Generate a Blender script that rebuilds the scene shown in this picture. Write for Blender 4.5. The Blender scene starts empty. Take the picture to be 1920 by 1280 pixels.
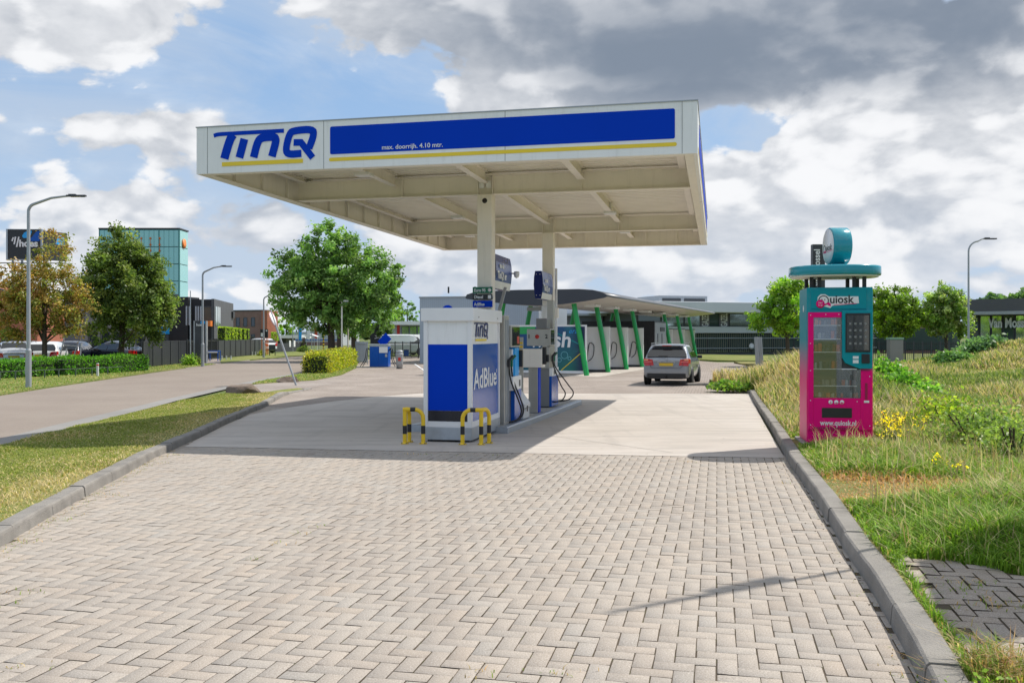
import bpy, bmesh, math, random
import numpy as np
from mathutils import Vector, Matrix

R = math.radians
rnd = random.Random(7)
NP = np.random.default_rng(11)
scene = bpy.context.scene

# ------------------------------------------------------------------ camera
CAM_H, F, CX, HY = 1.68, 1720.0, 960.0, 628.0        # in pixels of the 1920x1280 photograph
cam_d = bpy.data.cameras.new('camera')
cam = bpy.data.objects.new('camera', cam_d)
scene.collection.objects.link(cam)
cam.location = (0, 0, CAM_H)
cam.rotation_euler = (R(90), 0, 0)
cam_d.sensor_width = 36.0
cam_d.lens = 36.0 * F / 1920.0
cam_d.shift_y = -12.0 / 1920.0
cam_d.clip_start = 0.1
cam_d.clip_end = 3000
scene.camera = cam

# ------------------------------------------------------------------ view
scene.view_settings.view_transform = 'Standard'
scene.view_settings.look = 'None'
scene.view_settings.gamma = 1
scene.view_settings.exposure = 0.16
scene.render.film_transparent = False
scene.cycles.max_bounces = 8
scene.cycles.transparent_max_bounces = 12

# ------------------------------------------------------------------ sun
SUN_AZ, SUN_EL = R(61), R(54)
sd = Vector((math.sin(SUN_AZ) * math.cos(SUN_EL), math.cos(SUN_AZ) * math.cos(SUN_EL), math.sin(SUN_EL)))
sun_d = bpy.data.lights.new('sun', 'SUN')
sun_d.energy = 4.4
sun_d.angle = R(0.53)
sun_d.color = (1.0, 0.94, 0.85)
sun = bpy.data.objects.new('sun', sun_d)
scene.collection.objects.link(sun)
sun.location = (20, 20, 30)
sun.rotation_euler = (-sd).to_track_quat('-Z', 'Y').to_euler()

# ------------------------------------------------------------------ node helpers
class NT:
    def __init__(s, tree):
        s.t = tree; s.n = tree.nodes; s.l = tree.links
    def node(s, kind, **kw):
        n = s.n.new(kind)
        for k, v in kw.items():
            if k.startswith('i_'):
                n.inputs[k[2:].replace('_', ' ')].default_value = v
            else:
                setattr(n, k, v)
        return n
    def put(s, sock, v):
        if v is None: return
        if isinstance(v, bpy.types.NodeSocket): s.l.new(v, sock)
        else: sock.default_value = v
    def math(s, op, a, b=None, c=None, clamp=False):
        n = s.n.new('ShaderNodeMath'); n.operation = op; n.use_clamp = clamp
        s.put(n.inputs[0], a); s.put(n.inputs[1], b); s.put(n.inputs[2], c)
        return n.outputs[0]
    def vmath(s, op, a, b=None):
        n = s.n.new('ShaderNodeVectorMath'); n.operation = op
        s.put(n.inputs[0], a); s.put(n.inputs[1], b)
        return n.outputs['Value'] if op in ('LENGTH', 'DOT_PRODUCT', 'DISTANCE') else n.outputs['Vector']
    def mixc(s, f, a, b, blend='MIX'):
        n = s.n.new('ShaderNodeMix'); n.data_type = 'RGBA'; n.blend_type = blend; n.clamp_factor = True
        s.put(n.inputs[0], f)
        for k, v in ((6, a), (7, b)):
            if isinstance(v, tuple) and len(v) == 3: v = (*v, 1)
            s.put(n.inputs[k], v)
        return n.outputs[2]
    def noise(s, vec, scale, detail=4, rough=0.55, lac=2.0, dist=0.0):
        n = s.n.new('ShaderNodeTexNoise')
        if vec is not None: s.l.new(vec, n.inputs['Vector'])
        n.inputs['Scale'].default_value = scale; n.inputs['Detail'].default_value = detail
        n.inputs['Roughness'].default_value = rough; n.inputs['Lacunarity'].default_value = lac
        n.inputs['Distortion'].default_value = dist
        return n.outputs['Fac']
    def smooth(s, v, lo, hi, a=0.0, b=1.0):
        n = s.n.new('ShaderNodeMapRange'); n.interpolation_type = 'SMOOTHSTEP'
        s.put(n.inputs[0], v); n.inputs[1].default_value = lo; n.inputs[2].default_value = hi
        n.inputs[3].default_value = a; n.inputs[4].default_value = b
        return n.outputs[0]
    def lin(s, v, lo, hi, a=0.0, b=1.0):
        n = s.n.new('ShaderNodeMapRange')
        s.put(n.inputs[0], v); n.inputs[1].default_value = lo; n.inputs[2].default_value = hi
        n.inputs[3].default_value = a; n.inputs[4].default_value = b
        return n.outputs[0]

# ------------------------------------------------------------------ sky: Nishita with procedural clouds by direction
world = bpy.data.worlds.new('World')
scene.world = world
world.use_nodes = True
W = NT(world.node_tree)
W.n.clear()
tc = W.node('ShaderNodeTexCoord').outputs['Generated']
sky = W.node('ShaderNodeTexSky', sky_type='NISHITA', sun_disc=False, sun_elevation=SUN_EL, sun_rotation=SUN_AZ,
             altitude=0, air_density=1.0, dust_density=1.6, ozone_density=1.5)
def sdir(px, py):
    v = Vector(((px - CX) / F, 1.0, (HY - py) / F)); v.normalize(); return v
sp = W.node('ShaderNodeSeparateXYZ'); W.l.new(tc, sp.inputs[0])
zc = W.math('MAXIMUM', sp.outputs[2], 0.0)
def blob(px, py, rx, ry, soft=1.0):
    c = sdir(px, py)
    d = W.vmath('SUBTRACT', tc, tuple(c))
    m = W.vmath('MULTIPLY', d, (F / rx, F / rx, F / ry))
    return W.smooth(W.vmath('LENGTH', m), 0.0, 1.0 + soft, 1.0, 0.0)
def addall(items):
    acc = None
    for v, k in items:
        t = W.math('MULTIPLY', v, k)
        acc = t if acc is None else W.math('ADD', acc, t)
    return acc
# puffs: directions stretched a little more the higher they stand, flattened bottoms
P = W.vmath('MULTIPLY', tc, (1.0, 1.0, 1.75))
warp = W.node('ShaderNodeTexNoise'); W.l.new(P, warp.inputs['Vector']); warp.inputs['Scale'].default_value = 3.0; warp.inputs['Detail'].default_value = 2
P = W.vmath('ADD', P, W.vmath('MULTIPLY', W.vmath('SUBTRACT', warp.outputs['Color'], (.5, .5, .5)), (.10, .10, .10)))
def puff(vec, sc, det, vd):
    """billowing noise: rounded lumps"""
    v1 = W.noise(vec, sc, det, 0.60)
    vo = W.node('ShaderNodeTexVoronoi', feature='F1'); W.l.new(vec, vo.inputs['Vector'])
    vo.inputs['Scale'].default_value = sc * 2.6; vo.inputs['Detail'].default_value = vd; vo.inputs['Roughness'].default_value = .5
    return W.math('ADD', v1, W.math('MULTIPLY', W.math('SUBTRACT', 0.42, vo.outputs['Distance']), 0.30))
mid = puff(P, 4.6, 7, 2.0)
L = Vector((0.75, 0.25, 0.95)).normalized() * 0.050
mid2 = puff(W.vmath('ADD', P, tuple(L)), 4.6, 4, 1.0)
wisp = W.noise(W.vmath('MULTIPLY', tc, (1.2, 1.2, 4.5)), 2.3, 8, 0.62, dist=0.7)
cover = addall([
    (blob(240, 100, 310, 105), 0.40), (blob(40, 70, 150, 110), 0.12), (blob(345, 235, 130, 60), 0.34), (blob(160, 215, 60, 30), 0.05),
    (blob(130, 330, 230, 110), 0.24), (blob(215, 395, 110, 45), 0.18), (blob(470, 400, 110, 190), 0.16),
    (blob(560, 190, 260, 90), -0.40), (blob(110, 155, 170, 42), -0.26), (blob(480, 50, 60, 80), -0.16), (blob(300, 330, 110, 50), -0.12),
    (blob(960, 195, 170, 36), 0.34), (blob(760, 60, 210, 100), 0.20), (blob(900, 175, 200, 24), -0.12),
    (blob(1420, 70, 520, 150), 0.42), (blob(1240, 150, 140, 70), 0.2),
    (blob(1400, 235, 95, 40), -0.42), (blob(1690, 250, 230, 130), 0.36), (blob(1850, 250, 120, 130), 0.2), (blob(1420, 330, 160, 80), 0.18),
    (blob(1600, 430, 420, 110), 0.26), (blob(850, 470, 420, 90), 0.16), (blob(960, 600, 2200, 130), 0.24), (blob(760, 20, 300, 90), .12)])
high = W.smooth(zc, 0.40, 0.62, 0.0, 0.34)  # cloud cover added overhead, out of view, to whiten the ambient light
edge = W.math('MULTIPLY', W.math('SUBTRACT', W.noise(P, 19.0, 4, 0.6), 0.5), 0.16)
dens = W.math('ADD', W.math('ADD', W.math('ADD', W.math('ADD', mid, cover), high), 0.045), edge)
cum = W.smooth(dens, 0.615, 0.69)
veil = W.smooth(W.math('ADD', wisp, W.math('MULTIPLY', cover, 0.55)), 0.38, 0.80)
lit = W.smooth(W.math('SUBTRACT', mid, mid2), -0.10, 0.11)
heavy = addall([(blob(1420, 20, 620, 130), 1.0), (blob(1230, 150, 150, 60), .6)])
dark = addall([(blob(1420, 30, 560, 110), 0.95), (blob(1640, 95, 300, 60), 0.45), (blob(1230, 150, 130, 60), 0.60), (blob(1040, 70, 200, 60), 0.22), (blob(1750, 400, 170, 42), 0.34), (blob(1560, 170, 260, 20), 0.2),
               (blob(520, 330, 180, 120), 0.38), (blob(650, 440, 300, 90), 0.32), (blob(140, 270, 130, 26), 0.25), (blob(100, 420, 120, 30), 0.25), (blob(1150, 520, 700, 80), 0.24), (blob(900, 590, 2200, 90), 0.22), (blob(1500, 500, 500, 60), 0.15), (blob(960, 400, 2000, 200), 0.06),
               (blob(240, 160, 200, 18), 0.22), (blob(1830, 20, 120, 60), .2)])
thick = W.smooth(dens, 0.68, 1.15)
lit = W.math('MULTIPLY', lit, W.math('SUBTRACT', 1.0, W.math('MULTIPLY', heavy, .62), clamp=True))
shade = W.math('SUBTRACT', W.math('ADD', W.math('MULTIPLY', lit, 0.92), 0.49), W.math('ADD', W.math('MULTIPLY', thick, 0.16), dark))
f1 = W.noise(P, 15.0, 5, 0.62); f2 = W.noise(W.vmath('ADD', P, tuple(L * .33)), 15.0, 3, 0.55)
fine = W.math('MULTIPLY', W.math('SUBTRACT', f1, f2), W.math('SUBTRACT', 1.35, W.math('MULTIPLY', heavy, 0.8)))
shade = W.math('ADD', shade, fine)
shade = W.smooth(W.math('ADD', shade, W.math('MULTIPLY', W.math('SUBTRACT', mid, .55), .5)), -1.05, 1.22)
WHITE, GREY = (9.1, 9.15, 9.3), (2.1, 2.55, 3.25)
ccol = W.mixc(shade, W.mixc(W.smooth(zc, 0.02, 0.22, 0.0, 1.0), (4.6, 5.3, 6.4), GREY), WHITE)
vcol = W.mixc(lit, (5.6, 6.3, 7.3), (7.2, 7.7, 8.3))
hz = W.smooth(zc, 0.0, 0.30, 1.0, 0.0)
blue = W.mixc(0.70, sky.outputs[0], (3.2, 5.3, 8.5))
blue = W.mixc(W.math('MULTIPLY', hz, 0.60), blue, (5.3, 6.7, 8.4))
s1 = W.mixc(W.math('MULTIPLY', veil, 0.62), blue, vcol)
s2 = W.mixc(W.math('MULTIPLY', cum, 0.96), s1, ccol)
world.cycles.sampling_method = 'MANUAL'; world.cycles.sample_map_resolution = 512
bg = W.node('ShaderNodeBackground'); W.l.new(s2, bg.inputs[0]); bg.inputs[1].default_value = 0.094
wo = W.node('ShaderNodeOutputWorld'); W.l.new(bg.outputs[0], wo.inputs[0])

# ------------------------------------------------------------------ placement helpers
def sstep(t):
    t = max(0.0, min(1.0, t)); return t * t * (3 - 2 * t)
def zg(y):                                           # the yard falls 22 cm away from the camera
    return -0.22 * sstep((y - 11.0) / 17.0)
def gp(px, py, off=0.0):                             # photo pixel -> point on the ground (+ off)
    y = 20.0
    for _ in range(40):
        y = 0.5 * y + 0.5 * (CAM_H - zg(y) - off) * F / (py - HY)
    return Vector(((px - CX) * y / F, y, zg(y) + off))
def at(px, py, y):                                   # photo pixel at depth y
    return Vector(((px - CX) * y / F, y, CAM_H + (HY - py) * y / F))
def on(px, y, off=0.0):
    return Vector(((px - CX) * y / F, y, zg(y) + off))
TH = R(12.6)                                         # the station stands turned 12.6 degrees
FL = Vector((-5.46, 15.88, 0))                       # front left corner of the canopy
SV = Vector((math.cos(TH), -math.sin(TH), 0)); SU = Vector((math.sin(TH), math.cos(TH), 0))
def ST(s, t, z=0.0):
    p = FL + SV * s + SU * t; p.z = z; return p
def zst(s, t):
    return zg(ST(s, t).y)

# ------------------------------------------------------------------ object helpers
COL = scene.collection
def tag(o, label=None, cat=None, group=None, kind=None):
    if label: o['label'] = label
    if cat: o['category'] = cat
    if group: o['group'] = group
    if kind: o['kind'] = kind
    return o
def thing(name, label, cat, loc=(0, 0, 0), rz=0.0, group=None):
    o = bpy.data.objects.new(name, None); COL.objects.link(o)
    o.empty_display_size = 0.3
    o.location = loc; o.rotation_euler = (0, 0, rz)
    return tag(o, label, cat, group)
def link(name, me, parent=None, mats=None):
    o = bpy.data.objects.new(name, me); COL.objects.link(o)
    if parent is not None: o.parent = parent
    if mats:
        for m in (mats if isinstance(mats, (list, tuple)) else [mats]): me.materials.append(m)
    return o
def copy_tree(o, parent=None):
    c = o.copy(); COL.objects.link(c); c.parent = parent
    for ch in [x for x in o.children]:
        copy_tree(ch, c)
    return c
def place(o, loc, rz, label=None, sc=None):
    o.location = loc; o.rotation_euler = (0, 0, rz)
    if sc: o.scale = (sc, sc, sc)
    if label: o['label'] = label
    return o

class MB:
    """collects simple solids and links them as one mesh"""
    def __init__(s): s.bm = bmesh.new(); s.mi = 0; s.M = None; s.sm = False
    def mat(s, i): s.mi = i; return s
    def _new(s, vs, faces, smooth=None):
        if s.M is not None: vs = [s.M @ Vector(v) for v in vs]
        bv = [s.bm.verts.new(v) for v in vs]
        for f in faces:
            try:
                bf = s.bm.faces.new([bv[i] for i in f]); bf.material_index = s.mi
                bf.smooth = s.sm if smooth is None else smooth
            except ValueError: pass
        return bv
    def box(s, lo, hi, bev=0.0):
        x0, y0, z0 = lo; x1, y1, z1 = hi
        if x1 < x0: x0, x1 = x1, x0
        if y1 < y0: y0, y1 = y1, y0
        if z1 < z0: z0, z1 = z1, z0
        bv = s._new([(x0,y0,z0),(x1,y0,z0),(x1,y1,z0),(x0,y1,z0),(x0,y0,z1),(x1,y0,z1),(x1,y1,z1),(x0,y1,z1)],
               [(0,3,2,1),(4,5,6,7),(0,1,5,4),(1,2,6,5),(2,3,7,6),(3,0,4,7)])
        if bev > 0:
            es = set(e for v in bv for e in v.link_edges)
            bmesh.ops.bevel(s.bm, geom=list(es), offset=bev, segments=2, affect='EDGES', profile=0.6, material=s.mi)
        return s
    def bar(s, a, b, w, h=None, up=(0, 0, 1)):
        """rectangular bar from a to b, w across, h along up"""
        a, b = Vector(a), Vector(b); h = h or w
        d = (b - a).normalized(); u = Vector(up)
        if abs(d.dot(u)) > 0.98: u = Vector((0, 1, 0))
        r = d.cross(u).normalized(); u = r.cross(d).normalized()
        vs = []
        for p in (a, b):
            for i, j in ((-1,-1),(1,-1),(1,1),(-1,1)):
                vs.append(p + r * (w / 2 * i) + u * (h / 2 * j))
        s._new(vs, [(0,1,2,3),(7,6,5,4),(0,4,5,1),(1,5,6,2),(2,6,7,3),(3,7,4,0)])
        return s
    def tube(s, pts, r, n=8, caps=True, r2=None):
        """round tube along points (r may be a list)"""
        pts = [Vector(p) for p in pts]; k = len(pts)
        rs = r if isinstance(r, (list, tuple)) else ([r] * k if r2 is None else [r + (r2 - r) * i / (k - 1) for i in range(k)])
        vs = []; prev = None
        for i, p in enumerate(pts):
            d = (pts[min(i + 1, k - 1)] - pts[max(i - 1, 0)]).normalized()
            if prev is None:
                ref = Vector((0, 0, 1)) if abs(d.z) < 0.9 else Vector((1, 0, 0))
                a = d.cross(ref).normalized()
            else:
                a = (prev - d * prev.dot(d)).normalized()
            prev = a; b = d.cross(a)
            for j in range(n):
                t = 2 * math.pi * j / n
                vs.append(p + (a * math.cos(t) + b * math.sin(t)) * rs[i])
        fs = []
        for i in range(k - 1):
            for j in range(n):
                fs.append((i*n+j, i*n+(j+1)%n, (i+1)*n+(j+1)%n, (i+1)*n+j))
        s._new(vs, fs, True)
        if caps:
            s._new(vs[:n][::-1], [tuple(range(n))], False); s._new(vs[-n:], [tuple(range(n))], False)
        return s
    def lathe(s, prof, n=16, c=(0, 0, 0), axis='z', smooth=True):
        """revolve (r, h) profile"""
        vs = []
        for r_, h in prof:
            for j in range(n):
                t = 2 * math.pi * j / n
                a, b = r_ * math.cos(t), r_ * math.sin(t)
                p = (a, b, h) if axis == 'z' else ((h, a, b) if axis == 'x' else (b, h, a))
                vs.append((p[0]+c[0], p[1]+c[1], p[2]+c[2]))
        k = len(prof); fs = []
        for i in range(k - 1):
            for j in range(n):
                fs.append((i*n+j, i*n+(j+1)%n, (i+1)*n+(j+1)%n, (i+1)*n+j))
        fs.append(tuple(range(n))[::-1]); fs.append(tuple(range((k-1)*n, k*n)))
        s._new(vs, fs, smooth); return s
    def prism(s, poly, d, M=None, smooth=False):
        """extrude 2-d polygon (x, z) along -y..: point (x, 0, z) -> (x, d, z), optional matrix"""
        n = len(poly); M0 = s.M
        if M is not None: s.M = (M0 @ M) if M0 is not None else M
        vs = [(p[0], 0, p[1]) for p in poly] + [(p[0], d, p[1]) for p in poly]
        fs = [tuple(range(n)), tuple(range(2*n-1, n-1, -1))] + [(i, (i+1)%n, n+(i+1)%n, n+i)[::-1] for i in range(n)]
        s._new(vs, fs, smooth); s.M = M0; return s
    def quad(s, a, b, c, d):
        s._new([a, b, c, d], [(0, 1, 2, 3)]); return s
    def poly(s, pts):
        s._new(pts, [tuple(range(len(pts)))]); return s
    def build(s, name, mats, parent=None, smooth_angle=None, bevel=0.0, fix=True):
        if fix: bmesh.ops.recalc_face_normals(s.bm, faces=s.bm.faces[:])
        me = bpy.data.meshes.new(name); s.bm.to_mesh(me); s.bm.free()
        o = link(name, me, parent, mats)
        if bevel > 0:
            m = o.modifiers.new('bevel', 'BEVEL'); m.width = bevel; m.segments = 2; m.limit_method = 'ANGLE'; m.angle_limit = R(40)
        return o

def np_mesh(name, verts, faces, mats, parent=None, col=None, smooth=False, mi=None):
    """fast mesh from arrays; faces (M, k); col per vertex (N, 3)"""
    me = bpy.data.meshes.new(name)
    verts = np.asarray(verts, dtype=np.float32); faces = np.asarray(faces, dtype=np.int32)
    m, k = faces.shape
    me.vertices.add(len(verts)); me.vertices.foreach_set('co', verts.ravel())
    me.loops.add(m * k); me.loops.foreach_set('vertex_index', faces.ravel())
    me.polygons.add(m); me.polygons.foreach_set('loop_start', np.arange(0, m * k, k, dtype=np.int32))
    try: me.polygons.foreach_set('loop_total', np.full(m, k, dtype=np.int32))
    except Exception: pass
    if smooth: me.polygons.foreach_set('use_smooth', np.ones(m, dtype=bool))
    if mi is not None: me.polygons.foreach_set('material_index', np.asarray(mi, dtype=np.int32))
    if col is not None:
        a = me.color_attributes.new('tint', 'FLOAT_COLOR', 'POINT')
        c4 = np.ones((len(verts), 4), dtype=np.float32); c4[:, :3] = col
        a.data.foreach_set('color', c4.ravel())
    me.update(calc_edges=True)
    return link(name, me, parent, mats)

_tcache = {}
def text_mesh(txt, size, name, m, parent, M, bold=0.0, depth=0.004, shear=0.0, align='LEFT', xs=1.0):
    """lettering as a thin mesh: local x right, z up, facing -y before M"""
    cu = bpy.data.curves.new('t', 'FONT'); cu.body = txt; cu.size = size; cu.offset = bold; cu.extrude = depth
    cu.shear = shear; cu.align_x = align; cu.resolution_u = 3
    o = bpy.data.objects.new('t', cu); COL.objects.link(o)
    dg = bpy.context.evaluated_depsgraph_get()
    me = bpy.data.meshes.new_from_object(o.evaluated_get(dg))
    bpy.data.objects.remove(o); bpy.data.curves.remove(cu)
    me.name = name
    me.transform(M @ Matrix.Rotation(R(90), 4, 'X') @ Matrix.Diagonal((xs, 1, 1, 1)))
    me.materials.clear()
    return link(name, me, parent, m)
def T(x=0, y=0, z=0, rz=0): return Matrix.Translation((x, y, z)) @ Matrix.Rotation(rz, 4, 'Z')

# ------------------------------------------------------------------ materials
def S(r, g, b):                                      # sRGB 0-255 -> linear
    f = lambda c: (c/255/12.92) if c/255 <= 0.04045 else ((c/255+0.055)/1.055)**2.4
    return (f(r), f(g), f(b))
def new_mat(name):
    m = bpy.data.materials.new(name); m.use_nodes = True
    t = NT(m.node_tree); t.n.clear()
    out = t.node('ShaderNodeOutputMaterial'); b = t.node('ShaderNodeBsdfPrincipled')
    t.l.new(b.outputs[0], out.inputs[0])
    return m, t, b, out
def mat(name, c, rough=0.6, metal=0.0, var=0.10, scale=3.0, bump=0.0, bscale=40.0, dirt=0.0, coat=0.0, spec=0.5, streak=0.0):
    m, t, b, out = new_mat(name)
    obj = t.node('ShaderNodeTexCoord').outputs['Object']
    nz = t.noise(obj, scale, 6, 0.6)
    k = t.lin(nz, 0.25, 0.75, 1 - var, 1 + var)
    cc = t.mixc(1.0, c, (1, 1, 1), 'MULTIPLY')
    vv = t.node('ShaderNodeVectorMath', operation='SCALE'); t.l.new(cc, vv.inputs[0]); t.l.new(k, vv.inputs['Scale'])
    colr = vv.outputs[0]
    if dirt > 0:
        d = t.smooth(t.noise(obj, scale * 0.6, 8, 0.7), 0.52, 0.75, 0, dirt)
        colr = t.mixc(d, colr, tuple(x * 0.45 + 0.02 for x in c))
    if streak > 0:
        sm_ = t.vmath('MULTIPLY', obj, (9.0, 9.0, 0.7))
        colr = t.mixc(t.smooth(t.noise(sm_, 1.0, 6, .7), .50, .72, 0, streak), colr, (0.30, 0.28, 0.24))
    t.l.new(colr, b.inputs['Base Color'])
    t.put(b.inputs['Roughness'], t.lin(nz, 0.3, 0.7, max(0.02, rough - 0.08), min(1, rough + 0.08)))
    b.inputs['Metallic'].default_value = metal
    b.inputs['Specular IOR Level'].default_value = spec
    if coat: b.inputs['Coat Weight'].default_value = coat; b.inputs['Coat Roughness'].default_value = 0.05
    if bump > 0:
        bn = t.node('ShaderNodeBump'); bn.inputs['Strength'].default_value = bump; bn.inputs['Distance'].default_value = 0.02
        t.l.new(t.noise(obj, bscale, 5, 0.6), bn.inputs['Height']); t.l.new(bn.outputs[0], b.inputs['Normal'])
    return m
def tint_mat(name, rough=0.6, trans=0.35, spec=0.3, mult=1.0):
    """leaf / blade material: colour from the 'tint' attribute, partly translucent"""
    m, t, b, out = new_mat(name)
    at_ = t.node('ShaderNodeAttribute', attribute_name='tint').outputs['Color']
    at_ = t.mixc(1.0, at_, (mult, mult, mult), 'MULTIPLY')
    t.l.new(at_, b.inputs['Base Color']); b.inputs['Roughness'].default_value = rough
    b.inputs['Specular IOR Level'].default_value = spec
    if trans > 0:
        tr = t.node('ShaderNodeBsdfTranslucent')
        t.l.new(t.mixc(1.0, at_, (1.15, 1.25, 0.6), 'MULTIPLY'), tr.inputs[0])
        mx = t.node('ShaderNodeMixShader'); mx.inputs[0].default_value = trans
        t.l.new(b.outputs[0], mx.inputs[1]); t.l.new(tr.outputs[0], mx.inputs[2]); t.l.new(mx.outputs[0], out.inputs[0])
    return m
def glass_mat(name, c, rough=0.04, spec=0.8):
    m, t, b, out = new_mat(name)
    b.inputs['Base Color'].default_value = (*c, 1); b.inputs['Roughness'].default_value = rough
    b.inputs['Specular IOR Level'].default_value = spec
    b.inputs['Coat Weight'].default_value = 0.5; b.inputs['Coat Roughness'].default_value = 0.02
    return m

M = {}
M['white_panel'] = mat('white_panel', (0.84, 0.84, 0.83), 0.35, var=0.04, scale=1.2, dirt=0.10, streak=.16)
M['cream'] = mat('cream_steel', (0.88, 0.825, 0.735), 0.5, var=0.05, scale=1.5, dirt=0.12, streak=.12)
M['cream_deck'] = mat('cream_deck', (0.90, 0.85, 0.77), 0.45, var=0.05, scale=1.0, dirt=0.08)
M['blue'] = mat('blue_film', (0.0, 0.044, 0.50), 0.5, var=0.05, scale=0.6, spec=.08)
M['blue2'] = mat('mid_blue_film', (0.004, 0.085, 0.42), 0.18, var=0.06, scale=0.8, spec=.35)
M['navy'] = mat('navy', (0.003, 0.012, 0.13), 0.4, var=0.05, spec=.3)
M['yellow'] = mat('yellow_film', (0.85, 0.62, 0.03), 0.4, var=0.05)
M['yellow_paint'] = mat('yellow_paint', (0.80, 0.52, 0.015), 0.38, var=0.06, scale=8, dirt=0.10)
M['black'] = mat('black_paint', (0.015, 0.015, 0.017), 0.4, var=0.2)
M['rubber'] = mat('black_rubber', (0.012, 0.012, 0.013), 0.6, var=0.2)
M['galv'] = mat('galvanised_steel', (0.42, 0.45, 0.48), 0.42, 0.55, var=0.12, scale=9)
M['lamp_grey'] = mat('lamp_grey', (0.36, 0.38, 0.40), 0.45, 0.3, var=0.10, scale=6)
M['steel'] = mat('brushed_steel', (0.46, 0.44, 0.40), 0.35, 0.55, var=0.08, scale=5)
M['grey'] = mat('grey_metal', (0.22, 0.22, 0.22), 0.45, 0.2, var=0.08)
M['dkgrey'] = mat('dark_grey', (0.05, 0.054, 0.06), 0.5, var=0.12)
M['white'] = mat('white_plain', (0.78, 0.78, 0.78), 0.4, var=0.04)
M['dirty_white'] = mat('dirty_white', (0.55, 0.56, 0.56), 0.5, var=0.08, dirt=0.2)
M['red'] = mat('red_plastic', (0.55, 0.03, 0.02), 0.35, var=0.08)
M['green'] = mat('bright_green_paint', (0.008, 0.36, 0.075), 0.35, var=0.08, coat=0.3)
M['sgreen'] = mat('sign_green', (0.005, 0.14, 0.07), 0.4, var=0.05)
M['orange'] = mat('orange', (0.75, 0.20, 0.03), 0.5, var=0.1)
M['cyan'] = mat('light_blue', (0.02, 0.36, 0.80), 0.35, var=0.06)
M['concrete'] = mat('concrete_grey', (0.34, 0.33, 0.31), 0.85, var=0.16, scale=5, bump=0.35, bscale=60, dirt=0.25)
M['kerb'] = mat('kerb_concrete', (0.235, 0.22, 0.20), 0.85, var=0.30, scale=3, bump=0.6, bscale=70, dirt=0.55)
M['glass_dark'] = glass_mat('dark_glass', (0.012, 0.016, 0.02))
M['glass_green'] = glass_mat('greenish_glass', (0.06, 0.09, 0.08))
M['wood'] = mat('bark', (0.085, 0.062, 0.045), 0.9, var=0.3, scale=12, bump=0.8, bscale=30)
M['leaf'] = tint_mat('leaf', 0.45, 0.46, 0.35, mult=2.05)
M['blade'] = tint_mat('grass_blade', 0.6, 0.36, 0.2, mult=1.42)
# ================================================================== the ground
def ground_mat(name, c1, c2, c3, s1=0.35, s2=6.0, rough=0.95, bump=0.4, bscale=25, thr=(0.45, 0.62)):
    m, t, b, out = new_mat(name)
    geo = t.node('ShaderNodeNewGeometry').outputs['Position']
    n1 = t.noise(geo, s1, 6, 0.65); n2 = t.noise(geo, s2, 6, 0.7); n3 = t.noise(geo, bscale, 4, 0.7)
    c = t.mixc(t.smooth(n1, *thr), c1, c2)
    c = t.mixc(t.smooth(n2, 0.50, 0.68, 0, 0.75), c, c3)
    c = t.mixc(t.smooth(n3, 0.3, 0.75, 0, 0.35), c, tuple(x * 0.55 for x in c1))
    t.l.new(c, b.inputs['Base Color']); b.inputs['Roughness'].default_value = rough
    b.inputs['Specular IOR Level'].default_value = 0.2
    bn = t.node('ShaderNodeBump'); bn.inputs['Strength'].default_value = bump; bn.inputs['Distance'].default_value = 0.03
    t.l.new(n3, bn.inputs['Height']); t.l.new(bn.outputs[0], b.inputs['Normal'])
    return m
M['turf'] = ground_mat('turf', (0.15, 0.19, 0.045), (0.24, 0.24, 0.08), (0.38, 0.30, 0.15))
M['meadow'] = ground_mat('meadow_soil', (0.15, 0.17, 0.05), (0.28, 0.24, 0.10), (0.38, 0.30, 0.16), s1=0.5)
M['field'] = ground_mat('field', (0.10, 0.14, 0.04), (0.16, 0.18, 0.06), (0.22, 0.20, 0.09), s1=0.05, s2=0.8, bscale=3)

def sheet(name, pts, off, m, kind='structure', zf=None, step=1.0, parent=None, skirt=0.0, sub=None):
    """flat polygon draped over the falling yard"""
    bm = bmesh.new()
    vs = [bm.verts.new((p[0], p[1], 0)) for p in pts]
    f = bm.faces.new(vs); bmesh.ops.triangulate(bm, faces=[f])
    ys = [p[1] for p in pts]; xs = [p[0] for p in pts]
    y = math.floor(min(ys)) + step
    while y < max(ys):
        if (10 <= y <= 30) or sub:
            bmesh.ops.bisect_plane(bm, geom=bm.verts[:] + bm.edges[:] + bm.faces[:], plane_co=(0, y, 0), plane_no=(0, 1, 0))
        y += step
    if sub:
        x = math.floor(min(xs)) + sub
        while x < max(xs):
            bmesh.ops.bisect_plane(bm, geom=bm.verts[:] + bm.edges[:] + bm.faces[:], plane_co=(x, 0, 0), plane_no=(1, 0, 0))
            x += sub
    bmesh.ops.recalc_face_normals(bm, faces=bm.faces[:])
    for f in bm.faces:
        if f.normal.z < 0: f.normal_flip()
    if skirt > 0:
        be = [e for e in bm.edges if e.is_boundary]
        r = bmesh.ops.extrude_edge_only(bm, edges=be)
        low = set(g for g in r['geom'] if isinstance(g, bmesh.types.BMVert))
    else: low = set()
    for v in bm.verts:
        z = (zf(v.co.x, v.co.y) if zf else zg(v.co.y)) + off
        v.co.z = z - (skirt if v in low else 0)
    me = bpy.data.meshes.new(name); bm.to_mesh(me); bm.free()
    o = link(name, me, parent, m)
    if kind: o['kind'] = kind
    return o

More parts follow.
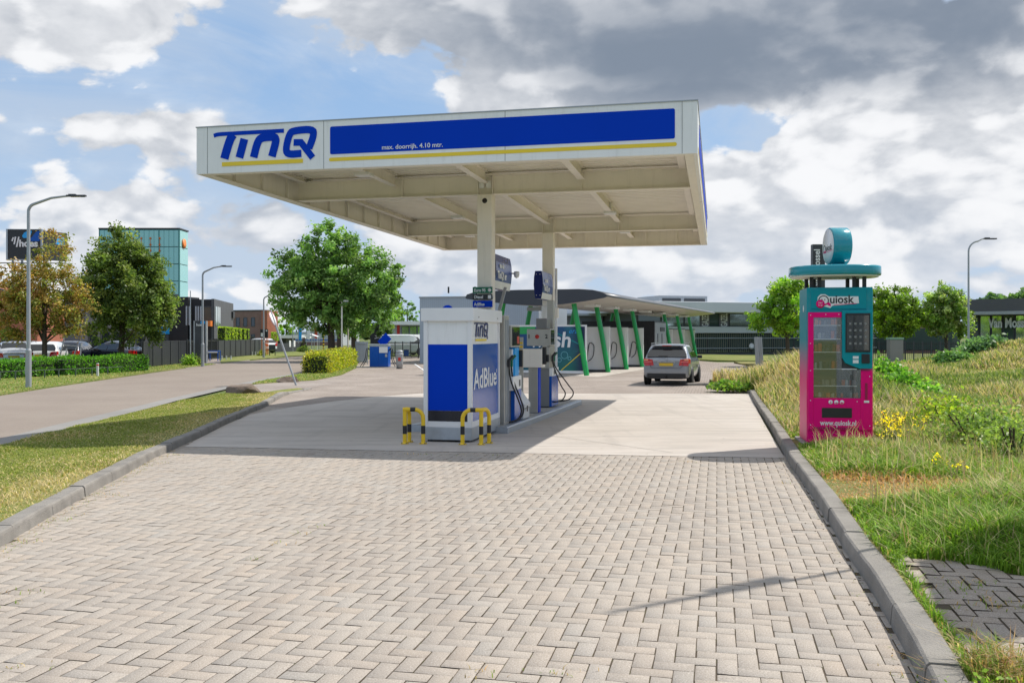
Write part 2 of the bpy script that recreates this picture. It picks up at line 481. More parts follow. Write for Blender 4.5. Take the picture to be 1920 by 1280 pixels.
# ground to the horizon
bm_pts = []
gx = [-1500, -60, -30, -12, 12, 30, 60, 1500]
gy = [-300, 0, 8] + list(range(11, 29)) + [40, 120, 1800]
V = [(x, y, zg(y) - 0.045) for y in gy for x in gx]
Fc = [(j*8+i, j*8+i+1, (j+1)*8+i+1, (j+1)*8+i) for j in range(len(gy)-1) for i in range(7)]
tag(np_mesh('ground', V, Fc, [M['field']]), kind='structure')

# kerb lines (front bottom edge against the paving)
KR = [gp(*p) for p in ((1370,729),(1405,738),(1429,780),(1478,868),(1534,948),(1581,1030),(1632,1104),(1675,1182),(1710,1249),(1738,1310),(1790,1430))]
KR += [Vector((KR[-1].x - 0.2, 2.2, 0)), Vector((KR[-1].x - 0.45, 0.0, 0))]
KL = [gp(*p) for p in ((585,729),(577,731),(555,735),(532,742),(515,752),(499,762),(470,774),(442,787),(410,802),(380,818),(348,832),(317,847),(280,863),(236,889),(190,913),(100,966),(0,1026),(-220,1150),(-500,1290))]
KL += [Vector((KL[-1].x - 1.6, 3.0, 0)), Vector((KL[-1].x - 2.4, 0.0, 0))]
def line_x(K, y):
    for a, b in zip(K, K[1:]):
        if (a.y - y) * (b.y - y) <= 0 and abs(a.y - b.y) > 1e-6:
            return a.x + (b.x - a.x) * (y - a.y) / (b.y - a.y)
    return K[0].x if y > K[0].y else K[-1].x

# rear yard: reddish paving seen from afar (brick courses in the shader)
def pave_mat(name, c1, c2, c3, bw=0.21, rot=TH, joint=0.010, mortar=(0.12, 0.10, 0.085)):
    m, t, b, out = new_mat(name)
    geo = t.node('ShaderNodeNewGeometry').outputs['Position']
    mp = t.node('ShaderNodeMapping'); mp.inputs['Rotation'].default_value = (0, 0, rot); t.l.new(geo, mp.inputs[0])
    br = t.node('ShaderNodeTexBrick'); t.l.new(mp.outputs[0], br.inputs[0])
    br.inputs['Scale'].default_value = 1.0; br.inputs['Brick Width'].default_value = bw; br.inputs['Row Height'].default_value = bw / 2
    br.inputs['Mortar Size'].default_value = joint; br.inputs['Bias'].default_value = 0
    br.inputs['Color1'].default_value = (*c1, 1); br.inputs['Color2'].default_value = (*c2, 1); br.inputs['Mortar'].default_value = (*mortar, 1)
    n1 = t.noise(geo, 0.5, 6, 0.65)
    c = t.mixc(t.smooth(n1, 0.42, 0.66, 0, 0.6), br.outputs[0], c3)
    t.l.new(c, b.inputs['Base Color']); b.inputs['Roughness'].default_value = 0.9
    b.inputs['Specular IOR Level'].default_value = 0.25
    return m
M['yard'] = pave_mat('yard_paving', (0.335, 0.288, 0.252), (0.285, 0.245, 0.215), (0.36, 0.315, 0.28))
M['path'] = pave_mat('path_paving', (0.33, 0.29, 0.26), (0.29, 0.25, 0.225), (0.36, 0.32, 0.29))
back = [KL[5], KL[4], KL[3], KL[2], KL[1], KL[0]]
yard_pts = [tuple(p[:2]) for p in back] + [tuple(gp(*p)[:2]) for p in ((560,727),(478,738.5),(470,722),(500,716),(560,707),(612,697),(668,683),(680,676),(700,672),(900,668),(1210,668),(1345,679),(1440,679.5),(1400,690),(1340,722),(1345,729))]
yard_pts += [tuple(KR[0][:2]), tuple(KR[1][:2]), tuple(gp(1400,752)[:2]), tuple(gp(420,815)[:2])]
sheet('yard_paving', yard_pts, -0.004, M['yard'])

# concrete slab under the canopy
def slab_mat():
    m, t, b, out = new_mat('slab_concrete')
    geo = t.node('ShaderNodeNewGeometry').outputs['Position']
    mp = t.node('ShaderNodeMapping'); mp.inputs['Rotation'].default_value = (0, 0, TH); mp.inputs['Scale'].default_value = (0.35, 2.2, 1); t.l.new(geo, mp.inputs[0])
    n1 = t.noise(geo, 0.45, 7, 0.65); n2 = t.noise(mp.outputs[0], 1.6, 7, 0.7); n3 = t.noise(geo, 90, 3, 0.6)
    c = t.mixc(t.smooth(n1, 0.35, 0.68), (0.46, 0.415, 0.37), (0.53, 0.485, 0.44))
    c = t.mixc(t.smooth(n2, 0.46, 0.64, 0, 0.6), c, (0.34, 0.31, 0.28))
    c = t.mixc(t.smooth(t.noise(geo, 2.2, 8, .75), .60, .72, 0, .45), c, (0.22, .20, .185))
    c = t.mixc(t.smooth(n3, 0.3, 0.7, 0, 0.18), c, (0.34, 0.33, 0.31))
    mp2 = t.node('ShaderNodeMapping'); mp2.inputs['Rotation'].default_value = (0, 0, TH); mp2.inputs['Scale'].default_value = (2.6, 0.16, 1); t.l.new(geo, mp2.inputs[0])
    c = t.mixc(t.smooth(t.noise(mp2.outputs[0], 1.0, 5, .6), .54, .68, 0, .22), c, (0.26, .24, .22))
    c = t.mixc(t.smooth(t.noise(geo, 5.5, 3, .5), .70, .76, 0, .5), c, (0.15, .135, .12))
    t.l.new(c, b.inputs['Base Color']); b.inputs['Roughness'].default_value = 0.75; b.inputs['Specular IOR Level'].default_value = 0.3
    return m
M['slab'] = slab_mat()
sl = [tuple(gp(*p)[:2]) for p in ((345,838),(380,818),(430,793),(470,777),(540,764),(620,753),(700,744),(790,737.5),(1000,737.5),(1405,738.5),(1412,752),(1440,806),(1471,858),(1300,856),(1000,850),(640,843),(400,838))]
slab = sheet('concrete_slab', sl, 0.004, M['slab'])
# expansion joints on the slab
mb = MB()
for (a, b_) in (((960,812),(1290,852)), ((560,762),(960,812)), ((1060,738),(1300,856)) ):
    pass
jl = [((985,811),(1262,849)), ((1110,737.9),(1110.5,738.4))]
a, b_ = gp(985, 811), gp(1262, 849)
n = (b_ - a).cross(Vector((0,0,1))).normalized() * 0.006
prev = None
for i in range(13):
    p = a.lerp(b_, i / 12); z = zg(p.y) + 0.008
    q = (Vector((p.x-n.x, p.y-n.y, z)), Vector((p.x+n.x, p.y+n.y, z)))
    if prev: mb.quad(prev[0], prev[1], q[1], q[0])
    prev = q
o = mb.build('slab_joint', M['kerb'], slab)

# ---- near paving: real herringbone blocks
A_ = 0.1055
def inside(x, y, poly):
    c = False; j = len(poly) - 1
    for i in range(len(poly)):
        xi, yi = poly[i][0], poly[i][1]; xj, yj = poly[j][0], poly[j][1]
        if (yi > y) != (yj > y) and x < (xj - xi) * (y - yi) / (yj - yi) + xi: c = not c
        j = i
    return c
slab_front = [(p[0], p[1]) for p in (gp(*q) for q in ((1500,853),(1300,851),(1000,845),(640,838),(345,834)))]
near_poly = slab_front + [(KL[10].x-0.1, KL[10].y)] + [(p.x - 0.06, p.y) for p in KL[11:-1]] + [(KL[-1].x, 2.6), (KR[-2].x + 0.1, 2.6)] + [(p.x + 0.06, p.y) for p in KR[::-1][2:-3]]
left_poly = [(p.x - 0.05, p.y) for p in (KL[5], KL[6], KL[7], KL[8], KL[9], KL[10])] + [tuple(gp(*p)[:2]) for p in ((345,840),(380,819),(430,794),(470,778),(540,765))]
def herring(name, poly, zf, tilt=0.5, base=(0.365, 0.324, 0.280), gap=0.0032, seed=3):
    g = np.random.default_rng(seed)
    xs = [p[0] for p in poly]; ys = [p[1] for p in poly]
    cs, sn = math.cos(-TH), math.sin(-TH)
    verts, faces, cols = [], [], []
    cx0, cy0 = (min(xs)+max(xs))/2, (min(ys)+max(ys))/2
    rad = max(max(xs)-min(xs), max(ys)-min(ys)) * 0.75
    n = int(rad / A_) + 3
    for i in range(-n, n):
        for j in range(-n, n):
            for kind in (0, 1):
                u0 = (i + 2 * j) * A_; v0 = (i - 2 * j) * A_
                if kind == 0: w, h = 2 * A_, A_; bx, by = u0, v0
                else: w, h = A_, 2 * A_; bx, by = u0, v0 + A_
                mx, my = bx + w / 2, by + h / 2
                if abs(mx) > rad or abs(my) > rad: continue
                X = cx0 + mx * cs - my * sn; Y = cy0 + mx * sn + my * cs
                if not inside(X, Y, poly): continue
                # hand-laid: small offsets, small tilt, slightly different heights
                jx, jy, jr = g.normal(0, 0.0014), g.normal(0, 0.0014), g.normal(0, 0.006)
                tx, ty, tz = g.normal(0, 0.0007) * tilt * 2, g.normal(0, 0.0007) * tilt * 2, g.normal(0, 0.0008) * tilt * 2
                ch = 0.003
                tone = 1 + g.normal(0, 0.030); warm = g.normal(0, 0.014)
                c = (base[0] * tone * (1 + warm), base[1] * tone, base[2] * tone * (1 - warm))
                k = len(verts)
                for (dd, zz) in ((gap, -0.0030), (gap + ch, 0.0)):
                    for sx, sy in ((-1,-1),(1,-1),(1,1),(-1,1)):
                        lx = sx * (w / 2 - dd); ly = sy * (h / 2 - dd)
                        lx, ly = lx - jr * ly + jx, ly + jr * lx + jy
                        px_, py_ = mx + lx, my + ly
                        x_ = cx0 + px_ * cs - py_ * sn; y_ = cy0 + px_ * sn + py_ * cs
                        verts.append((x_, y_, zf(x_, y_) + zz + tz + tx * sx + ty * sy)); cols.append(c)
                faces += [(k+4,k+5,k+6,k+7),(k,k+1,k+5,k+4),(k+1,k+2,k+6,k+5),(k+2,k+3,k+7,k+6),(k+3,k,k+4,k+7)]
    return verts, faces, cols
def block_mat():
    m, t, b, out = new_mat('paving_block')
    geo = t.node('ShaderNodeNewGeometry').outputs['Position']
    tint = t.node('ShaderNodeAttribute', attribute_name='tint').outputs['Color']
    n1 = t.noise(geo, 0.6, 5, 0.6); n2 = t.noise(geo, 110, 3, 0.9); n3 = t.noise(geo, 14, 5, 0.65)
    c = t.mixc(t.smooth(n1, 0.40, 0.7, 0, 0.40), tint, t.mixc(1.0, tint, (0.80, 0.79, 0.80), 'MULTIPLY'))
    c = t.mixc(t.smooth(n3, 0.50, 0.75, 0, 0.12), c, t.mixc(1.0, tint, (0.72, 0.70, 0.68), 'MULTIPLY'))
    c = t.mixc(t.smooth(n2, 0.54, 0.62, 0, 0.55), c, (0.17, 0.145, 0.13))
    c = t.mixc(t.smooth(n2, 0.46, 0.38, 0, 0.55), c, (0.60, 0.55, 0.50))
    mp2 = t.node('ShaderNodeMapping'); mp2.inputs['Rotation'].default_value = (0, 0, TH * 1.3); mp2.inputs['Scale'].default_value = (1.5, 0.12, 1); t.l.new(geo, mp2.inputs[0])
    c = t.mixc(t.smooth(t.noise(mp2.outputs[0], 1.0, 5, .65), .50, .66, 0, .22), c, (0.22, .19, .17))
    c = t.mixc(t.smooth(t.noise(geo, 3.2, 4, .6), .66, .74, 0, .4), c, (0.17, .15, .13))
    t.l.new(c, b.inputs['Base Color']); b.inputs['Roughness'].default_value = 0.88; b.inputs['Specular IOR Level'].default_value = 0.3
    bn = t.node('ShaderNodeBump'); bn.inputs['Strength'].default_value = 0.45; bn.inputs['Distance'].default_value = 0.004
    t.l.new(n2, bn.inputs['Height']); t.l.new(bn.outputs[0], b.inputs['Normal'])
    return m
M['block'] = block_mat()
M['joint'] = ground_mat('joint_sand', (0.085, 0.068, 0.052), (0.12, 0.095, 0.07), (0.10, 0.11, 0.04), s1=1.0, s2=9, thr=(0.4, 0.6))
v, f, c = herring('forecourt_paving', near_poly, lambda x, y: zg(y))
v2, f2, c2 = herring('forecourt_paving', left_poly, lambda x, y: zg(y) - 0.001)
k = len(v); v += v2; c += c2; f += [tuple(i + k for i in q) for q in f2]
paving = tag(np_mesh('forecourt_paving', v, f, [M['block']], col=np.array(c)), kind='structure')
sheet('paving_bed', near_poly, -0.0060, M['joint'], parent=None)
sheet('paving_bed', left_poly + [], -0.0070, M['joint'])

# ---- kerbs
def offset_line(K, d):
    out = []
    for i, p in enumerate(K):
        a, b = K[max(i-1, 0)], K[min(i+1, len(K)-1)]
        t = Vector((b.x-a.x, b.y-a.y, 0)).normalized(); n_ = Vector((-t.y, t.x, 0))
        out.append(Vector((p.x + n_.x * d, p.y + n_.y * d, 0)))
    return out
def kerb(name, K, width, height, seg=1.0, side=1, label=None, low=None):
    """run of kerb stones with joints between them"""
    L = [0]
    for a, b in zip(K, K[1:]): L.append(L[-1] + (Vector((a.x-b.x, a.y-b.y, 0))).length)
    def pos(s):
        s = max(0, min(L[-1], s))
        for i in range(len(K)-1):
            if L[i+1] >= s:
                t = (s - L[i]) / max(1e-6, L[i+1]-L[i]); return K[i].lerp(K[i+1], t), i
        return K[-1], len(K)-2
    bm = MB(); s = 0
    while s < L[-1] - 0.05:
        e = min(L[-1], s + seg); g_ = 0.004; ns = 3
        jz = rnd.gauss(0, 0.004); jd = rnd.gauss(0, 0.004)
        rows = []
        for i in range(ns + 1):
            q = s + g_ + (e - s - 2 * g_) * i / ns
            p, _ = pos(q); p2, _ = pos(q + 0.08); p1, _ = pos(q - 0.08)
            t = Vector((p2.x-p1.x, p2.y-p1.y, 0)).normalized(); n_ = Vector((-t.y, t.x, 0)) * side
            hh = height if low is None else height * low(q / L[-1])
            z0 = zg(p.y)
            prof = ((0.0 + jd, -0.04), (0.012 + jd, hh - 0.03), (0.018 + jd, hh - 0.012), (0.032 + jd, hh), (width - 0.01, hh + 0.002), (width, hh - 0.01), (width, -0.04))
            rows.append([Vector((p.x + n_.x * a_, p.y + n_.y * a_, z0 + b_ + jz * (b_ > 0))) for a_, b_ in prof])
        n = len(rows[0]); vs = [q for r_ in rows for q in r_]
        fs = [(i*n+j, i*n+j+1, (i+1)*n+j+1, (i+1)*n+j) for i in range(ns) for j in range(n-1)]
        fs += [tuple(range(n)), tuple(range(ns*n, ns*n+n))[::-1]]
        bm._new(vs, fs, False); s = e
    o = bm.build(name, M['kerb']); tag(o, kind='structure'); return o
kerb('right_kerb', KR[1:], 0.17, 0.13, side=1)
kerb('right_kerb', [gp(1290,723), gp(1318,722.5), gp(1345,724), KR[0], KR[1]], 0.16, 0.10, side=1)
kerb('left_kerb', KL, 0.17, 0.11, side=-1, low=lambda q: 0.35 + 0.65 * sstep((q - 0.06) / 0.05))

# ---- road, gutter, paths on the left
def road_mat(name, c1, c2, spk=0.5):
    m, t, b, out = new_mat(name)
    geo = t.node('ShaderNodeNewGeometry').outputs['Position']
    n1 = t.noise(geo, 0.25, 6, 0.6); n2 = t.noise(geo, 45, 4, 0.8); n3 = t.noise(geo, 1.7, 7, 0.7)
    c = t.mixc(t.smooth(n1, 0.35, 0.65), c1, c2)
    c = t.mixc(t.smooth(n3, 0.5, 0.7, 0, 0.25), c, tuple(x * 0.75 for x in c1))
    c = t.mixc(t.smooth(n2, 0.45, 0.7, 0, spk), c, tuple(x * 0.5 for x in c1))
    t.l.new(c, b.inputs['Base Color']); b.inputs['Roughness'].default_value = 0.9; b.inputs['Specular IOR Level'].default_value = 0.25
    return m
M['road'] = road_mat('road_asphalt', (0.25, 0.21, 0.18), (0.28, 0.24, 0.205), .65)
M['gutter'] = road_mat('gutter_concrete', (0.235, 0.23, 0.22), (0.28, 0.27, 0.26), 0.35)
far_edge = [(-900,852),(-300,770),(0,742),(95,727),(190,713),(300,697),(400,683.5),(470,676),(540,669.5),(600,664.5),(680,659)]
near_edge = [(-900,1120),(-300,905),(0,823),(100,798),(200,775),(300,751),(400,729),(485,712),(560,699),(600,689),(628,681),(655,673),(690,666)]
road = [tuple(gp(*p)[:2]) for p in far_edge] + [tuple(gp(*p)[:2]) for p in near_edge[::-1]]
sheet('road', road, 0.004, M['road'])
ge = [gp(*p) for p in near_edge[:9]]
g2 = offset_line(ge, -0.50)
sheet('gutter', [tuple(p[:2]) for p in ge] + [tuple(p[:2]) for p in g2[::-1]], 0.010, M['gutter'])
# driveway between the road and the yard, and the driveway across the road
sheet('driveway', [tuple(gp(*p)[:2]) for p in ((440,727),(478,738),(560,728),(585,727),(640,716),(590,712),(520,716),(486,713))], 0.0005, M['path'])
sheet('driveway', [tuple(gp(*p)[:2]) for p in ((348,691),(415,682),(470,676),(455,671),(405,671),(350,681))], 0.014, M['yard'])
# ================================================================== canopy
CW, CD, CZ, CHF = 8.5, 14.7, 4.46, 0.80      # width, depth, underside height, fascia height
RZ = -TH
can = thing('station_canopy', 'large flat white petrol station canopy with blue and yellow stripes on two cream columns', 'canopy', FL, RZ)
# corrugated deck
prof = []
x = 0.0
mb = MB()
zt = CZ + 0.50
nx = 60; pitch = (CD - 0.3) / nx
ys = []
for i in range(nx):
    y0 = 0.15 + i * pitch
    ys += [(y0, zt), (y0 + pitch * 0.45, zt), (y0 + pitch * 0.55, zt + 0.055), (y0 + pitch * 0.90, zt + 0.055)]
ys.append((0.15 + nx * pitch, zt))
for a, b in zip(ys, ys[1:]):
    mb.quad((0.12, a[0], a[1]), (CW - 0.12, a[0], a[1]), (CW - 0.12, b[0], b[1]), (0.12, b[0], b[1]))
mb.box((0.06, 0.06, zt + 0.09), (CW - 0.06, CD - 0.06, zt + 0.20))
mb.build('roof_deck', M['cream_deck'], can, fix=False)
# perimeter: fascia skin, return, inner web with ribs
mb = MB()
th = 0.06
mb.box((0, 0, CZ), (CW, th, CZ + CHF)); mb.box((0, CD - th, CZ), (CW, CD, CZ + CHF))
mb.box((0, th + .001, CZ), (th, CD - th - .001, CZ + CHF)); mb.box((CW - th, th + .001, CZ), (CW, CD - th - .001, CZ + CHF))
fas = mb.build('fascia', M['white_panel'], can)
mb = MB()     # cap trim and thin base trim in grey
for (lo, hi) in (((-0.012, -0.012, CZ + CHF), (CW + .012, 0.09, CZ + CHF + .018)), ((-0.012, CD - .09, CZ + CHF), (CW + .012, CD + .012, CZ + CHF + .018)),
                 ((-0.012, 0.0905, CZ + CHF), (0.09, CD - .0905, CZ + CHF + .018)), ((CW - .09, 0.0905, CZ + CHF), (CW + .012, CD - .0905, CZ + CHF + .018))):
    mb.box(lo, hi)
mb.build('trim', M['lamp_grey'], can)
def s_of(px):
    k = (px - CX) / F
    return (k * FL.y - FL.x) / (SV.x - k * SV.y)
mb = MB()     # panel joints on the front
for px in (389, 607, 947, 1279):
    s = s_of(px); mb = MB(); mb.box((s - .004, -0.0025, CZ + .002), (s + .004, 0.01, CZ + CHF - .002)); mb.build('panel_joint', M['grey'], fas)
for t_ in (0.3, 2.6, 5.9, 9.3, 12.6):
    mb = MB(); mb.box((CW - .01, t_ - .004, CZ + .002), (CW + .0025, t_ + .004, CZ + CHF - .002)); mb.build('panel_joint', M['grey'], fas)
def z_of(fr): return CZ + CHF * (1 - fr)
def rrect(x0, x1, z0, z1, r, n=4):
    pts = []
    for cx_, cz_, a0 in ((x1-r, z0+r, -90), (x1-r, z1-r, 0), (x0+r, z1-r, 90), (x0+r, z0+r, 180)):
        for i in range(n+1):
            a = R(a0 + 90 * i / n); pts.append((cx_ + r*math.cos(a), cz_ + r*math.sin(a)))
    return pts
def decal(poly, y, m, name, parent, d=0.004, Mx=None):
    mb = MB(); mb.prism(poly, -d, (Matrix.Translation((0, y, 0)) if Mx is None else Mx @ Matrix.Translation((0, y, 0))))
    return mb.build(name, m, parent)
decal(rrect(s_of(619), s_of(1265.5), z_of(.705), z_of(.125), .03), -.001, M['blue'], 'blue_stripe', fas)
decal(rrect(s_of(617), s_of(1269), z_of(.85), z_of(.775), .028), -.001, M['yellow'], 'yellow_stripe', fas)
# right side stripes
MR = Matrix.Translation((CW, 0, 0)) @ Matrix.Rotation(R(90), 4, 'Z')
decal(rrect(1.2, CD - 1.2, z_of(.705), z_of(.125), .03), -.001, M['blue'], 'blue_stripe', fas, Mx=MR)
decal(rrect(0.4, CD - 1.0, z_of(.85), z_of(.775), .028), -.001, M['yellow'], 'yellow_stripe', fas, Mx=MR)
text_mesh('max. doorrijh. 4.10 mtr.', 0.105, 'lettering', M['white'], fas, T(s_of(716), -0.009, z_of(.655)), bold=0.0012, depth=.002, xs=1.03)

def stroke(mb, pts, w, y0, d, closed=False, cap=0.0):
    """thick polyline in the x-z plane, mitred, extruded by d towards -y"""
    P2 = [Vector((p[0], p[1])) for p in pts]; n = len(P2); L_, R_ = [], []
    for i, p in enumerate(P2):
        a = P2[(i - 1) % n] if (closed or i > 0) else None
        b = P2[(i + 1) % n] if (closed or i < n - 1) else None
        d1 = (p - a).normalized() if a is not None else (b - p).normalized()
        d2 = (b - p).normalized() if b is not None else d1
        n1 = Vector((-d1.y, d1.x)); n2 = Vector((-d2.y, d2.x)); m_ = (n1 + n2).normalized()
        k = min(2.0, 1 / max(0.3, m_.dot(n1)))
        q = p
        if not closed and cap and i == 0: q = p - d1 * cap
        if not closed and cap and i == n - 1: q = p + d1 * cap
        L_.append(q + m_ * w/2 * k); R_.append(q - m_ * w/2 * k)
    vs = [(q.x, y0, q.y) for q in L_] + [(q.x, y0, q.y) for q in R_]
    vs += [(q.x, y0 - d, q.y) for q in L_] + [(q.x, y0 - d, q.y) for q in R_]
    fs = []
    for i in range(n if closed else n - 1):
        j = (i + 1) % n
        fs += [(2*n+i, 2*n+j, 3*n+j, 3*n+i), (i, 2*n+i, 2*n+j, j)[::-1], (n+i, 3*n+i, 3*n+j, n+j)]
    if not closed: fs += [(0, n, 3*n, 2*n), (n-1, 2*n-1, 4*n-1, 3*n-1)[::-1]]
    mb._new(vs, fs, False)
def tinq(Mx, W_, H_, parent, mblue, mye, name='logo', wt=1.0):
    """the station's word mark: unit space 700 x 220 (x right, y down) scaled to W_ x H_"""
    kx, kz = W_ / 690.0, H_ / 225.0
    P = lambda pts: [(x_ * 1.0, -y_ * (kz / kx)) for x_, y_ in pts]
    mb = MB(); mb.M = Mx @ Matrix.Diagonal((kx, kx, kx, 1)); d = 0.006 / kx
    e = 0.0
    def st(pts, w, **k):
        nonlocal e
        for _ in range(2 if len(pts) > 3 else 0):
            q = [pts[0]]
            for a, b in zip(pts, pts[1:]): q += [(a[0]*.75+b[0]*.25, a[1]*.75+b[1]*.25), (a[0]*.25+b[0]*.75, a[1]*.25+b[1]*.75)]
            pts = q + [pts[-1]]
        stroke(mb, P(pts), w * wt, -e, d, **k); e += 0.0004 / kx
    st([(4, 20), (30, 12), (80, 11), (475, 11)], 24)                 # long bar of the T
    st([(136, 18), (118, 44), (98, 100), (76, 178)], 56)                                  # stem
    st([(212, 52), (178, 176)], 52)                                            # i
    st([(274, 178), (300, 76), (326, 48), (410, 46), (424, 68), (416, 106), (396, 178)], 50)   # n
    st([(590, 166), (506, 170), (486, 140), (512, 30), (544, 14), (664, 10), (672, 50), (640, 136)], 44)   # Q ring
    st([(540, 92), (588, 94), (664, 198)], 40)                                 # Q tail
    mb.build(name, mblue, parent)
    mb = MB(); mb.M = Mx @ Matrix.Diagonal((kx, kx, kx, 1))
    stroke(mb, P([(60, 215), (600, 215)]), 26 * (kz / kx) ** .5, 0, d)
    mb.build(name + '_underline', mye, parent)
tinq(T(s_of(400), -0.002, CZ + CHF * .875), s_of(594) - s_of(400), 0.575, fas, M['blue'], M['yellow'])

# steel under the deck
mb = MB()
iw = 0.17
def chan(lo, hi): mb.box(lo, hi)
# bottom ledge (closing strip) and web of the edge channel
for (lo, hi) in (((.0615, .0615, CZ + .004), (CW - .0615, .20, CZ + .022)), ((.0615, CD - .20, CZ + .004), (CW - .0615, CD - .0615, CZ + .022)),
                 ((.0615, .2005, CZ + .004), (.20, CD - .2005, CZ + .022)), ((CW - .20, .2005, CZ + .004), (CW - .0615, CD - .2005, CZ + .022))): mb.box(lo, hi)
for (lo, hi) in (((.0615, .10, CZ + .0225), (CW - .0615, .115, zt - .005)), ((.0615, CD - .115, CZ + .0225), (CW - .0615, CD - .10, zt - .005)),
                 ((.10, .1155, CZ + .0225), (.115, CD - .1155, zt - .005)), ((CW - .115, .1155, CZ + .0225), (CW - .10, CD - .1155, zt - .005))): mb.box(lo, hi)
n = 14
for i in range(1, n):
    y = CD * i / n
    mb.box((.1155, y - .03, CZ + .0225), (.175, y + .03, zt - .01)); mb.box((CW - .175, y - .03, CZ + .0225), (CW - .1155, y + .03, zt - .01))
for i in range(1, 9):
    s = CW * i / 9
    mb.box((s - .03, .1155, CZ + .0225), (s + .03, .175, zt - .01)); mb.box((s - .03, CD - .175, CZ + .0225), (s + .03, CD - .1155, zt - .01))
mb.build('edge_beam', M['cream'], can)
GT = (3.6, 10.6)
for t_ in GT:
    mb = MB()
    z0 = CZ + .03; z1 = z0 + .40
    mb.box((.18, t_ - .10, z0), (CW - .18, t_ + .10, z0 + .018)); mb.box((.18, t_ - .10, z1 - .018), (CW - .18, t_ + .10, z1))
    mb.box((.18, t_ - .008, z0 + .0185), (CW - .18, t_ + .008, z1 - .0185))
    for s in (4.11, 4.41, 2.5, 6.2): mb.box((s - .008, t_ - .09, z0 + .019), (s + .008, t_ + .09, z1 - .019))
    mb.build('girder', M['cream'], can)
for s in (0.35, 2.35, 4.26, 6.2, 8.15):
    mb = MB()
    for a, b in ((.12, GT[0] - .105), (GT[0] + .105, GT[1] - .105), (GT[1] + .105, CD - .12)):
        z1 = zt - .004; z0 = z1 - .24
        if s in (0.35, 8.15): z0 = z1 - .10
        mb.box((s - .07, a, z0), (s + .07, b, z0 + .012)); mb.box((s - .07, a, z1 - .012), (s + .07, b, z1)); mb.box((s - .006, a, z0 + .0125), (s + .006, b, z1 - .0125))
    mb.build('joist', M['cream'], can)
for t_ in GT:
    mb = MB(); z0 = zst(4.26, t_); 
    mb.box((4.11, t_ - .15, z0 + .1), (4.41, t_ + .15, CZ + .028))
    col = mb.build('column', M['cream'], can, bevel=.012)
    mb = MB()
    if t_ < 5:
        mb.box((4.14, t_ - .112, CZ + .16), (4.24, t_ - .105, CZ + .30)); mb.box((4.285, t_ - .112, CZ + .16), (4.385, t_ - .105, CZ + .30))
        mb.build('junction_box', M['white'], can)
        mb = MB(); mb.lathe([(.0, 0), (.052, 0), (.052, .006), (0, .006)], 16, (4.265, t_ - .156, CZ - .10), 'y'); mb.build('cable_hole', M['black'], col)
# flood lights on the joists
for (s, t_) in ((6.35, 8.3), (2.45, 8.3), (2.45, 1.9), (6.3, 12.6), (1.6, 12.6)):
    mb = MB(); mb.box((s - .28, t_ - .14, CZ + .20), (s + .02, t_ + .14, CZ + .26)); mb.box((s - .14, t_ - .03, CZ + .26), (s - .10, t_ + .03, zt))
    mb.build('floodlight', M['white'], can, bevel=.01)
# casing and downpipe at the rear column
mb = MB(); mb.box((4.09, 10.6 - .17, 2.0), (4.45, 10.6 + .17, 2.48)); mb.build('casing', M['white_panel'], can, bevel=.01)
mb = MB(); mb.box((4.455, 10.35, 2.15), (4.56, 10.55, 2.42)); mb.build('casing', M['cream'], can, bevel=.01)
mb = MB(); mb.tube([(4.50, 10.44, .1 + zst(4.5, 10.4)), (4.50, 10.44, 3.5)], .032, 10); mb.build('pipe', M['white'], can)

# ================================================================== pump island
isl = MB()
def islz(t_, s=4.4): return zst(s, t_) + 0.12
t0, t1, s0_, s1_ = 1.33, 10.35, 3.40, 5.22
rows = []
for i in range(19):
    t_ = t0 + (t1 - t0) * i / 18
    z = zst(s1_, t_)
    rows.append([(s0_, t_, z - .03), (s0_, t_, z + .12), (s0_ + .13, t_, z + .125), (s0_ + .14, t_, z + .118), (s1_ - .14, t_, z + .118), (s1_ - .13, t_, z + .125), (s1_ - .02, t_, z + .122), (s1_, t_, z + .10), (s1_, t_, z - .03)])
n = len(rows[0])
for i in range(18):
    for j in range(n - 1):
        isl.mi = 0 if j in (3,) else 1
        isl._new([rows[i][j], rows[i][j+1], rows[i+1][j+1], rows[i+1][j]], [(0, 1, 2, 3)])
isl.mi = 1
isl.poly(rows[0]); isl.poly(rows[-1][::-1])
bmesh.ops.remove_doubles(isl.bm, verts=isl.bm.verts[:], dist=1e-5)
io = isl.build('pump_island', [M['concrete'], M['galv']])
io.location = FL; io.rotation_euler = (0, 0, RZ)
tag(io, 'raised concrete pump island with a grey metal edge under the canopy', 'pump island')

# ================================================================== tank cabinet
cz = zst(4.6, 0)
cab = thing('fluid_cabinet', 'tall white and blue tank cabinet at the front end of the pump island', 'cabinet', ST(4.20, -.29, cz), RZ)
cw, cd_, ch = 0.81, 1.94, 2.11 - cz
mb = MB(); mb.box((.03, .03, .24), (cw - .03, cd_ - .03, ch - .10)); body = mb.build('body', M['white_panel'], cab, bevel=.008)
mb = MB(); mb.box((-.03, -.03, ch - .21), (cw + .03, cd_ + .03, ch), .012); mb.build('top_cap', M['white'], cab)
mb = MB(); mb.box((.0, .0, .04), (cw, cd_, .2395)); mb.build('base', M['galv'], cab, bevel=.008)
for x_ in (.06, cw - .12):
    for y_ in (.06, cd_ - .12):
        mb = MB(); mb.box((x_, y_, 0), (x_ + .06, y_ + .06, .0395)); mb.build('foot', M['dkgrey'], cab)
mb = MB()     # corner posts and rails
for x_ in (.005, cw - .075):
    for y_ in (.005, cd_ - .075): mb.box((x_, y_, .2405), (x_ + .07, y_ + .07, ch - .212))
mb.box((.076, .008, .2405), (cw - .076, .05, .33)); mb.box((cw - .05, .076, .2405), (cw - .008, cd_ - .076, .33))
mb.build('frame', M['white'], cab, bevel=.004)
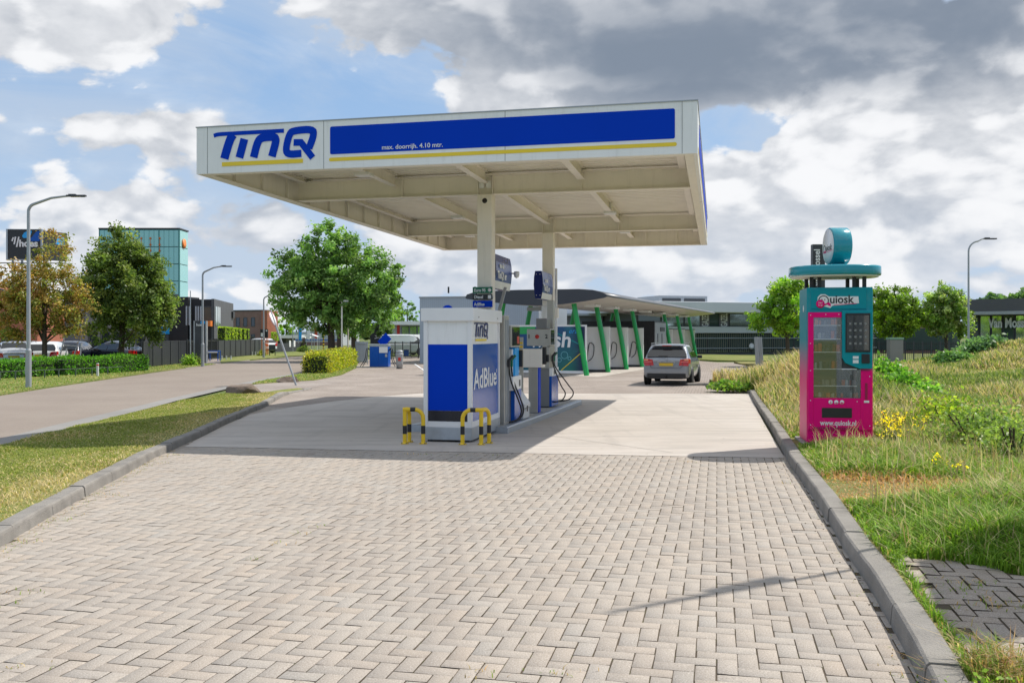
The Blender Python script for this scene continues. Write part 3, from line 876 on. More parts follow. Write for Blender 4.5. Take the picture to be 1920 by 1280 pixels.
decal(rrect(.078, cw - .078, .505, 1.56, .004), .029, M['blue'], 'front_panel', cab)
decal(rrect(.078, cw - .078, .335, .503, .004), .029, mat('dark_navy_film', (.008, .010, .02), .3), 'lower_panel', cab)
MX = Matrix.Translation((cw, 0, 0)) @ Matrix.Rotation(R(90), 4, 'Z')
decal(rrect(.078, cd_ - .078, .335, 1.56, .004), .0285, M['blue2'], 'side_panel', cab, Mx=MX)
text_mesh('AdBlue', 0.46, 'lettering', M['white'], cab, MX @ T(.18, .018, .84), bold=.006, depth=.003, xs=1.15)
text_mesh("'", 0.22, 'lettering', M['white'], cab, MX @ T(1.72, .018, .95), bold=.004, depth=.003)
tinq(MX @ T(.22, .020, 1.915), .90, .30, cab, M['navy'], M['yellow'], wt=.62)
for y_ in (.3, 1.6):
    mb = MB(); mb.lathe([(0, 0), (.012, 0), (.012, .006), (0, .006)], 8, (cw + .034, y_, ch - .14), 'x'); mb.build('screw', M['grey'], cab)

# ================================================================== fuel price board (in front of the column)
pb = thing('price_board', 'small board of green, black and blue price plates hanging in front of the column', 'price board', ST(4.07, 3.25, 0), RZ)
def pz(py): return CAM_H + (HY - py) * ST(4.2, 3.25).y / F
for (a, b, m_, txt, sym) in ((538.0, 549.6, 'sgreen', 'Euro 95', 'r'), (551.2, 562.2, 'black', 'Diesel', 's'), (563.6, 575.8, 'navy', 'AdBlue', None)):
    z1, z0 = pz(a), pz(b)
    mb = MB(); mb.box((0, 0, z0), (.40, .03, z1)); pl = mb.build('price_plate', M[m_] if m_ != 'navy' else M['blue'], pb)
    text_mesh(txt, .085, 'lettering', M['white'], pl, T(.03, -.004, z0 + .03), bold=.0022, depth=.002, xs=.86)
    if sym:
        mb = MB()
        if sym == 'r': mb.lathe([(0, 0), (.034, 0), (.034, .003), (0, .003)], 14, (.345, -.004, (z0 + z1) / 2), 'y')
        else: mb.box((.312, -.004, (z0+z1)/2 - .034), (.378, -.001, (z0+z1)/2 + .034))
        mb.build('symbol', M['white'], pl)
mb = MB(); mb.box((.02, .031, pz(577)), (.05, .06, pz(537))); mb.box((.34, .031, pz(577)), (.37, .06, pz(537))); mb.box((.02, .0605, pz(560)), (.37, .20, pz(555))); mb.build('bracket', M['galv'], pb)

# ================================================================== fuel pumps
def nozzle(mb, p, up=.16):
    x_, y_, z_ = p
    mb.box((x_, y_ - .03, z_ - .12), (x_ + .05, y_ + .03, z_ + .02)); mb.bar((x_ + .02, y_, z_), (x_ + .10, y_ + .01, z_ + up * .6), .04, .05)
def hose(pts, r=.014):
    """smooth hanging hose through control points"""
    P3 = [Vector(p) for p in pts]; out = []
    for i in range(len(P3) - 1):
        p0, p1, p2, p3 = P3[max(i-1, 0)], P3[i], P3[i+1], P3[min(i+2, len(P3)-1)]
        for k in range(8):
            t = k / 8
            out.append(0.5 * ((2*p1) + (p2-p0)*t + (2*p0-5*p1+4*p2-p3)*t*t + (3*p1-p0-3*p2+p3)*t**3))
    out.append(P3[-1]); return out

# pump 1: tall steel mast, low body, display head
z1i = islz(2.2)
p1 = thing('fuel_pump', 'fuel pump behind the tank cabinet, with a tall steel hose mast and a dark display', 'fuel pump', ST(4.62, 1.78, z1i), RZ)
mb = MB(); mb.box((.0, .0, .0), (.44, .36, 1.98)); mast = mb.build('hose_mast', M['steel'], p1, bevel=.01)
mb = MB()
for y_ in (.07, .19, .29): mb.box((.4405, y_, .05), (.452, y_ + .03, 1.90))
mb.build('guide_rail', M['galv'], mast)
mb = MB(); mb.box((.04, .3605, .0), (.44, 1.10, .60)); mb.build('body', M['grey'], p1, bevel=.01)
mb = MB(); mb.box((.4405, .50, .02), (.515, 1.10, .60)); fp = mb.build('front_panel', M['blue2'], p1, bevel=.006)
mb = MB(); mb.box((.04, .3605, .6005), (.52, 1.10, .86)); mb.build('top_housing', M['white_panel'], p1, bevel=.012)
mb = MB(); mb.box((.5205, .86, .66), (.524, .98, .78)); mb.build('label_plate', M['dkgrey'], p1)
mb = MB(); mb.box((.10, .45, .8605), (.40, .95, 1.36)); mb.build('pillar', M['grey'], p1, bevel=.01)
mb = MB(); mb.box((.30, .62, .8606), (.50, .95, 1.38)); mb.build('card_unit', M['cyan'], p1, bevel=.01)
mb = MB(); mb.box((.30, .52, .8606), (.46, .6195, 1.36)); mb.build('card_unit', M['white'], p1, bevel=.006)
mb = MB(); mb.box((.44, .96, 1.02), (.56, 1.05, 1.34)); mb.build('receipt_unit', M['black'], p1, bevel=.01)
mb = MB(); mb.box((-.02, .3605, 1.40), (.48, 1.12, 1.80)); head = mb.build('display_head', M['steel'], p1, bevel=.012)
mb = MB(); mb.box((.4805, .45, 1.43), (.492, 1.06, 1.77)); mb.build('display', M['glass_dark'], head)
mb = MB(); mb.box((.4925, .82, 1.46), (.496, 1.0, 1.60)); mb.build('sticker', M['red'], head)
nz_m = M['sgreen']
for k, (y_, m_) in enumerate(((.14, M['black']), (.34, nz_m))):
    mb = MB(); nozzle(mb, (.46, y_ + .02, 1.16)); nz = mb.build('nozzle', m_, p1, bevel=.008)
    mb = MB(); mb.tube(hose([(.485, y_ + .02, 1.06), (.50, y_ + .10, .80), (.58, y_ + .34, .45), (.62, y_ + .46, .22), (.57, y_ + .40, .07), (.47, y_ + .15, .03)]), .015, 7); mb.build('hose', M['rubber'], p1)

# white wedge shaped box
wz = islz(3.2)
wb = thing('storage_box', 'white wedge shaped box standing on the island behind the first pump', 'storage box', ST(4.72, 2.98, wz), RZ)
mb = MB(); mb.box((0, 0, 0.02), (.44, .55, .20)); mb.build('base', M['dirty_white'], wb, bevel=.015)
mb = MB(); mb.prism([(0, .205), (.46, .205), (.46, .30), (.10, .80), (0, .80)], .57, Matrix.Translation((0, -.01, 0))); lid = mb.build('lid', M['dirty_white'], wb, bevel=.015)
mb = MB(); mb.box((.4605, .2, .16), (.475, .24, .27)); mb.box((.4605, .0, .225), (.47, .5, .235)); mb.build('latch', M['black'], wb)

# payment terminal
tz = islz(5.2)
pt = thing('payment_terminal', 'grey payment terminal on a post between the two pumps', 'payment terminal', ST(4.78, 5.0, tz), RZ)
mb = MB(); mb.box((.06, .0, .0), (.26, .30, .98)); post = mb.build('post', M['steel'], pt, bevel=.006)
mb = MB(); mb.box((.2605, .02, .0), (.275, .28, .98)); mb.build('post_trim', M['blue'], post)
mb = MB(); mb.box((-.06, -.02, -.001), (.30, .34, .02)); mb.build('foot_plate', M['grey'], pt)
mb = MB(); mb.box((-.12, -.03, .985), (.36, .36, 1.38)); mb.build('terminal_head', M['cream'], pt, bevel=.012)
mb = MB(); mb.box((.3605, .0, 1.05), (.44, .10, 1.42)); mb.box((.44, .02, 1.10), (.50, .08, 1.26)); mb.build('card_reader', M['black'], pt, bevel=.012)
# tall slim post with a yellow and black warning band
wp = thing('marker_post', 'slim steel post with a yellow and black band beside the payment terminal', 'post', ST(4.78, 4.35, islz(4.4)), RZ)
mb = MB(); mb.box((0, 0, 0), (.07, .07, 1.62)); mb.build('post', M['steel'], wp)
for k in range(7):
    mb = MB(); mb.box((-.002, -.004, 1.00 + .08 * k), (.072, -.001, 1.04 + .08 * k)); mb.build('band', M['yellow_paint'] if k else M['orange'], wp)

# pump 2
z2i = islz(7.4)
p2 = thing('fuel_pump', 'fuel pump at the rear column, its grey head marked 1 and 2', 'fuel pump', ST(4.66, 7.0, z2i), RZ)
zh = lambda py, yy=21.7: CAM_H + (HY - py) * yy / F - z2i
mb = MB(); mb.box((0, 0, .03), (.27, .9, zh(692))); bd = mb.build('body', M['grey'], p2, bevel=.01)
mb = MB(); mb.box((.2705, .0, .03), (.33, .9, zh(705))); mb.build('front_panel', M['blue2'], p2, bevel=.006)
mb = MB(); mb.box((.2705, .0, zh(705) + .001), (.34, .9, zh(690))); mb.build('top_housing', M['white_panel'], p2, bevel=.006)
mb = MB(); mb.box((.3405, .25, zh(702)), (.344, .5, zh(694))); mb.build('label_plate', M['dkgrey'], p2)
mb = MB(); mb.box((.06, .05, -.01), (.24, .8, .029)); mb.build('plinth', M['black'], p2)
mb = MB(); mb.box((.07, .05, zh(691.9)), (.27, .55, zh(650))); mb.build('pillar', M['steel'], p2, bevel=.008)
mb = MB(); mb.box((-.27, .0, zh(648.5)), (.30, .5, zh(616.5))); hd = mb.build('display_head', M['steel'], p2, bevel=.012)
mb = MB(); mb.box((.3005, .03, zh(646)), (.312, .47, zh(619))); mb.build('display', M['glass_dark'], hd)
mb = MB(); mb.box((-.05, .02, zh(616.4)), (.21, .45, zh(597))); mb.build('top_unit', M['grey'], p2, bevel=.01)
text_mesh('1', .13, 'numeral', M['black'], hd, T(-.25, -.003, zh(634)), bold=.004, depth=.002)
text_mesh('2', .13, 'numeral', M['black'], hd, T(.17, -.003, zh(634)), bold=.004, depth=.002)
mb = MB(); mb.lathe([(0, 0), (.05, 0), (.05, .012), (0, .02)], 16, (-.02, -.014, zh(631)), 'y'); mb.build('stop_button', M['red'], hd)
mb = MB(); mb.box((.03, .02, zh(690.9)), (.0699, .1, zh(652))); mb.build('receipt_unit', M['black'], p2, bevel=.01)
for k, (y_, m_) in enumerate(((.12, M['black']), (.34, nz_m))):
    mb = MB(); nozzle(mb, (.30, y_, zh(668))); mb.build('nozzle', m_, p2, bevel=.008)
    mb = MB(); mb.tube(hose([(.32, y_, zh(675)), (.36, y_ + .05, zh(690)), (.50 + .14 * k, y_ + .15, zh(722)), (.60 + .16 * k, y_ + .2, zh(738)), (.52 + .12 * k, y_ + .15, zh(751)), (.30, y_ + .1, zh(755))]), .015, 7); mb.build('hose', M['rubber'], p2)
# second hose mast behind
mb = MB(); mb.box((.05, .92, 0), (.20, 1.15, zh(560))); mb.build('hose_mast', M['steel'], p2, bevel=.01)

# toppers: lens shaped advertising boxes hung on the columns
def topper(label, loc, L_, w, z0, z1, strut=None):
    tp = thing('advert_box', label, 'advert sign', loc, RZ, 'blue advert boxes above the pumps')
    hh = z1 - z0
    prof = [(-.30, 0), (-.42, .22), (-.50, .5), (-.46, .78), (-.34, 1), (.34, 1), (.46, .78), (.50, .5), (.42, .22), (.30, 0)]
    prof = [(x_ * w, z0 + z_ * hh) for x_, z_ in prof]
    mb = MB(); mb.prism(prof, L_); bx = mb.build('box', M['navy'], tp)
    mb = MB()
    idx = range(5, 10); fac = [prof[i] for i in idx]
    for i in range(4):
        a, b = fac[i], fac[i+1]; mb.mi = 0 if i < 3 else 1
        mb._new([(a[0] + .004, .02, a[1]), (a[0] + .004, L_ - .02, a[1]), (b[0] + .004, L_ - .02, b[1]), (b[0] + .004, .02, b[1])], [(0, 1, 2, 3)])
    mb.build('advert_face', [M['advert'], M['white_panel']], tp)
    mx = Matrix.Translation((w * .5 + .010, 0, 0)) @ Matrix.Rotation(R(90), 4, 'Z')
    text_mesh('aan de', hh * .20, 'lettering', M['white'], tp, mx @ T(.30, 0, z0 + hh * .62), bold=.006, depth=.002, xs=1.1)
    text_mesh('TinQ! er', hh * .30, 'lettering', M['white'], tp, mx @ T(.12, 0, z0 + hh * .30), bold=.008, depth=.002, xs=1.1)
    mb = MB()
    for sx in (-.2, .2):
        for zz in (.12, .88): mb.lathe([(0, 0), (.012, 0), (.012, .006), (0, .006)], 6, (sx * w, -.006, z0 + zz * hh), 'y')
    mb.build('bolt', M['white'], tp)
    mb = MB(); mb.box((-.5 * w - .10, L_ * .4, z0 + .3 * hh), (-.5 * w + .02, L_ * .5, z0 + .4 * hh)); mb.box((-.5 * w - .10, L_ * .4, z0 + .6 * hh), (-.5 * w + .02, L_ * .5, z0 + .7 * hh))
    if strut: mb.bar(strut[0], strut[1], .06, .03)
    mb.build('bracket', M['galv'], tp)
M['advert'] = mat('advert_print', (0.04, 0.08, 0.30), 0.3, var=.5, scale=2.2)
topper('blue advert box partly hidden behind the front column', ST(4.27, 3.82, 0), 1.5, .27, 2.64, 3.34, ((.24, .40, 2.66), (.38, -.9, 2.0)))
topper('blue advert box with a dark end panel hung on the rear column', ST(4.30, 8.88, 0), 1.5, .24, 2.62, 3.33)
sc_ = thing('security_camera', 'small white camera dome behind the blue advert box', 'camera', ST(4.50, 5.36, 2.98), RZ)
mb = MB(); mb.lathe([(0, .10), (.06, .09), (.065, .02), (.05, -.03), (0, -.06)], 12, (0, 0, 0)); mb.build('dome', M['white'], sc_)
mb = MB(); mb.bar((0, 0, .05), (-.26, 0, .05), .03, .03); mb.build('arm', M['white'], sc_)

# ================================================================== hoop guards
def hoop(label, loc, legs, name='hoop_guard'):
    """corner guard of round tube, yellow with black bands: legs = list of (dx, dy) ground points; the middle is the corner"""
    g = thing(name, label, 'barrier', loc, RZ, 'yellow and black hoop guards round the cabinet')
    A, B, C_ = [Vector((p[0], p[1], 0)) for p in legs]      # free end, corner, other end
    h, r_ = .535, .033; rr = .14
    z3 = Vector((0, 0, 1))
    def arc(P_, dirv):
        out = []
        for i in range(7):
            a = R(90 * i / 6)
            out.append(P_ + z3 * (h - rr + rr * math.sin(a)) + dirv * (rr - rr * math.cos(a)))
        return out
    d1 = (B - A).normalized(); d2 = (B - C_).normalized()
    mb = MB(); mb.tube([A, A + z3 * (h - rr)] + arc(A, d1)[1:] + [B + z3 * h + d1 * .03], r_, 12)
    mb.tube([C_, C_ + z3 * (h - rr)] + arc(C_, d2)[1:] + [B + z3 * h - d2 * .01], r_ * .995, 12)
    mb.tube([B, B + z3 * (h - .02)], r_ * .998, 12)
    fr = mb.build('tube', M['yellow_paint'], g)
    for P_ in (A, B, C_):
        mb = MB(); mb.tube([P_ + z3 * .155, P_ + z3 * .285], r_ + .0015, 12, caps=False); mb.build('band', M['black'], g)
    mb = MB(); m1 = A.lerp(B, .42) + z3 * h; m2 = A.lerp(B, .70) + z3 * h; mb.tube([m1, m2], r_ + .0015, 12, caps=False)
    mb.build('band', M['black'], g)
    for P_ in (A, B, C_):
        mb = MB(); mb.lathe([(.065, 0), (.065, .008), (.036, .012), (.034, .03)], 12, tuple(P_)); mb.build('foot_flange', M['yellow_paint'], g)
    mb = MB()
    for P_ in (A, B, C_):
        for k in range(4):
            a = R(45 + 90 * k); mb.lathe([(.009, .008), (.009, .02), (0, .02)], 6, (P_.x + .052 * math.cos(a), P_.y + .052 * math.sin(a), 0))
    mb.build('bolt', M['dkgrey'], g)
def toloc(p, o):
    d = p - o; return (d.dot(SV), d.dot(SU))
for lab, pxs in (('yellow and black hoop guard at the left corner of the cabinet', ((793.5, 831.5), (759, 831.5), (767.5, 828.3))),
                 ('yellow and black hoop guard at the right corner of the cabinet', ((867.3, 833), (902.3, 833.3), (917, 830.3)))):
    pts_ = [gp(*q, .006) for q in pxs]
    o_ = pts_[1].copy(); hoop(lab, o_, [toloc(p, o_) for p in pts_])
# ================================================================== vending kiosk
KZ = zg(13.3) + 0.13
def grad_mat(name, top, bot, z0, z1):
    m, t, b, out = new_mat(name)
    obj = t.node('ShaderNodeTexCoord').outputs['Object']
    sp_ = t.node('ShaderNodeSeparateXYZ'); t.l.new(obj, sp_.inputs[0])
    f_ = t.smooth(sp_.outputs[2], z0, z1)
    n = t.noise(obj, 5, 4, 0.6)
    c = t.mixc(f_, bot, top); c = t.mixc(t.smooth(n, .4, .7, 0, .12), c, (0.3, 0.3, 0.3))
    t.l.new(c, b.inputs['Base Color']); b.inputs['Roughness'].default_value = 0.38; b.inputs['Specular IOR Level'].default_value = 0.25
    return m
TEAL, MAG = (0.0, 0.27, 0.325), (0.80, 0.0, 0.18)
M['kiosk_grad'] = grad_mat('kiosk_wrap', TEAL, MAG, 0.85, 1.55)
M['teal'] = mat('teal_paint', TEAL, 0.38, var=.06, spec=.22, dirt=.08)
M['magenta'] = mat('magenta_paint', MAG, 0.40, var=.06, spec=.18, dirt=.08)
M['teal_roof'] = mat('teal_roof', (0.0, 0.27, 0.34), 0.22, var=.06, coat=.5)
kk = thing('vending_kiosk', 'teal and magenta vending kiosk with a round roof on the grass beside the kerb', 'vending kiosk', (4.275, 13.30, KZ), -R(10))
kw, kd, kh = .915, .80, 2.25
mb = MB(); mb.box((-.06, -.10, -.16), (kw + .10, kd + .1, 0.0)); mb.build('plinth', M['concrete'], kk, bevel=.01)
mb = MB(); mb.box((0, .012, .0005), (kw, kd, kh), .02); body = mb.build('body', M['kiosk_grad'], kk)
KX = kw / 117.0                                       # metres per photo pixel on the front
kx = lambda px: (px - 1512) * KX
kzv = lambda py: (823.5 - py) * (kh / 286.5)
# front: top header panel, door, terminal
def slab_(name, poly, y0, y1, m, parent=kk, bev=.004):
    mb = MB(); mb.prism(poly, y1 - y0, Matrix.Translation((0, y0, 0))); return mb.build(name, m, parent, bevel=bev)
def rp(x0, x1, za, zb, r=.004): return rrect(kx(x0), kx(x1), kzv(zb), kzv(za), r)
slab_('header_panel', rp(1519.5, 1617, 541, 577), .002, .0115, M['teal'])
slab_('lower_panel', rp(1514, 1627, 800, 821), .004, .0115, M['magenta'])
# door as a frame round the window: pieces
wz0, wz1, wxm, wx1 = 740, 593, 1574, 1607
def door_piece(poly): return poly
mb = MB()
def dp(x0, x1, za, zb): mb.box((kx(x0), -.028, kzv(zb)), (kx(x1), .0116, kzv(za)))
dp(1514, 1523.5, 583, 798)                            # left stile
dp(1523.6, 1573, 583, 592.5)                          # top rail
dp(1523.6, 1606.5, 740, 798)                          # bottom
dp(1606.6, 1626, 690, 798)                            # right stile
door = mb.build('door', M['magenta'], kk, bevel=.003)
M['win'] = glass_mat('kiosk_window', (0.03, 0.03, 0.03)); 
mt_, t_, b_, out_ = new_mat('clear_pane')
tr = t_.node('ShaderNodeBsdfTransparent'); gl = t_.node('ShaderNodeBsdfGlossy'); gl.inputs['Roughness'].default_value = .02
mx = t_.node('ShaderNodeMixShader'); fr_ = t_.node('ShaderNodeFresnel'); fr_.inputs[0].default_value = 1.45
t_.l.new(t_.math('ADD', fr_.outputs[0], .11), mx.inputs[0]); t_.l.new(tr.outputs[0], mx.inputs[1]); t_.l.new(gl.outputs[0], mx.inputs[2]); t_.l.new(mx.outputs[0], out_.inputs[0])
M['pane'] = mt_
# cavity: the body is solid, so the display sits in front of it behind the pane: dark back plate, shelves, goods
mb = MB(); mb.box((kx(1523.6), .0005, kzv(740)), (kx(1606.5), .0114, kzv(593))); mb.build('display_back', M['dkgrey'], door)
for k, py in enumerate((607, 632, 656, 687, 718)):
    x1_ = 1571 if py < 680 else 1600
    mb = MB(); mb.box((kx(1524), -.022, kzv(py + .8)), (kx(x1_), 0, kzv(py - .8))); mb.build('shelf', M['white'], door)
goods = [(0.20,0.05,0.03),(0.40,0.39,0.38),(0.08,0.05,0.04),(0.55,0.14,0.04),(0.2,0.2,0.21),(0.05,0.05,0.06),(0.09,0.09,0.08)]
GM = [mat('snack_wrapper', c, .3, var=.3, scale=20) for c in goods]
for row, (py, x1_) in enumerate(((607, 1570), (632, 1570), (656, 1570), (687, 1574), (718, 1600), (739.5, 1604))):
    x_ = 1525.5; h_ = (12, 15, 17, 15, 13, 11)[row]
    while x_ < x1_ - 5:
        w_ = rnd.uniform(4.5, 8)
        mb = MB(); hh_ = h_ * rnd.uniform(.65, .95)
        mb.box((kx(x_), -.018, kzv(py - 1)), (kx(x_ + w_ - .8), -.001, kzv(py - 1 - hh_)), .008)
        mb.build('snack', GM[(3 if row == 0 and rnd.random() < .6 else rnd.randrange(7))], door); x_ += w_ + (rnd.uniform(1, 5) if rnd.random() < .35 else 0)
mb = MB(); mb.box((kx(1523.7), -.026, kzv(739.8)), (kx(1573), -.0235, kzv(592.8))); mb.box((kx(1573.05), -.026, kzv(739.8)), (kx(1606.4), -.0235, kzv(688))); mb.build('window_pane', M['pane'], door)
# terminal unit
tp_ = [(kx(1573.5), kzv(580)), (kx(1626), kzv(580)), (kx(1626), kzv(686)), (kx(1603), kzv(686)), (kx(1579), kzv(676)), (kx(1573.5), kzv(666))]
tu = slab_('terminal_unit', tp_, -.055, .0112, M['teal'], bev=.006)
slab_('screen_frame', rp(1579, 1622, 585, 656), -.068, -.0555, M['black'], tu)
slab_('touch_screen', rp(1581.5, 1619.5, 589, 652, .002), -.0705, -.0685, M['glass_dark'], tu, bev=0)
mb = MB()
for r_ in range(4):
    for c_ in range(4):
        mb.box((kx(1585 + 9 * c_), -.0722, kzv(606 + 12 * r_)), (kx(1589 + 9 * c_), -.071, kzv(602 + 12 * r_)))
mb.build('screen_icon', M['grey'], tu)
slab_('card_reader', rp(1607, 1621, 659, 676), -.075, -.0555, M['black'], tu)
slab_('sticker', rp(1592, 1602, 663, 668, .001), -.0575, -.0557, M['white'], tu, bev=0)
slab_('sticker', rp(1592, 1602, 670, 676, .001), -.0575, -.0557, M['white'], tu, bev=0)
slab_('delivery_flap', rp(1538, 1591, 758, 776, .004), -.034, -.0282, M['black'], door)
mb = MB(); mb.box((kx(1614), -.036, kzv(742)), (kx(1618), -.0282, kzv(712))); mb.build('handle', mat('dark_magenta', (0.30, 0, .06), .4), door)
slab_('lock', rp(1612, 1621, 744, 748, .002), -.034, -.0282, M['white'], door)
text_mesh('www.quiosk.nl', .105, 'lettering', M['white'], door, T(kx(1535), -.0295, kzv(790)), bold=.0022, depth=.0015, xs=.80)
for k, ch_ in enumerate(('f', 'o', 'in')):
    cx_ = kx(1553.5 + 10 * k); mb = MB(); mb.lathe([(0, 0), (.030, 0), (.030, .002), (0, .002)], 18, (cx_, -.0305, kzv(747.5)), 'y'); ic = mb.build('social_icon', M['white'], door)
    text_mesh(ch_, .05, 'lettering', M['magenta'], ic, T(cx_, -.033, kzv(750.5)), bold=.0015, depth=.0008, align='CENTER')
mb = MB()
for k in range(26): mb.box((kx(1524 + 3.1 * k), -.0295, kzv(797)), (kx(1525.6 + 3.1 * k), -.0282, kzv(793.5)))
mb.build('vent_slot', M['black'], door)
mb = MB()
for (x_, y_) in ((1518, 588), (1518, 640), (1518, 690), (1518, 745), (1518, 790), (1545, 587), (1568, 587), (1622, 700), (1622, 790), (1600, 746)):
    mb.lathe([(0, 0), (.007, 0), (.007, .003), (0, .003)], 8, (kx(x_), -.0315, kzv(y_)), 'y')
mb.build('screw', M['white'], door)
# word mark on the header: white cut-out, Q with a wink, lettering, magenta tongue, small badge
def logo_quiosk(Mx, w, parent, dark):
    k = w / 70.0
    f = lambda pts: [(x_ * k, z_ * k) for x_, z_ in pts]
    if dark:
        mb = MB(); mb.prism(f([(1, 8), (1, 19), (6, 24), (14, 24), (20, 20), (62, 20), (69, 20), (70, 8), (40, 5), (26, 4), (22, 0), (12, 3), (4, 5)]), -.002, Mx); mb.build('logo_backing', M['white'], parent)
        mb = MB(); mb.prism(f([(x_, z_) for x_, z_ in [(4 + 9 * math.cos(R(a)) + 7, 13 + 9 * math.sin(R(a))) for a in range(0, 360, 20)]]), -.0015, Mx @ T(0, -.0022)); mb.build('logo_letter', M['black'], parent)
        mb = MB(); mb.prism(f([(4 + 7.2 * math.cos(R(a)) + 7, 13 + 7.2 * math.sin(R(a))) for a in range(0, 360, 20)]), -.001, Mx @ T(0, -.0039)); mb.build('logo_letter', M['white'], parent)
        mb = MB(); mb.M = Mx; stroke(mb, f([(6, 14), (8, 15.5), (10, 14)]), .8 * k, -.0052, .0006); stroke(mb, f([(13, 13), (13, 16)]), 1.2 * k, -.0052, .0006); mb.build('logo_mark', M['black'], parent)
        text_mesh('uiosk', 19.5 * k, 'logo_letter', M['black'], parent, Mx @ T(21 * k, -.0035, 8.5 * k), bold=.0032, depth=.001, xs=.95)
    else:
        mb = MB(); mb.M = Mx; stroke(mb, f([(11 + 8 * math.cos(R(a)), 13 + 8 * math.sin(R(a))) for a in range(0, 360, 30)]), 1.6 * k, 0, .001, closed=True); mb.build('logo_letter', M['dkgrey'], parent)
        text_mesh('uiosk', 19.5 * k, 'logo_letter', M['dkgrey'], parent, Mx @ T(21 * k, -.001, 8.5 * k), bold=.0003, depth=.0006, xs=.95)
    mb = MB(); mb.prism(f([(8, 3), (16, 6.5), (20, 4), (23, 3), (23, 7), (20, 10), (15, 8), (8, 6)]), -.0012, Mx @ T(0, -.0055)); mb.build('logo_tongue', M['magenta'], parent)
    mb = MB(); mb.M = Mx; stroke(mb, f([(28, 5.5), (66, 7.5)]), .9 * k, -.0045, .0006); mb.build('logo_line', M['magenta'], parent)
logo_quiosk(T(kx(1530), -.0005, kzv(575)), kx(1604) - kx(1530), kk, True)
mb = MB(); mb.lathe([(0, 0), (.060, 0), (.060, .002), (0, .002)], 20, (kx(1536), -.0085, kzv(567.5)), 'y'); bd_ = mb.build('badge', M['magenta'], kk)
text_mesh('24/7', .034, 'lettering', M['white'], bd_, T(kx(1536), -.010, kzv(567)), depth=.0006, align='CENTER')
text_mesh('to go', .030, 'lettering', M['white'], bd_, T(kx(1536), -.010, kzv(571)), depth=.0006, align='CENTER')
# side badge
mb = MB(); mb.lathe([(0, 0), (.05, 0), (.05, .002), (0, .002)], 16, (-.002, .35, 1.95), 'x'); mb.build('badge', M['white'], kk)
# legs and round roof
for x_ in (.06, .17, kw - .26, kw - .12):
    for y_ in (.12, kd - .16):
        mb = MB(); mb.box((x_, y_, kh - .001), (x_ + .05, y_ + .05, kh + .16)); mb.build('roof_support', M['black'], kk)
rc = (kw / 2 - .02, kd / 2 - .03)
def oval(mb, rx, ry, prof, c):
    n = 48; vs = []
    for sc_, z_ in prof:
        for j in range(n):
            a = 2 * math.pi * j / n
            ca, sa = math.cos(a), math.sin(a)
            e = 0.80                                      # slightly squared oval
            x_ = rx * math.copysign(abs(ca) ** e, ca); y_ = ry * math.copysign(abs(sa) ** e, sa)
            l_ = math.hypot(x_, y_); q = (l_ + sc_) / l_
            vs.append((c[0] + x_ * q, c[1] + y_ * q, z_))
    k = len(prof)
    fs = [(i*n+j, i*n+(j+1)%n, (i+1)*n+(j+1)%n, (i+1)*n+j) for i in range(k-1) for j in range(n)]
    mb._new(vs, fs, True); mb._new(vs[:n], [tuple(range(n))[::-1]], False); mb._new(vs[-n:], [tuple(range(n))], False)
mb = MB(); oval(mb, .645, .56, [(-.03, kh + .175), (-.006, kh + .18), (0, kh + .20), (0, kh + .29), (-.006, kh + .31), (-.04, kh + .318)], rc); roof = mb.build('roof', M['teal_roof'], kk)
mb = MB(); oval(mb, .61, .525, [(0, kh + .158), (0, kh + .1745)], rc); mb.build('ceiling', M['cream'], roof)
# drum sign on the roof, face towards the left
dc = (rc[0] + .03, rc[1] - .05, kh + .318 + .30)
DR = Matrix.Translation(dc) @ Matrix.Rotation(R(9), 4, 'Z')
mb = MB(); mb.M = DR; mb.lathe([(.0, -.125), (.265, -.125), (.275, -.11), (.275, .125), (.265, .14), (0, .14)], 40, (0, 0, 0), 'x'); drum = mb.build('drum_sign', M['teal_roof'], kk)
mb = MB(); mb.M = DR; mb.lathe([(0, -.128), (.252, -.128), (.252, -.1255), (0, -.1255)], 40, (0, 0, 0), 'x'); mb.build('sign_face', M['white'], drum)
logo_quiosk(DR @ Matrix.Translation((-.130, .24, -.12)) @ Matrix.Rotation(R(-90), 4, 'Z'), .48, drum, False)
mb = MB(); mb.box((dc[0] - .10, dc[1] - .12, kh + .3185), (dc[0] + .10, dc[1] + .12, kh + .36)); mb.build('sign_foot', M['teal_roof'], drum, bevel=.01)
# ================================================================== car wash
GZ = -0.22
WD = R(20.2)
wash = thing('car_wash', 'car wash with a curved dark grey roof on slanting bright green columns', 'car wash', (3.5, 43.0, GZ), -WD)
RL = 36.0
def roof_prof(inset=0.0):
    up = [(-5.9, 3.72), (-5.82, 3.86), (-5.5, 3.95), (-4.9, 4.01), (-3.2, 4.04), (-.2, 4.03), (.45, 3.98), (.95, 3.84), (1.13, 3.74)]
    lo = [(1.14, 3.66), (1.0, 3.60), (.2, 3.47), (-1.0, 3.33), (-2.2, 3.28), (-3.4, 3.34), (-4.6, 3.48), (-5.5, 3.60), (-5.85, 3.65)]
    return up[::-1][::1][::-1] + lo
rp_ = roof_prof()
n = len(rp_)
M['anthracite'] = mat('anthracite_sheet', (0.045, 0.05, 0.062), 0.5, var=.10, scale=.8)
M['roof_edge'] = mat('roof_edge_metal', (0.10, 0.105, 0.115), 0.4, 0.3, var=.12, scale=.6)
M['soffit'] = mat('wash_soffit', (0.50, 0.475, 0.45), 0.55, var=.12, scale=.7, dirt=.25)
mb = MB()
K_ = 9
rows = []
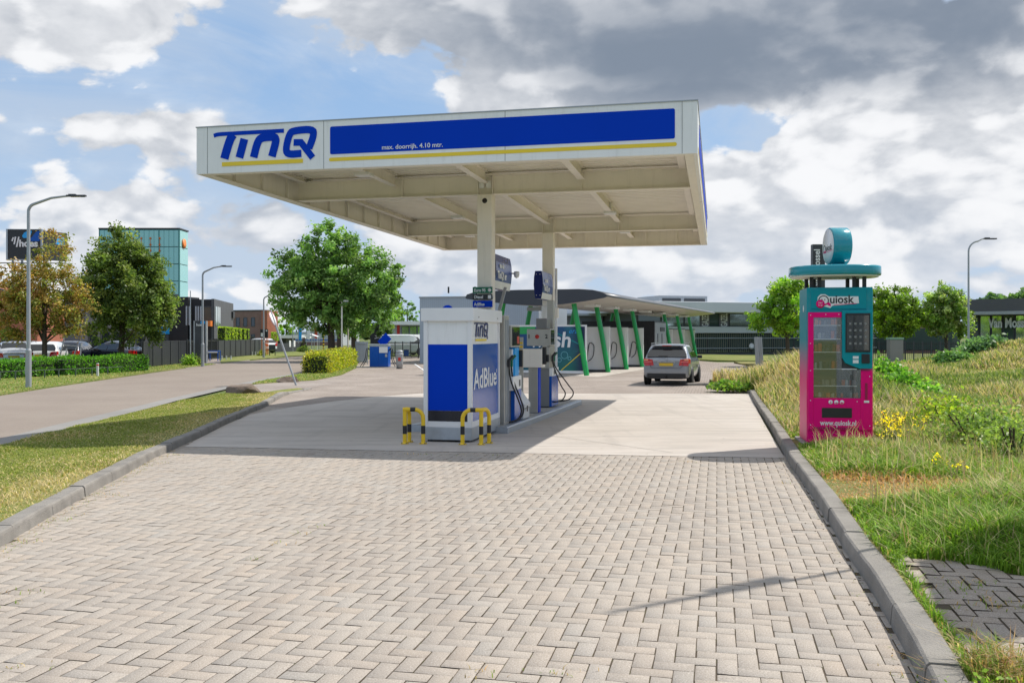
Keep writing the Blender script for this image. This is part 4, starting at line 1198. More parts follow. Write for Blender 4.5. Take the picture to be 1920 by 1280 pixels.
for i in range(K_ + 1):
    y_ = -.65 + RL * i / K_
    # thinner lens towards the back
    f_ = 1 - .25 * i / K_
    rows.append([(x_, y_, 3.74 + (z_ - 3.74) * f_) for x_, z_ in rp_])
for i in range(K_):
    for j in range(n):
        k = (j + 1) % n
        mb.mi = 2 if 9 <= j <= 16 else 1
        mb._new([rows[i][j], rows[i][k], rows[i+1][k], rows[i+1][j]], [(0, 1, 2, 3)], True)
mb.mi = 0; mb.poly(rows[0]); mb.poly(rows[-1][::-1])
bmesh.ops.remove_doubles(mb.bm, verts=mb.bm.verts[:], dist=1e-5)
roofo = mb.build('roof', [M['anthracite'], M['roof_edge'], M['soffit']], wash)
idx = [0, 1, 2, 3, 5.45, 6.7, 8]
for i in idx:
    y_ = 4.1 * i
    mb = MB(); mb.tube([(.0, y_, 0), (-.30, y_, 1.7), (-.66, y_, 3.56)], [.125, .13, .12], 14); c_ = mb.build('column', M['green'], wash)
for i in (0, 1, 2, 3, 5.4):
    y_ = 4.1 * i + .5
    mb = MB(); mb.tube([(-5.0, y_, 0), (-4.35, y_, 3.5)], .12, 12); mb.build('column', M['green'], wash)
M['wash_wall'] = mat('wash_panel', (0.86, 0.84, 0.82), 0.45, var=.05, scale=.6, dirt=.15)
for i in (1, 2, 3, 5.55, 6.8, 8.0):
    y_ = 4.1 * i + (.22 if i < 4 else .2)
    mb = MB(); mb.box((-4.9, y_, .12), (.02 if i < 4 else -.15, y_ + .09, 2.32)); w_ = mb.build('partition_wall', M['wash_wall'], wash)
    mb = MB(); mb.box((-4.9, y_ - .01, 2.3205), (.02 if i < 4 else -.15, y_ + .10, 2.37)); mb.box((-4.9, y_ - .02, .0), (.02 if i < 4 else -.15, y_ + .11, .1195)); mb.build('wall_trim', M['dkgrey'], w_)
    if i in (1, 2, 3):
        mb = MB(); cx_ = -1.3 + .2 * i
        mb.tube(hose([(cx_, y_ - .05, 1.3), (cx_ + .10, y_ - .08, 1.5), (cx_ + .3, y_ - .08, 1.35), (cx_ + .25, y_ - .08, .8), (cx_, y_ - .05, .55)]), .02, 6); mb.bar((cx_ - .10, y_ - .05, .6), (cx_ + .02, y_ - .05, 1.35), .04, .04); mb.build('spray_lance', M['black'], wash)
mb = MB(); mb.box((-4.9, 16.5, 0), (-.12, 20.3, 2.80)); mb.build('plant_room', M['black'], wash)
mb = MB(); mb.box((-.1195, 16.55, .1), (-.08, 20.25, 2.70)); cp = mb.build('control_panel', M['lamp_grey'], wash)
mb = MB()
for y_ in (17.3, 18.7): mb.box((-.0795, y_, .8), (-.05, y_ + .12, 2.0))
mb.box((-.0795, 18.2, 2.15), (-.03, 19.6, 2.4)); mb.build('control_box', M['dkgrey'], cp)
# poster wall at the front
def poster_mat():
    m, t, b, out = new_mat('wash_poster')
    obj = t.node('ShaderNodeTexCoord').outputs['Object']
    sp_ = t.node('ShaderNodeSeparateXYZ'); t.l.new(obj, sp_.inputs[0])
    f_ = t.lin(t.math('ADD', sp_.outputs[2], t.math('MULTIPLY', sp_.outputs[0], -.45)), .4, 3.0)
    n1 = t.noise(obj, 1.6, 5, .6, dist=1.2)
    c = t.mixc(f_, (0.006, 0.16, 0.11), (0.004, 0.06, 0.20))
    c = t.mixc(t.smooth(sp_.outputs[0], -.9, -.2), c, (0.004, 0.018, 0.07))
    c = t.mixc(t.smooth(n1, .55, .75, 0, .5), c, (0.03, 0.30, 0.26))
    t.l.new(c, b.inputs['Base Color']); b.inputs['Roughness'].default_value = .35
    return m
mb = MB(); mb.box((-4.9, .05, .1), (-.02, .13, 2.38)); pw = mb.build('poster_wall', M['wash_wall'], wash)
mb = MB(); mb.box((-4.8, .04, .22), (-.10, .0495, 2.30)); pst = mb.build('poster', poster_mat(), pw)
mb = MB(); mb.box((-4.8, .034, 1.95), (-2.55, .0395, 2.30)); mb.build('poster_header', M['green'], pst)
text_mesh('wash', 1.02, 'lettering', M['white'], pst, T(-.70, .031, 1.34) @ Matrix.Translation((-2.15, 0, 0)), bold=.02, depth=.004, shear=.12)
text_mesh('era', .34, 'lettering', M['cyan'], pst, T(-.90, .031, 1.98), depth=.004, shear=.3)
mb = MB(); stroke(mb, [(-1.9, 2.2), (-.12, 1.35)], .05, .036, .004); mb.build('teal_line', mat('teal_line', (0, .25, .28), .4), pst)
mb = MB(); stroke(mb, [(-1.25, .24), (-.12, 1.2)], .035, .036, .004); mb.build('yellow_line', M['yellow'], pst)
mb = MB()
for cx_, cz_, r_ in ((-1.1, .95, .17), (-.85, .80, .08), (-1.35, .72, .10), (-1.7, .6, .09)):
    stroke(mb, [(cx_ + r_ * math.cos(R(a)), cz_ + r_ * math.sin(R(a))) for a in range(0, 360, 30)], .022, .036, .004, closed=True)
mb.build('bubble', mat('pale_cyan', (.15, .45, .5), .4), pst)
for y_ in (2.2, 6.2, 10.4, 14.8, 19.5, 24.5, 29.5):
    mb = MB(); mb.box((-.75, y_, 3.30), (-.15, y_ + 1.0, 3.42)); mb.box((-.5, y_ + .4, 3.42), (-.44, y_ + .5, 3.62)); mb.build('strip_light', M['white'], wash)
mb = MB(); mb.box((-3.6, 1.8, 3.12), (-2.2, 2.6, 3.30)); mb.build('vent_unit', M['lamp_grey'], wash)
tag(sheet('wash_floor', [(3.5+.5*.938, 43-.5*.345-1), (-1.6, 44.3), (10.6, 77), (16.4, 75.2)], -.001, M['slab']), kind='structure')

# ================================================================== generic boxes with windows
def window(parent, x0, x1, z0, z1, y=0.0, frame=.06, m='glass_dark', fm='dkgrey', bars=0, name='window'):
    mb = MB()
    mb.box((x0, y - .04, z0), (x0 + frame, y + .03, z1)); mb.box((x1 - frame, y - .04, z0), (x1, y + .03, z1))
    mb.box((x0 + frame + .0005, y - .04, z0), (x1 - frame - .0005, y + .03, z0 + frame)); mb.box((x0 + frame + .0005, y - .04, z1 - frame), (x1 - frame - .0005, y + .03, z1))
    for k in range(bars):
        xx = x0 + (x1 - x0) * (k + 1) / (bars + 1); mb.box((xx - .02, y - .035, z0 + frame + .001), (xx + .02, y + .02, z1 - frame - .001))
    w = mb.build(name, M[fm], parent)
    mb = MB(); mb.box((x0 + frame + .001, y - .012, z0 + frame + .001), (x1 - frame - .001, y - .004, z1 - frame - .001)); mb.build('pane', M[m], w)
    return w
def brick_mat(name, c1, c2, mo, w=.21, h=.065):
    m, t, b, out = new_mat(name)
    obj = t.node('ShaderNodeTexCoord').outputs['Object']
    sp_ = t.node('ShaderNodeSeparateXYZ'); t.l.new(obj, sp_.inputs[0])
    cb = t.node('ShaderNodeCombineXYZ'); t.l.new(t.math('ADD', sp_.outputs[0], sp_.outputs[1]), cb.inputs[0]); t.l.new(sp_.outputs[2], cb.inputs[1])
    br = t.node('ShaderNodeTexBrick'); t.l.new(cb.outputs[0], br.inputs[0]); br.inputs['Scale'].default_value = 1
    br.inputs['Brick Width'].default_value = w; br.inputs['Row Height'].default_value = h; br.inputs['Mortar Size'].default_value = .006
    for k, v in (('Color1', c1), ('Color2', c2), ('Mortar', mo)): br.inputs[k].default_value = (*v, 1)
    c = t.mixc(t.smooth(t.noise(obj, .8, 6, .6), .4, .65, 0, .35), br.outputs[0], tuple(x * .7 for x in c1))
    t.l.new(c, b.inputs['Base Color']); b.inputs['Roughness'].default_value = .85
    return m
M['brick_orange'] = brick_mat('orange_brick', (0.36, 0.10, 0.05), (0.42, 0.13, 0.07), (0.30, 0.2, 0.15))
M['brick_pink'] = brick_mat('pink_brick', (0.22, 0.115, 0.095), (0.27, 0.15, 0.125), (0.24, 0.18, 0.16))
M['black_clad'] = mat('black_cladding', (0.009, 0.010, 0.012), .5, var=.2, scale=.5)
M['grey_clad'] = mat('grey_cladding', (0.085, 0.085, 0.092), .55, var=.08, scale=.4)
M['mid_clad'] = mat('mid_grey_cladding', (0.12, 0.125, 0.135), .5, var=.1, scale=.4)
def corr_mat(name, c, pitch=3.0):
    m, t, b, out = new_mat(name)
    obj = t.node('ShaderNodeTexCoord').outputs['Object']
    wv = t.node('ShaderNodeTexWave', wave_type='BANDS', bands_direction='X'); t.l.new(obj, wv.inputs[0]); wv.inputs['Scale'].default_value = pitch
    n = t.noise(obj, .5, 5, .6)
    cc = t.mixc(t.smooth(n, .4, .7, 0, .3), c, tuple(x * .75 for x in c)); cc = t.mixc(t.math('MULTIPLY', wv.outputs['Fac'], .3), cc, tuple(x * .6 for x in c))
    t.l.new(cc, b.inputs['Base Color']); b.inputs['Roughness'].default_value = .45; b.inputs['Metallic'].default_value = .2
    return m
M['corr'] = corr_mat('corrugated_grey', (0.42, 0.47, 0.53), 2.2)
M['silver_clad'] = mat('silver_cladding', (.58, .60, .63), .45, var=.06, scale=.3)
M['fence_slat'] = corr_mat('fence_slats', (0.045, 0.05, 0.057), 6.0)

def bldg(name, label, cat, a, b, top, depth, m, group=None, z=GZ, side=1):
    """box whose front runs from ground point a to b (left to right); returns thing with local x along the front, y backwards"""
    a = Vector(a[:2] + (0,)) if isinstance(a, tuple) else Vector((a.x, a.y, 0)); b = Vector(b[:2] + (0,)) if isinstance(b, tuple) else Vector((b.x, b.y, 0))
    L_ = (b - a).length; rz = math.atan2(b.y - a.y, b.x - a.x)
    t = thing(name, label, cat, (a.x, a.y, z), rz, group)
    mb = MB(); mb.box((0, 0, -.3), (L_, depth, top - z)); w = mb.build('wall', m, t)
    return t, L_, w
def zpy(py, y): return CAM_H + (HY - py) * y / F

# corrugated shed behind the cabinet
sh, L_, _ = bldg('grey_shed', 'grey corrugated shed rising behind the tank cabinet', 'shed', on(787, 62), on(1010, 60), zpy(559, 62), 10, M['corr'])
mb = MB(); mb.box((-.05, -.05, zpy(559, 62) - GZ), (L_ + .05, 10.05, zpy(559, 62) - GZ + .10)); mb.build('roof', M['lamp_grey'], sh)
mb = MB(); mb.box((-.12, 5, 2.2), (.0, 9, 2.8)); mb.box((1.0, 3, 4.85), (1.1, 3.1, 5.3)); mb.build('vent', M['black'], sh)
mb = MB(); mb.lathe([(0, 0), (.42, 0), (.42, .03), (0, .03)], 24, ((842-787)*62/F, -.035, zpy(584, 62) - GZ), 'y'); mb.build('round_sign', M['blue'], sh)
# low grey building under the wash roof
lb, L_, _ = bldg('low_building', 'low dark grey building seen between the fuel pumps and the car wash', 'building', on(925, 96), on(1130, 96), zpy(592, 96), 10, M['mid_clad'])
mb = MB(); mb.box((-.4, -.6, zpy(592, 96) - GZ), (L_ + .4, 10.4, zpy(588, 96) - GZ)); mb.build('roof', M['lamp_grey'], lb)
mb = MB(); mb.box((.5, -.05, 1.6), (L_ - .5, -.005, 2.1)); mb.build('window_band', M['glass_dark'], lb)

# dealership with two glass storeys
DY = 92.0
dl, L_, _ = bldg('car_dealership', 'long two storey dealership with glass walls and a flat grey roof behind the car', 'building', on(1195, DY - 3), on(1640, DY + 6), zpy(576, DY), 22, M['mid_clad'])
zz = lambda py: zpy(py, DY) - GZ
mb = MB(); mb.box((-2.0, -2.6, zz(587)), (L_ + 1, 22, zz(568))); mb.build('roof', M['silver_clad'], dl, bevel=.05)
mb = MB(); mb.box((4, 3, zz(567.5)), (9.5, 8, zz(553))); ru = mb.build('roof_plant', M['lamp_grey'], dl)
mb = MB(); mb.box((4.3, 2.95, zz(566)), (6.4, 2.995, zz(558))); mb.box((6.8, 2.95, zz(566)), (9.2, 2.995, zz(558))); mb.build('louvre', M['dkgrey'], ru)
mb = MB(); mb.box((-.1, -.5, zz(624)), (L_, -.002, zz(612.5))); mb.build('band', M['silver_clad'], dl)
M['curtain'] = mat('reflecting_glass', (0.72, 0.82, 0.75), .08, .9, var=.25, scale=.5)
def facade_glass(parent, L_, y0z, y1z, npan, base, fm='dkgrey', gm='curtain', y=-.02):
    for k in range(npan):
        x0 = L_ * k / npan; x1 = L_ * (k + 1) / npan
        window(parent, x0 + .02, x1 - .02, y0z, y1z, y, .07, gm if (k * 7) % 3 else 'glass_green', fm)
facade_glass(dl, L_, zz(612.4), zz(587.2), 11, 0)
facade_glass(dl, L_, .10, zz(624.2), 11, 0, gm='glass_green')
mb = MB()
for k in range(60):
    x_ = 3.5 + .22 * k; mb.box((x_, -.22, .2), (x_ + .04, -.17, zz(624.5)))
mb.build('vertical_slats', mat('ochre_slat', (.22, .22, .17), .6), dl)
mb = MB(); mb.box((0, -.30, 1.55), (L_, -.24, 1.62)); mb.box((0, -.30, .55), (L_, -.24, .62)); mb.build('rail', M['galv'], dl)
for px_ in (1304, 1338):
    mb = MB(); x_ = (px_ - 1195) / 445 * L_; mb.box((x_, -.12, zz(612)), (x_ + 1.05, -.07, zz(588))); bn_ = mb.build('banner', mat('mauve_banner', (.14, .13, .15), .6), dl)
    text_mesh('GAZELLE', 1.05, 'lettering', M['white'], bn_, Matrix.Translation((x_ + .9, -.125, zz(612.5))) @ Matrix.Rotation(R(-90), 4, 'Y'), bold=.01, depth=.005, xs=.42)
mb = MB(); mb.lathe([(0, 0), (.30, 0), (.30, .05), (0, .05)], 18, ((1395-1195)/445*L_, -.36, zz(649)), 'y'); mb.build('disc_sign', M['white'], dl)
# showroom at the right edge
VY = 72.0
vm, L_, _ = bldg('showroom', 'wide glass showroom with a grey roof and white shop lettering at the right edge', 'building', on(1815, VY), on(2150, VY - 8), zpy(566, VY), 16, M['mid_clad'])
zv = lambda py: zpy(py, VY) - GZ
mb = MB(); mb.box((-1.9, -1.6, zv(585)), (L_, 16, zv(563))); rf_ = mb.build('roof', M['grey_clad'], vm)
mb = MB(); mb.box((-2.0, -1.7, zv(591)), (L_, 14, zv(585.2))); mb.build('roof_edge', M['lamp_grey'], vm)
facade_glass(vm, L_, .5, zv(591.4), 14, 0, gm='curtain')
text_mesh('Van Mossel', 1.02, 'lettering', M['white'], vm, T((1853 - 1815) / 1720 * VY, -.35, zv(614)), bold=.03, depth=.03, xs=.62)
text_mesh('MEGA', .72, 'lettering', M['white'], vm, T((1905 - 1815) / 1720 * VY, -.35, zv(614)), bold=.0, depth=.03, xs=.75)
# reddish and white low buildings between the trees
b3, L_, _ = bldg('brown_building', 'low brown and grey building glimpsed between the two round trees on the right', 'building', on(1640, 100), on(1800, 98), zpy(577, 100), 10, M['brick_pink'])
mb = MB(); mb.box((0, -.1, .3), (L_, -.005, 2.6)); mb.build('window_band', M['glass_green'], b3)

# ---- left side of the road
ob, L_, _ = bldg('orange_brick_building', 'orange brick building behind the parked cars at the left edge', 'building', on(-260, 66), on(70, 66), zpy(560, 66), 4, M['brick_orange'])
zo = lambda py: zpy(py, 66) - GZ
mb = MB(); mb.prism([(0, zo(560)), (L_, zo(560)), (L_ - 4.4, zo(531)), (0, zo(531))], 4, Matrix.Identity(4)); mb.build('gable', M['brick_orange'], ob)
mb = MB(); mb.bar((L_ + .1, -.1, zo(562)), (L_ - 4.5, -.1, zo(529.5)), .25, .15); mb.bar((L_ - 4.5, -.1, zo(529.5)), (0, -.1, zo(529.5)), .25, .15); mb.build('roof_edge', M['dkgrey'], ob)
for x_ in (4.0, 8.2, L_ - 2.6): window(ob, x_, x_ + 1.6, .6, 2.2, 0, .08)
# ochre and grey low building between the trees
gb, L_, _ = bldg('grey_building', 'grey building with light blue signs behind the dark green tree', 'building', on(150, 84), on(333, 92), zpy(552, 88), 3, M['grey_clad'])
zb = lambda py: zpy(py, 90) - GZ
mb = MB(); mb.box((-.1, -.1, zb(553)), (L_ + .05, 3, zb(550))); mb.build('roof_edge', M['dkgrey'], gb)
mb = MB(); mb.box((L_ - 3.6, -.08, zb(626)), (L_ - .6, -.005, zb(612))); mb.build('sign_panel', M['cyan'], gb)
mb = MB(); mb.box((L_ - 2.1, -.16, zb(608)), (L_ - 1.2, -.005, zb(572))); sg_ = mb.build('sign_panel', M['cyan'], gb)
mb = MB()
for k in range(4): mb.box((L_ - 1.95, -.18, zb(604 - 8 * k)), (L_ - 1.4, -.165, zb(600 - 8 * k)))
mb.build('sign_mark', M['white'], sg_)
window(gb, L_ - 3.2, L_ - 1.3, .4, zb(628), 0, .08)
for k in range(5): window(gb, .8 + 1.2 * k, 1.7 + 1.2 * k, .5, 2.2, 0, .07)
# teal glass tower
TY = 125.0
tw, L_, _ = bldg('glass_tower', 'tall teal glass tower with an orange emblem near its top corner', 'tower', on(187, TY), on(336, TY), zpy(430, TY), 3.2, mat('tower_core', (0.03, .12, .12), .6))
ztw = lambda py: zpy(py, TY) - GZ
M['teal_glass'] = glass_mat('teal_glass', (0.26, 0.58, 0.58), .12)
for r_ in range(7):
    for c_ in range(4):
        x0 = L_ * c_ / 4; x1 = L_ * (c_ + 1) / 4
        z0 = ztw(655 - 32 * r_); z1 = ztw(655 - 32 * (r_ + 1))
        mb = MB(); mb.box((x0 + .05, -.12, z0 + .05), (x1 - .05, -.02, z1 - .05)); mb.build('glass_panel', M['teal_glass'], tw)
    mb = MB(); mb.box((L_ + .02, .05, ztw(655 - 32 * r_) + .05), (L_ + .10, 3.1, ztw(655 - 32 * (r_ + 1)) - .05)); mb.build('glass_panel', M['teal_glass'], tw)
mb = MB()
for c_ in range(5): mb.box((L_ * c_ / 4 - .06, -.16, 0), (L_ * c_ / 4 + .06, -.02, ztw(430)))
for c_ in range(17): mb.box((L_ * c_ / 16 - .015, -.14, 0), (L_ * c_ / 16 + .015, -.121, ztw(430)))
mb.build('mullion', mat('tower_steel', (.05, .20, .20), .5), tw)
mb = MB(); mb.box((-.1, -.2, ztw(430)), (L_ + .15, 3.3, ztw(427.5))); mb.build('roof_edge', M['dkgrey'], tw)
mb = MB()
for k in range(5):
    x_ = L_ * (.28 + .115 * k + .02)
    for py in (447, 459, 470): mb.lathe([(0, 0), (.14, 0), (.14, .05), (0, .05)], 8, (x_, -.22, ztw(py)), 'y')
    mb.bar((x_, -.2, ztw(446)), (x_, -.2, ztw(474)), .04)
mb.build('ornament', M['orange'], tw)
mb = MB(); mb.lathe([(0, 0), (.65, 0), (.65, .15), (0, .15)], 20, (L_ + .102, 1.4, ztw(455)), 'x'); mb.build('emblem', M['orange'], tw)
# black office
BY = 96.0
oa, ob_, oc = on(333, BY - 4.5), on(400.4, BY - 5), on(436.5, BY + 9)
bo = thing('black_office', 'black and grey office building with slit windows behind the dark slat fence', 'building', (oa.x, oa.y, GZ), math.atan2(ob_.y - oa.y, ob_.x - oa.x))
def bol(p):
    d = Vector((p.x - oa.x, p.y - oa.y, 0)); d.rotate(Matrix.Rotation(-bo.rotation_euler.z, 3, 'Z')); return d
L_ = (Vector((ob_.x, ob_.y, 0)) - Vector((oa.x, oa.y, 0))).length
fc_ = bol(oc); base_ = [Vector((0, 0, -.3)), Vector((L_, 0, -.3)), Vector((fc_.x, fc_.y, -.3)), Vector((fc_.x - L_, fc_.y, -.3))]
bt_ = zpy(561, BY - 5) - GZ
mb = MB(); mb._new(base_ + [Vector((p.x, p.y, bt_)) for p in base_], [(3, 2, 1, 0), (4, 5, 6, 7), (0, 1, 5, 4), (1, 2, 6, 5), (2, 3, 7, 6), (3, 0, 4, 7)]); mb.build('wall', M['black_clad'], bo)
zk = lambda py: zpy(py, BY - 3) - GZ
mb = MB(); mb.box((-.9, -.4, -.3), (1.3, 2, zk(558))); mb.build('wing', M['black_clad'], bo)
for px_ in (352, 357.5, 366, 370.5, 375): 
    x_ = (px_ - 333) / 67 * L_; mb = MB(); mb.box((x_, -.42 if px_ < 358 else -.03, zk(610)), (x_ + .16, -.005 if px_ > 358 else -.401, zk(575))); mb.build('slit_window', M['galv'], bo)
window(bo, (381 - 333) / 67 * L_, (397 - 333) / 67 * L_, zk(611), zk(575), 0, .1, 'glass_green')
mb = MB(); mb.box(((381-333)/67*L_, -.5, zk(612)), ((388 - 333) / 67 * L_ + .6, -.05, zk(602))); mb.build('planter', M['orange'], bo)
# grey flank receding
fk_a, fk_b = ob_, oc
d_ = (fk_b - fk_a); La = d_.length; fk = math.atan2(d_.y, d_.x) - (bo.rotation_euler.z)
mb = MB(); mb.M = Matrix.Translation((L_, 0, 0)) @ Matrix.Rotation(fk, 4, 'Z'); mb.box((.01, -.06, -.3), (La, .2, zk(561.6))); mb.build('flank', M['grey_clad'], bo)
for px_, w_ in ((402, .5), (405.5, .5), (409, .5)):
    mb = MB(); mb.M = Matrix.Translation((L_, 0, 0)) @ Matrix.Rotation(fk, 4, 'Z'); x_ = (px_ - 400.4) / 36 * La * .85
    mb.box((x_ + .1, -.12, zk(611)), (x_ + .1 + w_ * 1.6, -.061, zk(575))); mb.build('slit_window', M['curtain'], bo)
mb = MB(); mb.M = Matrix.Translation((L_, 0, 0)) @ Matrix.Rotation(fk, 4, 'Z'); mb.box((La - 1.6, -.25, zk(592)), (La - .2, -.03, zk(579))); mb.build('sign_box', M['black'], bo)
# pink brick house
pbk, L_, _ = bldg('pink_brick_building', 'pinkish brown brick building with three square upper windows', 'building', on(437, 128), on(492.5, 126), zpy(582, 127), 2, M['brick_pink'])
zp = lambda py: zpy(py, 127) - GZ
mb = MB(); mb.box((-.05, -.08, zp(583)), (L_ + .08, 2, zp(581))); mb.build('roof_edge', M['dkgrey'], pbk)
for px_ in (442.5, 456.5, 471):
    x_ = (px_ - 437) / 55.5 * L_; window(pbk, x_, x_ + .68, zp(612), zp(595), 0, .07, bars=0)
for px_ in (456.5, 471): 
    x_ = (px_ - 437) / 55.5 * L_; window(pbk, x_, x_ + .68, zp(641), zp(626), 0, .07)
# side of it
mb = MB(); mb.box((L_ + .001, -.3, -.3), (L_ + 1.0, 2, zp(583))); mb.build('wall', M['brick_orange'], pbk)
# white house and grey sheds beyond
wh, L_, _ = bldg('white_building', 'white building beside the pink brick building, behind the leaning sign', 'building', on(501, 150), on(514, 150), zpy(599, 150), 3, M['dirty_white'])
for k in range(4): window(wh, .12 + .26 * k, .32 + .26 * k, zpy(622, 150) - GZ, zpy(610, 150) - GZ, 0, .02)
gs, L_, _ = bldg('warehouse', 'long pale grey warehouse with a blue stripe behind the three flags', 'warehouse', on(540, 170), on(640, 170), zpy(622, 170), 20, mat('pale_clad', (.42, .44, .47), .5, var=.05, scale=.3))
mb = MB(); mb.box((0, -.06, zpy(638, 170) - GZ), (L_, -.005, zpy(636.5, 170) - GZ)); mb.build('stripe', M['blue2'], gs)
mb = MB(); mb.box((0, -.05, 0), (L_, -.004, zpy(641, 170) - GZ)); mb.build('base_wall', M['brick_pink'], gs)
fc, L_, _ = bldg('filling_kiosk', 'low building with a wide flat white roof beyond the leaning sign', 'building', on(500, 140), on(536, 140), zpy(634, 140), 6, M['grey_clad'])
mb = MB(); mb.box((-.5, -2, zpy(633.8, 140) - GZ), (L_ + 2.5, 7, zpy(628, 140) - GZ)); mb.build('roof', M['white_panel'], fc)
mk, L_, _ = bldg('dark_wall', 'low dark wall with white posters across the road beyond the leaning sign', 'wall', on(515, 105), on(566, 112), zpy(643.5, 108), .3, M['dkgrey'])
for px_ in (541, 549.5): 
    x_ = (px_ - 515) / 51 * L_; mb = MB(); mb.box((x_, -.05, .5), (x_ + .42, -.003, 1.25)); mb.build('poster', M['white'], mk)
# grey van dealer building behind the vans
vb, L_, _ = bldg('glass_fronted_building', 'small grey building with a glass front behind the white vans', 'building', on(735, 105), on(800, 105), zpy(603, 105), 12, M['galv'])
zq = lambda py: zpy(py, 105) - GZ
mb = MB(); mb.box((-.4, -1, zq(609)), (L_ + 1, 12, zq(602.5))); mb.build('roof', M['white_panel'], vb)
mb = MB(); mb.box((.6, -.3, 0), (.9, -.01, zq(609))); mb.build('red_post', M['red'], vb)
for k in range(3): window(vb, 1.1 + .9 * k, 1.95 + .9 * k, .3, zq(611), 0, .06, 'curtain')

# ================================================================== billboard
by = 78.0
bb = thing('billboard', 'dark billboard on two posts above the orange brick building, lettered hoes', 'billboard', on(15, by), R(3))
zl = lambda py: zpy(py, by) - GZ
kx_ = by / F
mb = MB(); mb.box((0, 0, zl(486)), (60 * kx_, .25, zl(430.5))); pn = mb.build('panel', mat('charcoal_print', (.028, .03, .034), .5), bb)
mb = MB(); mb.box((-.14, -.06, zl(487)), (-.001, .3, zl(429.5))); mb.box((60 * kx_ + .001, -.06, zl(487)), (60 * kx_ + .12, .3, zl(429.5))); mb.box((-.14, -.07, zl(487.5)), (60 * kx_ + .12, .3, zl(486.1))); mb.box((-.14, -.07, zl(430.4)), (60 * kx_ + .12, .3, zl(429.4))); mb.build('frame', M['galv'], bb)
# second face, turned away
MS = Matrix.Translation((60 * kx_ + .12, .1, 0)) @ Matrix.Rotation(R(62), 4, 'Z')
mb = MB(); mb.M = MS; mb.box((.02, 0, zl(486)), (2.4, .2, zl(431.5))); pn2 = mb.build('panel', mat('charcoal_print', (.028, .03, .034), .5), bb)
mb = MB(); mb.M = MS; mb.prism([(1.2, zl(455)), (2.2, zl(455)), (2.0, zl(437)), (1.5, zl(437))], -.02, T(0, -.001)); mb.build('petal', M['cyan'], pn2)
mb = MB(); mb.prism([((26 + 0) * kx_, zl(442)), (30 * kx_, zl(436)), (38 * kx_, zl(432)), (44 * kx_, zl(433)), (42 * kx_, zl(440)), (34 * kx_, zl(446)), (28 * kx_, zl(446))], -.03, T(0, -.001)); mb.build('petal', M['cyan'], pn)
mb = MB(); mb.prism([(44 * kx_, zl(444)), (52 * kx_, zl(434)), (58 * kx_, zl(432)), (58 * kx_, zl(452)), (44 * kx_, zl(452)), (38 * kx_, zl(449))], -.03, T(0, -.001)); mb.build('petal', M['blue2'], pn)
mb = MB()
for k, (xa, ya, xb, yb) in enumerate(((10, 445, 7.5, 452), (14, 444, 11.5, 458), (20, 444, 16, 463))): stroke(mb, [(xa * kx_, zl(ya)), (xb * kx_, zl(yb))], 2.6 * kx_, -.003, .03)
mb.build('logo_bar', M['white'], pn)
text_mesh('hoes', 13 * kx_ * 1.35, 'lettering', M['white'], pn, T(20.5 * kx_, -.02, zl(462)), bold=.03, depth=.02, xs=1.02)
mb = MB(); mb.box((6 * kx_, .05, 0), (9 * kx_, .2, zl(487.6))); mb.box((23 * kx_, .05, 0), (26 * kx_, .2, zl(487.6))); mb.build('post', M['lamp_grey'], bb)
mb = MB(); mb.bar((-2, .0, zl(493)), (107 * kx_, 0, zl(493)), .08); mb.build('cross_bar', M['dkgrey'], bb)

# ================================================================== pylon and totem signs
py_ = thing('pylon_sign', 'dark pylon sign lettered Mossel rising behind the vending kiosk', 'sign', on(1524, 60), R(-3))
kp = 60 / F
mb = MB(); mb.box((0, 0, zpy(640, 60) - GZ), (17 * kp, .5, zpy(458, 60) - GZ)); p_ = mb.build('panel', mat('pylon_grey', (.045, .045, .05), .5), py_)
mb = MB(); mb.box((17.001 * kp, .05, 0), (23 * kp, .45, zpy(458.5, 60) - GZ)); mb.build('side', M['dkgrey'], py_)
text_mesh('Van Mossel', 10 * kp * 1.55, 'lettering', M['white'], p_, Matrix.Translation((12.5 * kp, -.03, zpy(537, 60) - GZ)) @ Matrix.Rotation(R(-90), 4, 'Y'), bold=.012, depth=.02, xs=.98)
t2 = thing('totem_sign', 'grey and black totem sign with a small blue and white mark behind the street lamp', 'sign', on(363, 62), R(2))
kt = 62 / F
mb = MB(); mb.box((2.6 * kt, 0, 0), (22 * kt, .25, zpy(601, 62) - GZ)); p_ = mb.build('panel', M['dkgrey'], t2)
mb = MB(); mb.box((0, -.02, 0), (2.5 * kt, .27, zpy(601.5, 62) - GZ)); mb.box((22.1 * kt, -.02, 0), (24 * kt, .27, zpy(601.5, 62) - GZ)); mb.build('post', M['lamp_grey'], t2)
text_mesh('hoes', 7 * kt, 'lettering', M['white'], p_, T(5 * kt, -.01, zpy(611, 62) - GZ), bold=.006, depth=.006)
mb = MB(); mb.box((13 * kt, -.02, zpy(607, 62) - GZ), (21 * kt, -.001, zpy(602, 62) - GZ)); mb.build('logo_patch', M['cyan'], p_)
t3 = thing('totem_sign', 'black totem sign on red posts in front of the pink brick building', 'sign', on(488, 88), 0)
kt = 88 / F
mb = MB(); mb.box((0, 0, zpy(633, 88) - GZ), (14 * kt, .2, zpy(617, 88) - GZ)); p_ = mb.build('panel', M['black'], t3)
mb = MB()
for k in range(5): mb.box((.1 + 2.8 * kt * k, .05, 0), (.1 + 2.8 * kt * k + .06, .12, zpy(633.1, 88) - GZ))
mb.build('post', M['orange'], t3)
mb = MB(); mb.box((1.2 * kt, -.02, zpy(631, 88) - GZ), (5 * kt, -.001, zpy(624, 88) - GZ)); mb.box((10.5 * kt, -.02, zpy(621, 88) - GZ), (13 * kt, -.001, zpy(618.5, 88) - GZ)); mb.build('sign_mark', M['white'], p_)

